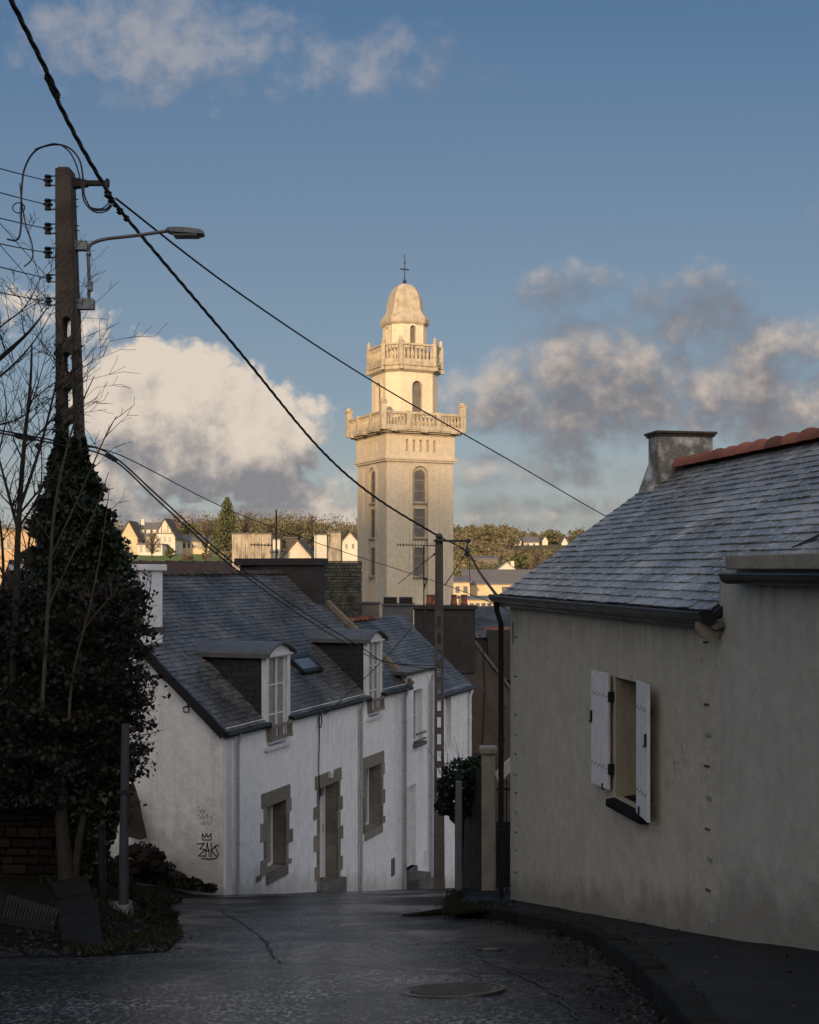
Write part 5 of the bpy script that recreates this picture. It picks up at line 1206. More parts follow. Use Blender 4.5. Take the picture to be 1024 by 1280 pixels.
for q in range(0, 8, 2):
    R_ = Matrix.Rotation(q * PI / 4, 4, 'Z'); arch_band(mb, R_, R2, -.21, .21, z4 + .3, Z(411), .13, .04, 8)
    a = arch_pts(-.21, .21, Z(440), Z(411), 8); gl.poly([tuple(R_ @ Vector((p[0], -R2 + .15, p[1]))) for p in a])
build_each(mb, 'arch_moulding', M['tower'], st2); build_each(gl, 'pane', M['tower_glass'], st2)
mb = MB(); octlathe(mb, [(R2 + .02, z5 - .35), (R2 + .12, z5 - .2), (R2 + .14, z5 - .05), (26.5 * K, z5 + .0), (26.5 * K, z5 + .10), (23 * K, Z(396)), (20.5 * K, Z(391)), (19.8 * K, Z(389))])
mb.build('eaves', M['tower_stone'], TW)
mb = MB(); octlathe(mb, [(19.8 * K, Z(389)), (19.5 * K, Z(384)), (18.7 * K, Z(377.5)), (17.4 * K, Z(372)), (15.4 * K, Z(366.5)), (12.6 * K, Z(361.5)), (9 * K, Z(357.8)), (5 * K, Z(355.8)), (.05, Z(355))]); mb.build('dome', M['tower_stone'], TW)
mb = MB(); mb.lathe([(.10, Z(354)), (.13, Z(352)), (.05, Z(350)), (.035, Z(345)), (.03, Z(318))], 8)
mb.box(-.30, .30, -.03, .03, Z(337.5), Z(336)); mb.box(-.05, .05, -.02, .02, Z(330), Z(327)); mb.build('cross', M['black'], TW)

# ================================================================ far houses
def house(name, label, px0, px1, pyb, pye, pyr, Y, depth, wallm, roofm, rot=0.0, gable=False, wins=(), group=None, cat='house', base=6, chim=()):
    """px0..px1 wall, pyb base row, pye eave row, pyr ridge row"""
    a, b = at(px0, pye, Y), at(px1, pye, Y); w_ = b.x - a.x; k = Y / F; ze = a.z; zr = (HY - pyr) * k; zb = (HY - pyb) * k
    t = thing(name, label, cat, (a.x, Y, zb), rot, group); ze -= zb; zr -= zb
    mb = MB(); dd = depth
    if gable:
        for y in (0, dd): mb.poly([(0, y, -base), (w_, y, -base), (w_, y, ze), (w_ / 2, y, zr), (0, y, ze)])
        for x in (0, w_): mb.poly([(x, 0, -base), (x, dd, -base), (x, dd, ze), (x, 0, ze)])
    else:
        for y in (0, dd): mb.poly([(0, y, -base), (w_, y, -base), (w_, y, ze), (0, y, ze)])
        for x in (0, w_): mb.poly([(x, 0, -base), (x, dd, -base), (x, dd, ze), (x, dd / 2, zr), (x, 0, ze)])
    mb.build('wall', wallm, t)
    mb = MB(); e = .25
    if zr > ze + .05:
        if gable:
            s_ = (zr - ze) / (w_ / 2)
            for sg in (0, 1):
                x0 = -e if sg == 0 else w_ + e; P = [(x0, -e, ze - e * s_), (w_ / 2, -e, zr), (w_ / 2, dd + e, zr), (x0, dd + e, ze - e * s_)]; mb.prism([(p[0], p[1], p[2] + .02) for p in P], (0, 0, .16))
        else:
            s_ = (zr - ze) / (dd / 2)
            for sg in (0, 1):
                y0 = -e if sg == 0 else dd + e; P = [(-e, y0, ze - e * s_), (w_ + e, y0, ze - e * s_), (w_ + e, dd / 2, zr), (-e, dd / 2, zr)]; mb.prism([(p[0], p[1], p[2] + .02) for p in P], (0, 0, .16))
    else: mb.box(-.1, w_ + .1, -.1, dd + .1, ze, ze + .2)
    rf = mb.build('roof', roofm, t)
    for (cx_, h_) in chim:
        mb = MB(); mb.box(cx_ * w_ - .35, cx_ * w_ + .35, dd * .4, dd * .4 + .6, (ze if not gable else ze) , zr + h_); mb.build('chimney', wallm, rf)
    for (u0, u1, v0, v1) in wins:
        x0, x1, q0, q1 = u0 * w_, u1 * w_, v0 * ze, v1 * ze; fr = MB(); fw = .06
        fr.box(x0 - .08, x1 + .08, -.06, .0, q0 - .1, q0); fr.box(x0 - .06, x0, -.05, 0, q0, q1); fr.box(x1, x1 + .06, -.05, 0, q0, q1); fr.box(x0, x1, -.05, 0, q1, q1 + .06)
        if x1 - x0 > .8: fr.box((x0 + x1) / 2 - .03, (x0 + x1) / 2 + .03, -.045, 0, q0, q1)
        wo_ = fr.build('window', M['far_white'], t); gl = MB(); gl.poly([(x0, -.02, q0), (x1, -.02, q0), (x1, -.02, q1), (x0, -.02, q1)]); gl.build('pane', M['far_glass'], wo_)
    return t, w_, ze, zr
T_, w_, ze, zr = house('villa', 'large pale villa with steep roofs and two gables above the lawn, left of the conifer', 171, 196, 692, 670, 653, 244, 9, M['far_white'], M['far_roof'], wins=[(.08, .2, .62, .85), (.3, .42, .62, .85), (.55, .67, .62, .85), (.1, .25, .15, .4), (.5, .65, .15, .4)], chim=[(.1, .8)])
def gwing(px0, px1, pyb, pye, pyr, Y, nm, par, wallm, wins):
    a, b = at(px0, 0, Y), at(px1, 0, Y); k = Y / F; L = par.location; w_ = b.x - a.x; x0 = a.x - L.x; zb = (HY - pyb) * k - L.z; ze = (HY - pye) * k - L.z; zr = (HY - pyr) * k - L.z; y0 = Y - L.y
    mb = MB(); mb.poly([(x0, y0, zb - 4), (x0 + w_, y0, zb - 4), (x0 + w_, y0, ze), (x0 + w_ / 2, y0, zr), (x0, y0, ze)])
    for x in (x0, x0 + w_): mb.poly([(x, y0, zb - 4), (x, y0 + 8, zb - 4), (x, y0 + 8, ze), (x, y0, ze)])
    o = mb.build(nm, wallm, par); s_ = (zr - ze) / (w_ / 2); mb = MB(); e = .35
    for sg in (-1, 1):
        xx = x0 + w_ / 2 + sg * (w_ / 2 + e); P = [(xx, y0 - e, ze - e * s_), (x0 + w_ / 2, y0 - e, zr), (x0 + w_ / 2, y0 + 8, zr), (xx, y0 + 8, ze - e * s_)]; mb.prism([(p[0], p[1], p[2] + .02) for p in P], (0, 0, .22))
    mb.build('roof', M['far_roof_brown'], o); mb = MB()
    for (u, v, ww, hh) in wins: mb.box(x0 + u * w_ - ww / 2, x0 + u * w_ + ww / 2, y0 - .03, y0 + .01, lerp(zb, ze, v), lerp(zb, ze, v) + hh)
    build_each(mb, 'window', M['far_glass'], o); return o
o = gwing(193, 219, 692, 671, 649, 242, 'gable_wing', T_, M['far_white'], [(.25, .68, .6, 1.1), (.5, .68, .6, 1.1), (.75, .68, .6, 1.1), (.5, 1.15, .8, .9), (.3, .2, .7, 1.3), (.7, .2, .7, 1.3)])
mb = MB(); L = T_.location; a = at(206, 0, 242); x0 = a.x - L.x
for dx in (-1.3, -.65, .65, 1.3): mb.box(x0 + dx - .06, x0 + dx + .06, -2.07, -2.0, 3.9, 5.2 if abs(dx) > 1 else 6.3)
mb.box(x0 - 2, x0 + 2, -2.08, -2.0, 4.0, 4.14); mb.build('half_timbering', M['far_roof_brown'], o)
gwing(150, 172, 692, 672, 652, 239, 'gable_wing', T_, M['far_cream'], [(.4, .6, .7, 1.1), (.6, .15, .7, 1.2)])
mb = MB(); a, b = at(172, 0, 238), at(203, 0, 238); mb.box(a.x - L.x, b.x - L.x, -6, 0, -4, at(0, 681, 238).z - L.z); po = mb.build('porch', M['far_white'], T_)
mb = MB(); zq = at(0, 681, 238).z - L.z; mb.box(a.x - L.x - .2, b.x - L.x + .2, -6.2, 0, zq, zq + .25); mb.build('roof', M['far_roof'], po)
mb = MB(); 
for k in range(4): x0 = lerp(a.x, b.x, (k + .35) / 4) - L.x; mb.box(x0, x0 + .55, -6.04, -5.98, .2, 1.7)
build_each(mb, 'window', M['far_glass'], po)
mb = MB()
for k in range(3): x0 = 1.0 + k * 1.25; mb.box(x0 - .4, x0 + .4, .6, 2.5, ze + .3, ze + 1.3); 
build_each(mb, 'dormer', M['far_white'], T_)
house('pavilion', 'low pale yellow pavilion between the villa and the conifer', 222, 262, 687, 677, 669, 252, 8, M['far_cream'], M['far_roof'], wins=[((k + .2) / 7, (k + .8) / 7, .2, .8) for k in range(7)], cat='pavilion')
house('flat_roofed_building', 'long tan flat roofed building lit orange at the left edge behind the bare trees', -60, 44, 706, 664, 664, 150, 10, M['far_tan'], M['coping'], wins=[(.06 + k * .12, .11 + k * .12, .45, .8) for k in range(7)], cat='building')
def stack(label, px0, px1, pyt, Y, mt=M['chimney'], parts=()):
    a, b = at(px0, pyt, Y), at(px1, pyt, Y); t = thing('chimney_stack', label, 'chimney', (a.x, Y, 0)); w_ = b.x - a.x
    mb = MB(); mb.box(0, w_, 0, 1.4, -14, a.z - .12)
    for q in parts: mb.box(q * w_ - .12, q * w_ + .12, -.10, 0, -14, a.z - .12)
    mb.build('stack', mt, t); mb = MB(); mb.box(-.1, w_ + .1, -.1, 1.5, a.z - .12, a.z); mb.build('capstone', M['concrete_grey'], t, bev=.02); return t
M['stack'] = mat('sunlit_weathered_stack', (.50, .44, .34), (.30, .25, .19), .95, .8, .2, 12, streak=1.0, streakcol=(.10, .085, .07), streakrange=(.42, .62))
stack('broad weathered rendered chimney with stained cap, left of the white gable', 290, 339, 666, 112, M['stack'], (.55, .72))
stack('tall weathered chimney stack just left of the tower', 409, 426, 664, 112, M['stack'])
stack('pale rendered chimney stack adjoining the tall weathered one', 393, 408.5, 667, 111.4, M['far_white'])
house('white_gabled_house', 'small white gable end with a dark window below the masts, left of the tower', 352, 391, 706, 699, 676, 118, 9, M['far_white'], M['far_roof_brown'], gable=True, base=14)
stack('short brown chimney behind the small white gable', 356, 371, 671, 124, M['brown']); stack('small pale chimney left of the white gable', 339, 350, 673, 122, M['far_white'])
house('distant_house', 'cream house with steep gable glimpsed between the stacks and the tower', 428, 447, 688, 677, 666, 200, 8, M['far_white'], M['far_roof'], gable=True, wins=[(.2, .35, .2, .75), (.62, .8, .2, .75)])
# right-hand cluster in the valley
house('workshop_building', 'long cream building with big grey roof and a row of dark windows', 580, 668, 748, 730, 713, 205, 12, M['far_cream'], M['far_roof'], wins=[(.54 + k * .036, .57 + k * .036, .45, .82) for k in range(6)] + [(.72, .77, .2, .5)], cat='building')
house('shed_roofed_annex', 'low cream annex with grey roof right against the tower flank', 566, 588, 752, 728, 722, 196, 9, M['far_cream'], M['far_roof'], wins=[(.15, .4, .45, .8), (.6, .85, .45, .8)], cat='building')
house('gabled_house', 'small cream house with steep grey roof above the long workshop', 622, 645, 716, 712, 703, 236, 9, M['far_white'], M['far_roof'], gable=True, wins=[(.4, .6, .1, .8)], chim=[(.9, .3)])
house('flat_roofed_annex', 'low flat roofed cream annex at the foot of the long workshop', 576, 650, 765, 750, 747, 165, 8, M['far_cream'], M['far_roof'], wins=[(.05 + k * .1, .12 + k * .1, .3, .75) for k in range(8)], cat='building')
house('low_grey_shed', 'long low grey shed half hidden in the hillside trees', 592, 622, 702, 699, 696, 262, 8, M['far_roof'], M['far_roof'], cat='shed')
house('hilltop_house', 'pale house with two gables high on the wooded hill', 655, 674, 684, 678, 671, 388, 8, M['far_white'], M['far_roof'], wins=[(.2, .35, .3, .8), (.6, .75, .3, .8)])
house('hilltop_house', 'tiny cream house near the wooded skyline, leftmost of the hilltop houses', 642, 652, 683, 676, 672, 390, 8, M['far_white'], M['far_roof'])
house('hilltop_house', 'small white house among the hilltop trees, right of the pale house', 678, 685, 683, 676, 671, 390, 8, M['far_white'], M['far_roof'], gable=True)
house('hilltop_house', 'narrow white gable on the hill nearest the cream house roof', 702, 710, 687, 679, 672, 388, 8, M['far_white'], M['far_roof'], gable=True)
# ================================================================ trees of the valley and hill
def far_tree(name, label, px, pyb, pyt, Y, wpx, kind, seed, group=None, cat='tree'):
    rg = random.Random(seed); b = at(px, pyb, Y); k = Y / F; H = (pyb - pyt) * k; W = wpx * k / 2
    t = thing(name, label, cat, (b.x, Y, b.z), 0, group)
    mb = MB(); mb.tube([(0, 0, -3), (0, 0, H * .3), (W * .05, 0, H * .7), (0, 0, H * .97)], [H * .03, H * .022, H * .012, .02], 6)
    lb = MB(); clumps = []
    if kind == 'conifer':
        for i in range(90):
            z = H * (.18 + .82 * (i / 90)); r = W * (1 - i / 90) ** .75 * rg.uniform(.6, 1.15); a = i * 2.4; p = Vector((math.cos(a) * r * .7, math.sin(a) * r * .7, z - r * .15)); mb.tube([(0, 0, z), tuple(p)], [.06, .02], 4); clumps.append((p, r * .5 + .25, r * .2 + .2))
    else:
        for i in range(34 if kind != 'bare' else 40):
            a = rg.random() * 6.28; u = rg.uniform(.30, 1.0); rr = W * math.sqrt(max(.05, 1 - ((u - .58) / .46) ** 2)) * math.sqrt(rg.random()); p = Vector((math.cos(a) * rr, math.sin(a) * rr, H * u))
            q = Vector((0, 0, H * u * .55)); mb.tube([q, (p + q) / 2 + Vector((0, 0, H * .03)), p], [.10, .06, .02], 4); clumps.append((p, W * rg.uniform(.18, .32), W * rg.uniform(.14, .25)))
    for (p, rh, rv) in clumps:
        n = 46 if kind != 'bare' else 26
        for _ in range(n):
            d = Vector((rg.gauss(0, .5) * rh, rg.gauss(0, .5) * rh, rg.gauss(0, .5) * rv))
            s_ = k * rg.uniform(.7, 1.7) if kind != 'bare' else k * rg.uniform(.4, .9)
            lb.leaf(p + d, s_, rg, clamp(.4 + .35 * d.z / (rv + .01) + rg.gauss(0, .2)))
    mb.build('trunk', M['bark_pale'] if kind == 'bare' else M['bark'], t)
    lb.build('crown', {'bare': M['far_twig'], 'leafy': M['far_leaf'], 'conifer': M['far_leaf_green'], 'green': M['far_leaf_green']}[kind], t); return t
far_tree('conifer_tree', 'tall dark conifer rising highest on the skyline right of the villa', 284, 700, 622, 215, 44, 'conifer', 1)
far_tree('bare_tree', 'broad brown bare tree touching the right side of the tall conifer', 306, 700, 640, 220, 42, 'bare', 2)
far_tree('bare_tree', 'russet bare tree between the villa lawn and the tall conifer', 258, 700, 648, 222, 42, 'bare', 3)
far_tree('bushy_tree', 'low green bushy tree beside the pale yellow pavilion', 236, 696, 655, 262, 28, 'green', 4)
far_tree('bare_tree', 'thin bare tree in front of the villa porch', 190, 698, 667, 228, 22, 'bare', 5)
far_tree('bushy_tree', 'yellow-green round shrub on the villa lawn', 213, 700, 686, 205, 12, 'green', 6)
far_tree('pine_tree', 'flat topped pine standing above the small white gable', 391, 700, 653, 150, 22, 'leafy', 7)
far_tree('broad_tree', 'olive broad crowned tree behind the broad weathered chimney', 340, 705, 654, 250, 40, 'leafy', 8)
far_tree('bare_tree', 'brown bare tree just left of the tower behind the cream gable', 432, 704, 658, 260, 30, 'bare', 9)
far_tree('broad_tree', 'tall open crowned pine at the left end of the wooded hill', 590, 712, 656, 345, 26, 'leafy', 10)
far_tree('broad_tree', 'dark round pine at the skyline right of the open crowned pine', 610, 712, 657, 340, 28, 'leafy', 11)
far_tree('broad_tree', 'olive green tree on the hill above the steep grey gable', 648, 716, 692, 262, 22, 'green', 12)
far_tree('bare_tree', 'russet bare tree beside the cream house roof edge', 672, 716, 688, 262, 26, 'bare', 13)
far_tree('broad_tree', 'round green tree on the skyline behind the hilltop houses', 667, 690, 668, 415, 20, 'leafy', 14)
far_tree('broad_tree', 'dark green tree between the hilltop houses and the cream house roof', 690, 690, 669, 412, 26, 'green', 15)
far_tree('broad_tree', 'orange-brown tree where the skyline meets the cream house roof', 714, 690, 668, 410, 20, 'bare', 16)
rg = random.Random(99); wd_ = [MB(), MB(), MB()]
def wood(n, pr, Yr, hr, pick):
    for _ in range(n):
        px = rg.uniform(*pr); Y = rg.uniform(*Yr); X = (px - CX) / F * Y; z = terrain(X, Y); H = rg.uniform(*hr); W = H * rg.uniform(.30, .5); m_ = rg.choice(pick)
        k = Y / F
        cb1 = rg.uniform(.2, .6)
        for c_ in range(9):
            cb0 = cb1 + rg.uniform(-.12, .12); a = rg.random() * 6.28; rr = W * math.sqrt(rg.random()); c = Vector((X + math.cos(a) * rr, Y + math.sin(a) * rr, z + H * rg.uniform(.25, .92)))
            for q in range(24):
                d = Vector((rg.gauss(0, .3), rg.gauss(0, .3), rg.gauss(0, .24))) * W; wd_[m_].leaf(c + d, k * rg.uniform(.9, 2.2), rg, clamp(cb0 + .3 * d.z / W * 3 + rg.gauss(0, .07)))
wood(95, (555, 640), (268, 350), (2.5, 5.5), (0, 0, 1, 2, 2)); wood(120, (632, 800), (268, 350), (1.5, 3.2), (0, 0, 1, 2, 2)); wood(60, (555, 625), (300, 350), (5, 9), (0, 0, 2)); wood(90, (555, 642), (370, 440), (4, 7), (0, 0, 2, 1)); wood(90, (640, 900), (408, 440), (2, 6), (0, 0, 2, 1)); wood(70, (640, 900), (345, 372), (1, 2), (0, 1, 1, 2, 2))
wood(60, (560, 640), (240, 262), (2, 4), (0, 1, 2))
wood(150, (215, 460), (272, 330), (5.5, 9.5), (0, 0, 2, 1, 2)); wood(70, (-60, 215), (285, 340), (4.5, 8), (0, 2, 2)); wood(20, (232, 345), (203, 208), (.8, 1.6), (2, 0, 2)); wood(40, (392, 447), (215, 250), (2.5, 4.5), (2, 2, 0))
# lower shrubs among the valley houses
wood(40, (565, 600), (228, 240), (2, 3.6), (0, 1, 2)); wood(60, (-400, 150), (160, 300), (4, 8), (0, 2)); wood(60, (900, 1300), (160, 400), (4, 8), (0, 2))
for k, nm in enumerate(('far_leaf', 'far_leaf_green', 'far_twig')):
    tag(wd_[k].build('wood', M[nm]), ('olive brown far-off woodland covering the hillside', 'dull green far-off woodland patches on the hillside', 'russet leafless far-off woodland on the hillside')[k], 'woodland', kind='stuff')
# unseen scrub added on the crest behind the viewpoint, to help shade the street
cb = MB(); rg = random.Random(4)
for _ in range(300):
    X = rg.uniform(-95, 40); Y = -112 + rg.uniform(-9, 9); z = terrain(X, Y)
    for c_ in range(5):
        c = Vector((X + rg.gauss(0, 1.4), Y + rg.gauss(0, 1.4), z + rg.uniform(.3, 2.6)))
        for q in range(9): cb.leaf(c + Vector((rg.gauss(0, .8), rg.gauss(0, .8), rg.gauss(0, .6))), rg.uniform(.25, .6), rg)
tag(cb.build('wood', M['far_leaf']), 'unseen low scrub added along the crest behind the viewpoint to block the sun', 'woodland', kind='stuff')

# ================================================================ masts and aerials on the roofs
def aerial(label, px, pyt, pyb, Y, booms, r=.03):
    b = at(px, pyb, Y); k = Y / F; t = thing('tv_aerial', label, 'aerial', tuple(b)); mb = MB(); mb.tube([(0, 0, -1.5), (0, 0, (pyb - pyt) * k)], r, 6); mb.build('mast', M['black'], t)
    for (x0, x1, y_, n, el) in booms:
        z = (pyb - y_) * k; bm = MB(); a_, b_ = (x0 - px) * k, (x1 - px) * k; bm.tube([(a_, 0, z), (b_, 0, z - .02 * (b_ - a_))], r * .6, 5)
        for q in range(n): x = lerp(a_, b_, q / max(1, n - 1)); bm.tube([(x, -el * .9, z), (x, el * .9, z + el * .0)], r * .35, 4); bm.tube([(x, 0, z - el * .35), (x, 0, z + el * .35)], r * .35, 4)
        bm.build('antenna', M['black'], t)
    return t
aerial('tall thin mast with a small yagi aerial on the dark chimney of the white house', 345.5, 637, 700, 29.2, [(314, 340, 681, 7, .12), (338, 347, 690, 2, .2)], .022)
aerial('distant thin mast with aerial above the white gable', 390, 644, 700, 110, [(385, 396, 656, 3, .5), (386, 394, 660, 2, .4)], .05)
t = aerial('large yagi aerial on a mast standing before the foot of the tower', 530, 681, 757, 35, [(497, 546, 681, 14, .16)], .022)
mb = MB(); k = 35 / F
mb.tube([(-1 * k, 0, 53 * k), (12 * k, 0, 63 * k)], .012, 5); mb.tube([(0, 0, 54 * k), (13 * k, -.1, 64 * k)], .012, 5)
for q in range(4): mb.tube([((3 + 3 * q) * k, -.12, (54 + q * 2.5) * k), ((3 + 3 * q) * k, .12, (54 + q * 2.5) * k)], .007, 4)
mb.lathe([(.0, -.04), (.05, 0), (.0, .05)], 8, (13 * k, 0, 64 * k)); mb.build('antenna', M['black'], t)
mb = MB(); mb.tube([(-32 * k, .1, 27 * k), (-14 * k, 0, 42 * k), (0, 0, 54 * k)], .010, 5); mb.tube([(0, 0, 20 * k), (4 * k, 0, 34 * k)], .02, 5); mb.lathe([(.01, 0), (.05, .02), (.04, .07)], 8, (2 * k, -.03, 32 * k)); mb.build('stay', M['black'], t)

# ================================================================ utility pole on the left, with insulators
YP = 14.0; kP = YP / F
pb_ = at(88, 0, YP); zg = bank_z(pb_.x, YP) if YP < 20 else g(YP)
PL = thing('utility_pole', 'tall ladder-holed concrete utility pole wrapped in ivy, left of the street', 'utility pole', (at(89, 0, YP).x, YP, 0))
lx = lambda px: (px - 89) * kP; lz = lambda py: (HY - py) * kP
mb = MB(); ztp = lz(214)
def hw(z): # half-width left, right
    t_ = (ztp - z) / (ztp - lz(560)); return lerp(lx(72.5), lx(73), t_), lerp(lx(91), lx(104), t_)
slots = []
py = 398
while py < 1000: slots.append((lz(py + 26), lz(py))); py += 43.5
zs = [ztp] + [v for s_ in slots for v in (s_[1], s_[0])] + [-4.2]
def ring(z):
    a, b = hw(z); return a, b
def seg(mb, z0, z1, xa=None, xb=None):
    """pole between z0<z1; xa/xb: fractions of the width"""
    A0, B0 = hw(z0); A1, B1 = hw(z1); d0, d1 = .11, .11; fa, fb = (0, 1) if xa is None else (xa, xb)
    a0, b0, a1, b1 = lerp(A0, B0, fa), lerp(A0, B0, fb), lerp(A1, B1, fa), lerp(A1, B1, fb)
    mb.hexa([(a0, -d0, z0), (b0, -d0, z0), (b0, d0, z0), (a0, d0, z0), (a1, -d1, z1), (b1, -d1, z1), (b1, d1, z1), (a1, d1, z1)])
zcur = ztp
for (s0, s1) in slots:
    seg(mb, s1, zcur); 
    n = 6; H_ = s1 - s0; wdt = .30
    # slot with round ends
    for q in range(n):
        for (za, zb_, fl) in ((s0 + H_ * .22 * q / n, s0 + H_ * .22 * (q + 1) / n, (q + .5) / n), (s1 - H_ * .22 * (q + 1) / n, s1 - H_ * .22 * q / n, (q + .5) / n)):
            hwid = .205 * math.sqrt(max(0, 1 - (1 - fl) ** 2)); seg(mb, za, zb_, 0, .53 - hwid); seg(mb, za, zb_, .53 + hwid, 1)
    seg(mb, s0 + H_ * .22, s1 - H_ * .22, 0, .325); seg(mb, s0 + H_ * .22, s1 - H_ * .22, .735, 1); zcur = s0
seg(mb, -4.2, zcur); mb.hexa([(hw(ztp)[0] + .01, -.10, ztp), (hw(ztp)[1] - .01, -.10, ztp), (hw(ztp)[1] - .01, .10, ztp), (hw(ztp)[0] + .01, .10, ztp), (hw(ztp)[0] + .03, -.07, ztp + .03), (hw(ztp)[1] - .03, -.07, ztp + .03), (hw(ztp)[1] - .03, .07, ztp + .03), (hw(ztp)[0] + .03, .07, ztp + .03)])
mb.build('shaft', M['concrete'], PL)
ins = [(60, 226), (60, 256), (60, 286), (60, 316), (61, 348), (61, 377)]
wires_start = []
for k, (px, py) in enumerate(ins):
    sc_ = 1 if k < 4 else .75; x, z = lx(px), lz(py); b1 = MB()
    b1.lathe([(.012, -.065 * sc_), (.04 * sc_, -.06 * sc_), (.035 * sc_, -.03 * sc_), (.022 * sc_, -.012), (.056 * sc_, -.004), (.056 * sc_, .012), (.024 * sc_, .03 * sc_), (.045 * sc_, .045 * sc_), (.035 * sc_, .065 * sc_), (.012, .07 * sc_)], 10, (x, 0, z))
    o = b1.build('insulator', M['black'], PL, smooth='auto'); b2 = MB(); xr = hw(z)[0]; b2.tube([(x, 0, z - .06), (x, 0, z + .06)], .006, 5)
    for dz in (.055, -.055): b2.tube([(x, 0, z + dz * sc_), (xr + .01, 0, z + dz * sc_)], .008, 5)
    b2.build('bracket', M['black'], o); wires_start.append(Vector((x, 0, z)) + PL.location)
mb = MB()
for py in (250, 259, 283, 289, 302, 372): z = lz(py); mb.tube([(hw(z)[1] - .01, -.02, z), (hw(z)[1] + .06, -.02, z)], .006, 5); mb.tube([(hw(z)[0] - .05, .0, z - .02), (hw(z)[0] + .01, .0, z - .02)], .006, 5)
mb.tube([(lx(95), -.12, lz(240)), (lx(96), -.12, lz(300)), (lx(98), -.12, lz(360)), (lx(96), -.12, lz(420)), (lx(99), -.12, lz(560))], .008, 5); mb.build('fixings', M['black'], PL)
# cross arm that carries the bundled cable
mb = MB(); z = lz(229); mb.hexa([(lx(90), -.05, lz(236)), (lx(110), -.04, lz(233)), (lx(110), .04, lz(233)), (lx(90), .05, lz(236)), (lx(90), -.05, lz(222)), (lx(110), -.04, lz(226)), (lx(110), .04, lz(226)), (lx(90), .05, lz(222))])
mb.box(lx(108), lx(136), -.03, .03, lz(232), lz(226)); mb.box(lx(133), lx(136.5), -.035, .035, lz(233), lz(224)); mb.tube([(lx(134), 0, lz(232)), (lx(135), 0, lz(243))], .018, 6); mb.build('bracket_arm', M['wood_dark'], PL, bev=.005)
# loop of cable over the top
def bez(pts, n=10):
    P = [Vector(p) for p in pts]; out = []
    for i in range(len(P) - 1):
        p0, p1, p2, p3 = P[max(i - 1, 0)], P[i], P[i + 1], P[min(i + 2, len(P) - 1)]
        for k in range(n):
            t = k / n; out.append(.5 * ((2 * p1) + (p2 - p0) * t + (2 * p0 - 5 * p1 + 4 * p2 - p3) * t * t + (3 * p1 - p0 - 3 * p2 + p3) * t ** 3))
    return out + [P[-1]]
mb = MB(); rel = lambda L_, y=-.14: [(lx(a), y, lz(b)) for a, b in L_]
mb.tube(bez(rel([(14, 303), (26, 304), (31, 290), (32, 245), (36, 215), (50, 193), (74, 186), (92, 191), (104, 206), (108, 228), (110, 250), (120, 266), (136, 266), (142, 260)])), .011, 6)
mb.tube(bez(rel([(31, 235), (33, 255), (38, 285), (46, 310), (46, 328), (36, 338)], -.17)), .008, 5)
mb.tube(bez(rel([(50, 194), (74, 187), (90, 194), (100, 210), (107, 235), (111, 258), (124, 271), (138, 270), (146, 262)], -.19)), .009, 5)
mb.tube(bez(rel([(110, 252), (116, 262), (130, 264), (140, 256)], -.1)), .008, 5)
mb.tube([(lx(29) + .07 * math.cos(a), -.16, lz(265) + .06 * math.sin(a)) for a in [k * .4 for k in range(20)]], .007, 5); mb.build('cable_loop', M['wire'], PL, smooth='auto')

# street lamp bolted to the pole
LP_ = thing('street_lamp', 'grey bracket street lamp with flat LED head mounted on the ivy-covered pole', 'street lamp', (PL.location.x, YP, lz(310)))
qx, qz = lx, lambda py: (310 - py) * kP
mb = MB(); mb.tube(bez([(qx(a), -.02, qz(b)) for a, b in ((112, 380), (112, 345), (111, 318), (113, 308), (120, 303), (135, 299), (170, 295), (212, 289))], 6), .020, 10); mb.build('arm', M['lamp_head'], LP_, smooth='auto')
mb = MB()
for (a, b, c_, d_) in ((94, 110, 302, 313), (97, 118, 374, 387)): mb.box(qx(a), qx(b), -.05, -.035, qz(d_), qz(c_)); mb.box(qx(a), qx(b), .03, .045, qz(d_), qz(c_))
build_each(mb, 'bracket', M['galv'], LP_); mb = MB()
mb.tube([(qx(109), -.02, qz(318)), (qx(114), -.02, qz(318))], .03, 8); mb.tube([(qx(108), -.02, qz(381)), (qx(117), -.02, qz(379))], .03, 8); mb.box(qx(111), qx(116), -.06, .02, qz(364), qz(352)); build_each(mb, 'clamp', M['galv'], LP_)
mb = MB(); A0, A1 = (qx(208), qz(290)), (qx(255), qz(292))
def sec(x, zb, zt, w_): return [(x, -w_, zb), (x, w_, zb), (x, w_ * .8, zt), (x, -w_ * .8, zt)]
ss = [sec(qx(208), qz(290), qz(286), .05), sec(qx(212), qz(291.5), qz(285), .08), sec(qx(230), qz(293.5), qz(285.5), .10), sec(qx(250), qz(295), qz(288), .10), sec(qx(255), qz(294), qz(289.5), .08)]
for a, b in zip(ss, ss[1:]):
    mb.hexa([a[0], b[0], b[1], a[1], a[3], b[3], b[2], a[2]])
mb.build('lamp_head', M['lamp_head'], LP_, bev=.01)
mb = MB(); mb.box(qx(218), qx(248), -.09, .09, qz(296.3), qz(294.6)); mb.build('lens', M['zinc'], LP_)

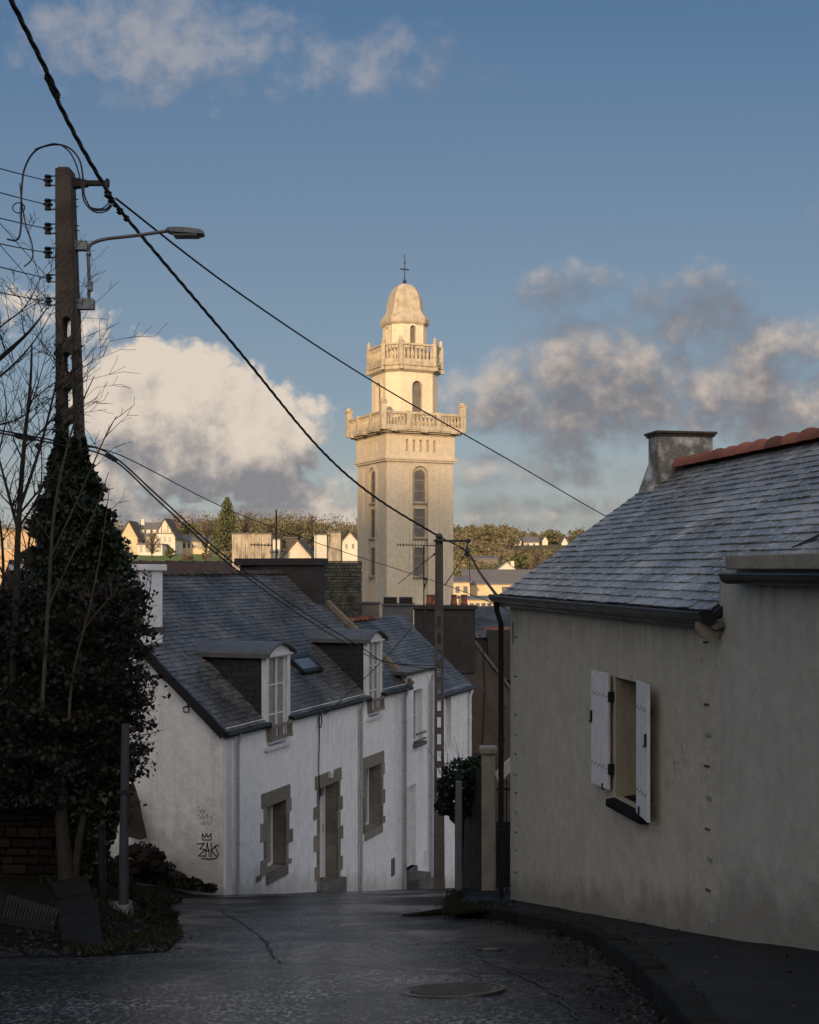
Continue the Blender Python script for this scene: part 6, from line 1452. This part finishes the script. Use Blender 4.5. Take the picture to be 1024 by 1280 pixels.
# second utility pole, far side, standing before the white row
Y2 = 27.0; k2_ = Y2 / F
P2 = thing('utility_pole', 'slender slotted concrete utility pole in front of the white row', 'utility pole', (at(549, 0, Y2).x, Y2, g(Y2)))
zz2 = lambda py: (HY - py) * k2_ - g(Y2); xx2 = lambda px: (px - 549) * k2_
mb = MB(); zt_ = zz2(673); hwf = lambda z: lerp(.125, .085, z / zt_)
cur = zt_; 
def seg2(z0, z1, sides=False):
    for (f0, f1) in (((-1, 1),) if not sides else ((-1, -.42), (.42, 1))):
        a, b = hwf(z0), hwf(z1); mb.hexa([(a * f0, -.09, z0), (a * f1, -.09, z0), (a * f1, .09, z0), (a * f0, .09, z0), (b * f0, -.09, z1), (b * f1, -.09, z1), (b * f1, .09, z1), (b * f0, .09, z1)])
py = 770
while py < 1020:
    seg2(zz2(py), cur); seg2(zz2(py + 14), zz2(py), True); cur = zz2(py + 14); py += 21
seg2(-.5, cur); mb.build('shaft', M['pole_grey'], P2)
mb = MB(); mb.box(xx2(542), xx2(588), -.15, -.09, zz2(677.5), zz2(675)); mb.box(xx2(583), xx2(587), -.16, -.08, zz2(679), zz2(674)); mb.lathe([(.05, 0), (.09, .03), (.06, .1), (.0, .12)], 8, (0, 0, zt_)); mb.build('cross_arm', M['black'], P2)
mb = MB(); mb.lathe([(.01, -.16), (.05, -.12), (.04, -.06), (.07, -.03), (.05, .02), (.03, .08), (.01, .16)], 8, (xx2(584), -.12, zz2(688))); mb.tube([(xx2(584), -.12, zz2(678)), (xx2(584), -.12, zz2(692))], .015, 5); mb.tube([(xx2(583), -.12, zz2(690)), (xx2(556), 0, zz2(732))], .012, 5); mb.tube([(xx2(586), -.12, zz2(694)), (xx2(588), -.12, zz2(745))], .008, 5); mb.build('cable_clamp', M['black'], P2)

# ================================================================ cables
def cable(name, label, pts, r, strands=1, twist=.35, sag=0.0, n=40, cat='cable', group=None):
    P = []
    if len(pts) > 2 and len(pts) < 20: pts = bez(pts, 6)
    for i in range(len(pts) - 1):
        a, b = Vector(pts[i]), Vector(pts[i + 1]); m_ = max(1, int(n / (len(pts) - 1)))
        for k in range(m_): t = k / m_; P.append(a.lerp(b, t) - Vector((0, 0, sag * 4 * t * (1 - t))))
    P.append(Vector(pts[-1])); mb = MB()
    if strands == 1: mb.tube(P, r, 6)
    else:
        L = 0; Q = [[] for _ in range(strands)]; fine = []
        for a, b in zip(P, P[1:]):
            m_ = max(1, int((b - a).length / (twist / 8)))
            for k in range(m_): fine.append(a.lerp(b, k / m_))
        for i, p in enumerate(fine):
            t = (fine[min(i + 1, len(fine) - 1)] - fine[max(i - 1, 0)]).normalized(); u = t.cross(Vector((0, 0, 1))).normalized(); v = u.cross(t)
            for s_ in range(strands): an = i / 8 * 2 * PI + s_ * 2 * PI / strands; Q[s_].append(p + (u * math.cos(an) + v * math.sin(an)) * r * .95)
        for q in Q: mb.tube(q, r * .9, 5)
    o = mb.build(name, M['wire'], None, smooth=True); tag(o, label, cat, group); return o
CA = at(137, 243, 13.9); top2 = at(549, 672, Y2) + Vector((0, -.12, .02))
up = [CA + Vector((.20, -4.0, .50)) * 0]
tgt = at(14, 0, 10.2); far_ = CA + (tgt - CA) * 5.5
# the bundle climbs away over the viewer's left shoulder
mid1 = at(82, 135, 12.0)
cable('bundled_cable', 'thick black twisted cable running up from the ivy-covered pole out of the top left corner', bez([tuple(far_), tuple(tgt), tuple(at(58, 97, 11.5)), tuple(at(100, 180, 12.8)), tuple(CA)], 6), .0145, 3, .75)
cable('bundled_cable', 'thick black twisted cable sagging from the ivy-covered pole down to the slotted pole', [tuple(CA), tuple(at(150, 262, 14.2)), tuple(at(205, 328, 16.0)), tuple(at(300, 440, 19.0)), tuple(at(400, 561, 22.3)), tuple(at(470, 622, 24.8)), tuple(top2)], .0135, 3, .8, sag=.0)
mb = MB(); 
for (a, b, r_) in ((135, 243, .05), (139, 250, .045), (144, 256, .03), (150, 264, .045), (158, 273, .04)):
    p = at(a, b, 13.9 + (a - 135) * .02); mb.lathe([(.01, -r_), (r_, -r_ * .4), (r_ * .7, 0), (r_, r_ * .5), (.01, r_)], 8, tuple(p))
tag(mb.build('cable_clamp', M['black']), 'black dead-end clamps gripping the twisted cable under the pole arm', 'cable clamp')
cable('service_cable', 'thin black cable crossing the sky in front of the tower towards the cream house roof', [tuple(at(145, 248, 14)), tuple(at(300, 367, 17)), tuple(at(470, 479, 22)), tuple(at(640, 577, 28)), tuple(at(757, 645, 34)), tuple(at(830, 680, 38))], .013)
cable('bundled_cable', 'short thick cable from the slotted pole clamp down to the eave of the cream house', [tuple(top2), tuple(at(583, 689, Y2 - .1)), tuple(at(600, 716, 22)), tuple(at(623, 747, 15.4))], .012, 2, .4)
cable('telephone_cable', 'upper of the two black cables from the left edge through the ivy, past the dormers', [tuple(at(-60, 527, 12)), tuple(at(75, 552, 13.8)), tuple(at(135, 566, 14.2)), tuple(at(200, 622, 15)), tuple(at(285, 698, 17)), tuple(at(380, 765, 20)), tuple(at(450, 808, 23)), tuple(at(485, 828, 25)), tuple(at(549, 832, 26.8))], .010, n=60)
cable('telephone_cable', 'lower of the two black cables from the left edge through the ivy, past the dormers', [tuple(at(-60, 530, 12)), tuple(at(75, 556, 13.7)), tuple(at(140, 574, 14.1)), tuple(at(200, 628, 15)), tuple(at(285, 704, 17)), tuple(at(380, 772, 20)), tuple(at(440, 808, 23)), tuple(at(478, 826, 25)), tuple(at(549, 838, 26.8))], .010, n=60)
cable('telephone_cable', 'thin cable from the ivy rising past the conifer to the foot of the tower', [tuple(at(100, 558, 14)), tuple(at(153, 570, 14.5)), tuple(at(260, 625, 18)), tuple(at(330, 655, 20)), tuple(at(430, 690, 23)), tuple(at(545, 727, 26.8)), tuple(at(632, 760, 15.2))], .007, n=60)
cable('telephone_cable', 'thin cable looping from the white house eave across the dormer to the slotted pole', [tuple(FW.wld((wf(400, 893)[0], -.1, wf(400, 893)[1]))), tuple(at(430, 872, 24)), tuple(at(478, 826, 25.5)), tuple(at(517, 782, 26.5)), tuple(at(549, 740, 26.85))], .009)
cable('telephone_cable', 'thin cable falling from the slotted pole to the cream house downpipe', [tuple(at(549, 834, 26.8)), tuple(at(575, 838, 24)), tuple(at(600, 858, 20)), tuple(at(632, 885, 15.1))], .008)
for (p_, q_, r_, l_) in ((at(18, 544, 13.1), at(45, 549, 13.5), .035, 'long black sleeve joint on the paired cables left of the ivy'), (at(45, 555, 13.5), at(51, 561, 13.5), .03, 'small black joint hanging under the paired cables left of the ivy'), (at(132, 568, 14.1), at(146, 576, 14.3), .03, 'black sleeve joint on the paired cables just right of the ivy')):
    mb = MB(); mb.tube([tuple(p_), tuple(p_.lerp(q_, .15)), tuple(p_.lerp(q_, .85)), tuple(q_)], [r_ * .4, r_, r_, r_ * .4], 8); tag(mb.build('cable_joint', M['black'], None, 'auto'), l_, 'cable joint')
names = ['topmost', 'second from top', 'third from top', 'fourth from top', 'fifth from top', 'lowest']
ends = [(0, 207), (0, 237), (0, 269), (0, 301), (0, 330), (0, 362)]
for k, (s_, e_) in enumerate(zip(wires_start, ends)):
    e = at(e_[0], e_[1], 10.5); e2 = s_ + (e - s_) * 3.2
    cable('overhead_wire', 'bare overhead wire at the ivy-covered pole, %s of six' % names[k], [tuple(e2), tuple(s_)], .006, sag=.03, cat='wire', group='overhead wires on the insulators')
    bm = at(lerp(ins[k][0], e_[0], .62), lerp(ins[k][1], e_[1], .62), lerp(14, 10.5, .62))
for k, (a, b) in enumerate((((0, 279), (58, 345)), ((0, 306), (60, 375)))):
    s_ = at(*b, 13.95); e = at(*a, 11); cable('overhead_wire', ('thin slanting wire reaching the fifth insulator from above left', 'thin slanting wire reaching the lowest insulator from above left')[k], [tuple(s_ + (e - s_) * 3), tuple(s_)], .004, cat='wire', group='slanting thin wires at the pole')
# ================================================================ ivy, hedge, walls and bare trees on the left
IV = [(545, 72, 104), (575, 66, 110), (600, 58, 118), (640, 46, 132), (680, 38, 150), (715, 34, 160), (745, 26, 174), (775, 26, 176), (810, 30, 168)]
def span(tb, py): return table([(a, b) for a, b, c in tb], py), table([(a, c) for a, b, c in tb], py)
rg = random.Random(61)
def leafy_mass(mb, tb, Y0, dY, y0, y1, n, size, five, rough=.10, inner=.9):
    """leaves through a rounded mass whose left/right extent per height follows tb"""
    for _ in range(n):
        py = rg.uniform(y0, y1); a, b = span(tb, py); c = (a + b) / 2; h_ = (b - a) / 2; an = rg.random() * 2 * PI
        wob = 1 + .46 * mnoise.noise(Vector((math.cos(an) * 2.0, math.sin(an) * 2.0, py * .045))) + .14 * mnoise.noise(Vector((math.cos(an) * 5, math.sin(an) * 5, py * .11))) + rough * abs(rg.gauss(0, .55)) - .08
        q = wob * (rg.uniform(.72, 1.0) if rg.random() < inner else rg.uniform(1.0, 1.12))
        Yc = Y0 + math.sin(an) * q * dY * (h_ / 70.0); px = c + math.cos(an) * h_ * q
        p = at(px, py, Yc); lump = mnoise.noise(Vector(p) * 1.7); (mb.leaf5 if five else mb.leaf)(p, size * rg.uniform(.55, 1.3), rg, clamp(.38 + lump * .5 + rg.gauss(0, .18)))
def core(mb, tb, Y0, dY, y0, y1, f=.78):
    i0 = len(mb.v); n = 14; rows = 14
    for r in range(rows + 1):
        py = lerp(y0, y1, r / rows); a, b = span(tb, py); c = (a + b) / 2; h_ = (b - a) / 2 * f
        for j in range(n):
            an = 2 * PI * j / n; ww = 1 + .30 * mnoise.noise(Vector((math.cos(an) * 2, math.sin(an) * 2, py * .045))); mb.v.append(tuple(at(c + math.cos(an) * h_ * ww, py, Y0 + math.sin(an) * dY * ww * h_ / 70)))
    for r in range(rows):
        for j in range(n): a, b = i0 + r * n + j, i0 + r * n + (j + 1) % n; mb.f.append((a, b, b + n, a + n)); mb.c.append(.1); mb.m.append(0)
    mb.f.append(tuple(i0 + j for j in range(n))); mb.c.append(.1); mb.m.append(0); mb.f.append(tuple(i0 + rows * n + j for j in range(n))); mb.c.append(.1); mb.m.append(0)
def rebase(mb, o): mb.v = [(v[0] - o[0], v[1] - o[1], v[2] - o[2]) for v in mb.v]
ib = at(100, 700, 13.9)
ivy = thing('ivy', 'broad pyramid of dark ivy climbing the lower half of the concrete pole', 'ivy', tuple(ib))
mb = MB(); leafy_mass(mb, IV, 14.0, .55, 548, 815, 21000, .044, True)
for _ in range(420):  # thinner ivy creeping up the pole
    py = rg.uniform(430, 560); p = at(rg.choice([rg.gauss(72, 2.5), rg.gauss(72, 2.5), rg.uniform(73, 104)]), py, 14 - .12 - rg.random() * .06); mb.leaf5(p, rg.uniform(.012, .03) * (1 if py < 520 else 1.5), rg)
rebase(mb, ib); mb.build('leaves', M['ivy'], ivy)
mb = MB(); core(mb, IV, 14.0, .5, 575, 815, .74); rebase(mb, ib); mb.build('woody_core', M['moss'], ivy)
mb = MB()
for k in range(26):
    py = rg.uniform(560, 780); a, b = span(IV, py); right = rg.random() < .7; x0 = (b if right else a) - (8 if right else -8); d = rg.uniform(8, 26) * (1 if right else -1)
    p0 = at(x0, py, 13.8); p1 = at(x0 + d, py - rg.uniform(-6, 16), 13.7); mb.tube([p0, (p0 + p1) / 2 + Vector((0, 0, .02)), p1], [.008, .006, .003], 4)
    for q in range(7): p = p0.lerp(p1, .4 + .6 * q / 6); mb2 = mb
rebase(mb, ib); build_each(mb, 'stem', M['bark'], ivy)

HG = [(735, 20, 130), (760, -20, 160), (800, -40, 174), (850, -45, 184), (890, -45, 180), (930, -45, 172), (960, -45, 164), (985, -45, 156), (1010, -30, 150)]
hb = at(60, 990, 12.6)
hd = thing('hedge', 'big dark overgrown hedge hanging over the stone wall left of the street', 'hedge', tuple(hb))
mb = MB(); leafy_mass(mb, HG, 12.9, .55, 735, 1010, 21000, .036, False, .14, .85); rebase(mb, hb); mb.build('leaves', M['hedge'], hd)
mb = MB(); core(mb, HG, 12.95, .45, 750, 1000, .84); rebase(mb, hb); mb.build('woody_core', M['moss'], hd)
mb = MB(); lv = MB()
for k in range(200):
    px = rg.uniform(-10, 185); py = rg.uniform(735, 800) if k < 130 else rg.uniform(800, 960)
    if k >= 130: px = rg.uniform(150, 170)
    p0 = at(px, py + 15, 12.6); e = at(px + rg.uniform(-14, 16), py - rg.uniform(8, 34), 12.5) if k < 130 else at(px + rg.uniform(8, 42), py + rg.uniform(-22, 12), 12.6); mb.tube([p0, (p0 + e) / 2 + Vector((rg.uniform(-.03, .03), 0, .02)), e], [.005, .004, .002], 4)
    for q in range(6): lv.leaf(p0.lerp(e, rg.uniform(.3, 1)) + Vector((rg.gauss(0, .02), 0, rg.gauss(0, .02))), rg.uniform(.015, .034), rg)
rebase(mb, hb); rebase(lv, hb); mb.build('twigs', M['bark'], hd); lv.build('leaves', M['hedge'], hd)
# ivy curtain below the hedge
CU = [(965, 75, 160), (1000, 80, 154), (1030, 84, 146), (1060, 90, 138), (1095, 95, 128)]
cb_ = at(115, 1090, 12.4)
cu = thing('ivy', 'curtain of dark ivy hanging down beside the grey post to the foot of the wall', 'ivy', tuple(cb_))
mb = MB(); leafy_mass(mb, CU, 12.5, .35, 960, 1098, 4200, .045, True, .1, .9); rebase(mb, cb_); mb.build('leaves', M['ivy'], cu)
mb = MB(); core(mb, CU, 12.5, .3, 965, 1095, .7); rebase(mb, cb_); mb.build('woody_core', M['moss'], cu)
# stone retaining wall
def stone_wall(name, label, p0, p1, z0, z1, th, seed, mt, par=None):
    rg = random.Random(seed); a, b = Vector(p0), Vector(p1); L = (b - a).length; t = thing(name, label, 'wall', (a.x, a.y, 0), math.atan2(b.y - a.y, b.x - a.x)); mb = MB(); mb.box(.02, L - .02, .05, th, z0, z1 - .03); z = z0
    while z < z1 - .03:
        h_ = rg.uniform(.05, .12); x = -rg.uniform(0, .3)
        while x < L:
            w_ = rg.uniform(.09, .30); q0, q1 = max(x, 0), min(x + w_ - .014, L)
            if q1 - q0 > .05: y_ = rg.uniform(-.03, .02); mb.box(q0, q1, y_, th * .9, z + rg.uniform(0, .01), min(z + h_ - .012 + rg.uniform(-.015, .008), z1), rg.random(), M=Matrix.Translation((q0, 0, z)) @ Matrix.Rotation(rg.uniform(-.05, .05), 4, 'Y') @ Matrix.Translation((-q0, 0, -z)))
            x += w_
        z += h_
    mb.build('stones', mt, t, bev=.012); return t
wz = lambda py, Y: (HY - py) * Y / F
stone_wall('stone_wall', 'dark rubble stone retaining wall under the hedge at the left edge', (at(-90, 0, 12.6).x, 12.7), (at(84, 0, 12.5).x, 12.55), -3.75, -2.15, .5, 3, M['drystone'])
mb = MB(); tb_ = at(86, 1100, 12.3); mb.tube([(0, 0, -.3), (-.04, 0, .25), (-.08, .02, .6), (-.05, .05, 1.2)], [.10, .075, .065, .05], 10); mb.tube([(.02, .02, -.3), (.1, .02, .4), (.2, .1, 1.0)], [.05, .04, .03], 8)
mb.v = [(v[0] + tb_.x - cb_.x, v[1] + tb_.y - cb_.y, v[2] + tb_.z - cb_.z) for v in mb.v]; build_each(mb, 'stem', M['bark'], cu, smooth='auto')
# grey post in its concrete block, and a thinner pipe
lpz = at(155, 1132, 11.9)
lp = thing('grey_post', 'slim grey metal post standing in a sloping concrete block at the street corner', 'post', tuple(lpz))
mb = MB(); top = at(157, 905, 11.9) - lpz; mb.tube([(0, 0, -.1), (0, 0, .6), tuple(top)], [.050, .047, .042], 12); mb.build('shaft', M['lamp_post'], lp, smooth='auto')
mb = MB(); mb.hexa([(-.24, -.14, -.45), (.10, -.16, -.45), (.10, .2, -.45), (-.24, .2, -.45), (-.2, -.1, .0), (.055, -.1, .02), (.055, .13, .03), (-.2, .13, .01)]); mb.build('concrete_base', M['concrete_grey'], lp, bev=.02)
mb = MB(); mb.tube([(.055, -.02, top.z * .45), (.075, -.03, top.z * .5), (.06, -.02, top.z * .62)], .012, 5); mb.box(-.06, .06, -.055, -.045, top.z * .62, top.z * .64); mb.build('strap', M['black'], lp)
tp = at(129, 1125, 12.1); t = thing('thin_pipe', 'thin dark steel pipe standing in the ivy left of the grey post', 'pipe', tuple(tp)); mb = MB(); tt_ = at(127, 1035, 12.1) - tp; mb.tube([(0, 0, -.3), tuple(tt_)], .035, 10); mb.build('pipe', M['zinc_dark'], t, smooth='auto'); mb = MB(); mb.lathe([(.038, 0), (.05, .01), (.05, .03), (.0, .05)], 10, tuple(tt_)); mb.build('cap', M['zinc_dark'], t)
# leaning board and rubble at the gable foot
p = FW.hit(172, 1050, (1, 0, 0), -.25)
lb_ = thing('leaning_board', 'mustard brown board leaning against the white gable behind the grey post', 'board', tuple(FW.wld(p)), AW)
mb = MB(); f = lambda px, py, o=-.22: FW.hit(px, py, (1, 0, 0), o) - p
P = [f(160, 985), f(165, 978), f(172, 1000), f(182, 1048), f(174, 1050), f(160, 1046)]; mb.prism(P, (.05, 0, 0)); M['board'] = mat('mustard_board', (.04, .029, .014), (.02, .016, .01), .9, 4, .3, 30); mb.build('board', M['board'], lb_)
mb = MB(); rg2 = random.Random(9)
for k in range(26):
    px = rg2.uniform(160, 200); py = rg2.uniform(1060, 1092); q = f(px, py, -.5 - rg2.random() * .3); s_ = rg2.uniform(.06, .15); i0 = len(mb.v); mb.lathe([(s_ * .5, -s_ * .6), (s_ * .95, -s_ * .3), (s_, s_ * .05), (s_ * .75, s_ * .4), (s_ * .3, s_ * .55)], 7, tuple(q), rg2.random(), phase=rg2.random())
    for v_ in range(i0, len(mb.v)): a_ = mb.v[v_]; mb.v[v_] = (a_[0] + rg2.gauss(0, .14) * s_, a_[1] + rg2.gauss(0, .14) * s_, a_[2] + rg2.gauss(0, .1) * s_)
build_each(mb, 'rubble', M['drystone'], lb_, bev=.02)
# weeds / bramble bank at the gable foot
br = thing('bramble', 'low dark bramble and weeds heaped at the foot of the graffitied gable', 'bramble', tuple(FW.wld(FW.hit(200, 1095, (1, 0, 0), -.4)))); bo = Vector(br.location); mb = MB()
for (px, py, r_, n) in ((170, 1080, .42, 900), (192, 1088, .35, 800), (216, 1100, .24, 600), (240, 1105, .18, 420), (262, 1110, .12, 260), (178, 1062, .22, 300), (205, 1092, .2, 300)):
    c_ = FW.wld(FW.hit(px, py, (1, 0, 0), -.35)) - bo; blob_leaves(mb, c_, (r_ * 1.1, r_ * .8, r_ * .55), n, .035, rg)
mb.build('leaves', M['hedge'], br)
# slabs and kerb stones on the bank
steps = [(66, 116, 1108, 1126), (70, 124, 1134, 1151), (74, 131, 1160, 1186)]
st = thing('garden_steps', 'three worn dark stone slabs stepping from the street up beside the concrete block', 'steps', (0, 0, 0)); mb = MB(); rg2 = random.Random(2)
def on_bank(px, py):
    r = ray(px, py); Y = 8.8
    while Y < 16:
        p = r * Y
        if p.z <= bank_z(p.x, p.y): return p
        Y += .02
    return r * 12
lab = None
c_ = on_bank(100, 1150); st.location = c_
for (a, b, y0_, y1_) in steps:
    A = [on_bank(a + 4, y1_), on_bank(b, y1_), on_bank(b - 8, y0_), on_bank(a - 2, y0_)]; z_ = max(q.z for q in A) + .04; P = [(q.x - c_.x, q.y - c_.y, z_ - c_.z - .35) for q in A] + [(q.x - c_.x, q.y - c_.y, z_ - c_.z + rg2.uniform(-.006, .006)) for q in A]; mb = MB(); mb.hexa(P, rg2.random()); mb.build('slab', M['slab'], st, bev=.02)
p0 = on_bank(2, 1166); kl = thing('boundary_stone', 'long pale split stone with dark grooves lying at the left edge of the street', 'stone', tuple(p0)); mb = MB()
q0, q1 = on_bank(-40, 1168) - p0, on_bank(70, 1164) - p0; dz = Vector((0, 0, 1))
mb.hexa([q0 + dz * -.2, q1 + dz * -.2, q1 + Vector((-.25, .55, -.2)), q0 + Vector((0, .8, -.2)), q0 + dz * .18, q1 + dz * .02, q1 + Vector((-.30, .35, .05)), q0 + Vector((0, .55, .30))], .8); mb.build('stone', M['slab'], kl, bev=.03)
mb = MB()
for k in range(16):
    a_ = q0.lerp(q1, .36 + k * .038); t0 = .30 - .26 * (.36 + k * .038) ; P0 = a_ + Vector((.02, .0 - .012, lerp(.18, .02, .36 + k * .038) - .03)); P1 = a_ + Vector((-.05, .40, lerp(.30, .06, .36 + k * .038) + .004)); mb.tube([P0, P1], [.008, .012], 4)
mb.build('grooves', M['moss'], kl)

# bare trees
def branch(mb, p, d, L, r, depth, rg, up=.25, spread=.5, seglen=.22):
    pts = [Vector(p)]; rad = [r]; n = max(3, int(L / seglen)); d = Vector(d).normalized()
    for k in range(n):
        d = (d + Vector((rg.gauss(0, .09), rg.gauss(0, .09), rg.gauss(0, .06) + up * .12))).normalized(); pts.append(pts[-1] + d * L / n); rad.append(lerp(r, max(r * .28, .0022), (k + 1) / n))
    mb.tube(pts, rad, 5 if r > .012 else 3, cap=False)
    if depth <= 0: return
    m_ = int(rg.uniform(3, 5.5)) if depth > 1 else int(rg.uniform(2, 5))
    for k in range(m_):
        i = rg.randint(max(1, len(pts) // 4), len(pts) - 1); t = (pts[i] - pts[i - 1]).normalized(); s_ = Vector((rg.gauss(0, 1), rg.gauss(0, .7), rg.gauss(0, .6))).normalized()
        nd = (t * (1 - spread) + (s_ - t * s_.dot(t)).normalized() * spread + Vector((0, 0, up * .4))).normalized(); branch(mb, pts[i], nd, L * rg.uniform(.35, .6), max(rad[i] * .6, .0025), depth - 1, rg, up, spread, seglen * .8)
def bare(label, stems, Y, base, seed, n1=9, L=(.5, 1.1), dep=2, name='bare_tree', mt='bark'):
    rg = random.Random(seed); b = at(base[0], base[1], Y); t = thing(name, label, 'tree', tuple(b)); mb = MB(); tw = MB()
    for (pts, r0, r1) in stems:
        P = bez([at(x, y, Y + dy) - b for x, y, dy in pts], 6); R = [lerp(r0, r1, k / (len(P) - 1)) for k in range(len(P))]; mb.tube(P, R, 8)
        for k in range(n1):
            i = rg.randint(len(P) // 5, len(P) - 2); tdir = (P[i + 1] - P[i]).normalized(); s_ = Vector((rg.choice((-1, 1)) * rg.uniform(.5, 1), rg.gauss(0, .5), rg.uniform(0, .4))).normalized(); branch(tw, P[i], tdir * .55 + s_ * .6, rg.uniform(*L), max(R[i] * .45, .005), dep, rg)
    mb.build('trunk', M[mt], t, smooth='auto'); tw.build('branches', M[mt], t, smooth=True); return t
bare('bare tree with upswept twigs nearest the left edge, in front of the sunlit building', [([(14, 900, 0), (20, 760, 0), (23, 660, 0), (30, 560, 0), (38, 480, 0), (40, 430, .1)], .045, .008), ([(22, 660, 0), (6, 600, 0), (-10, 540, .1)], .02, .006), ([(23, 640, 0), (50, 560, 0), (70, 480, -.1), (74, 440, -.1)], .02, .004)], 12.3, (14, 960), 41, 13, (.4, .9), 2)
bare('slender bare sapling crossing in front of the ivy pyramid', [([(52, 900, 0), (60, 760, 0), (68, 640, -.1), (84, 560, -.1), (100, 510, -.1), (118, 470, -.1)], .022, .004), ([(60, 760, 0), (88, 700, -.1), (118, 640, -.2), (136, 590, -.2)], .014, .003), ([(62, 700, 0), (100, 618, -.1), (132, 545, -.2), (146, 520, -.2)], .012, .003)], 12.0, (52, 960), 43, 5, (.15, .38), 1, mt='bark_pale')
bare('bare sapling leaning right over the hedge below the ivy', [([(86, 900, 0), (92, 840, 0), (112, 760, -.1), (126, 690, -.1), (137, 610, -.1)], .016, .003), ([(96, 800, 0), (118, 770, -.1), (148, 735, -.1)], .009, .003)], 12.0, (86, 960), 45, 5, (.15, .3), 1, mt='bark_pale')
bare('bare tree whose long boughs arch in from the left edge below the insulators', [([(-160, 900, .3), (-130, 620, .3), (-60, 500, .2), (0, 448, 0), (36, 415, -.1), (60, 384, -.1)], .06, .004), ([(-110, 560, .2), (-40, 500, .1), (10, 462, 0), (44, 425, 0), (68, 384, 0)], .02, .003), ([(-60, 500, .1), (-10, 420, .1), (30, 385, .1), (52, 345, 0)], .015, .003), ([(-110, 590, .2), (-30, 540, 0), (20, 525, 0), (62, 497, 0)], .018, .003)], 12.8, (-160, 980), 47, 8, (.2, .55), 2)
bare('clump of thin bare stems standing left of the ivy at the skyline', [([(2, 900, 0), (4, 700, 0), (-6, 600, 0), (8, 520, 0), (2, 470, 0)], .02, .003), ([(30, 900, 0), (34, 700, 0), (52, 600, 0), (48, 520, 0)], .018, .003), ([(40, 900, 0), (44, 780, 0), (36, 700, 0), (12, 610, 0)], .014, .003)], 13.2, (16, 960), 49, 8, (.3, .8), 2)
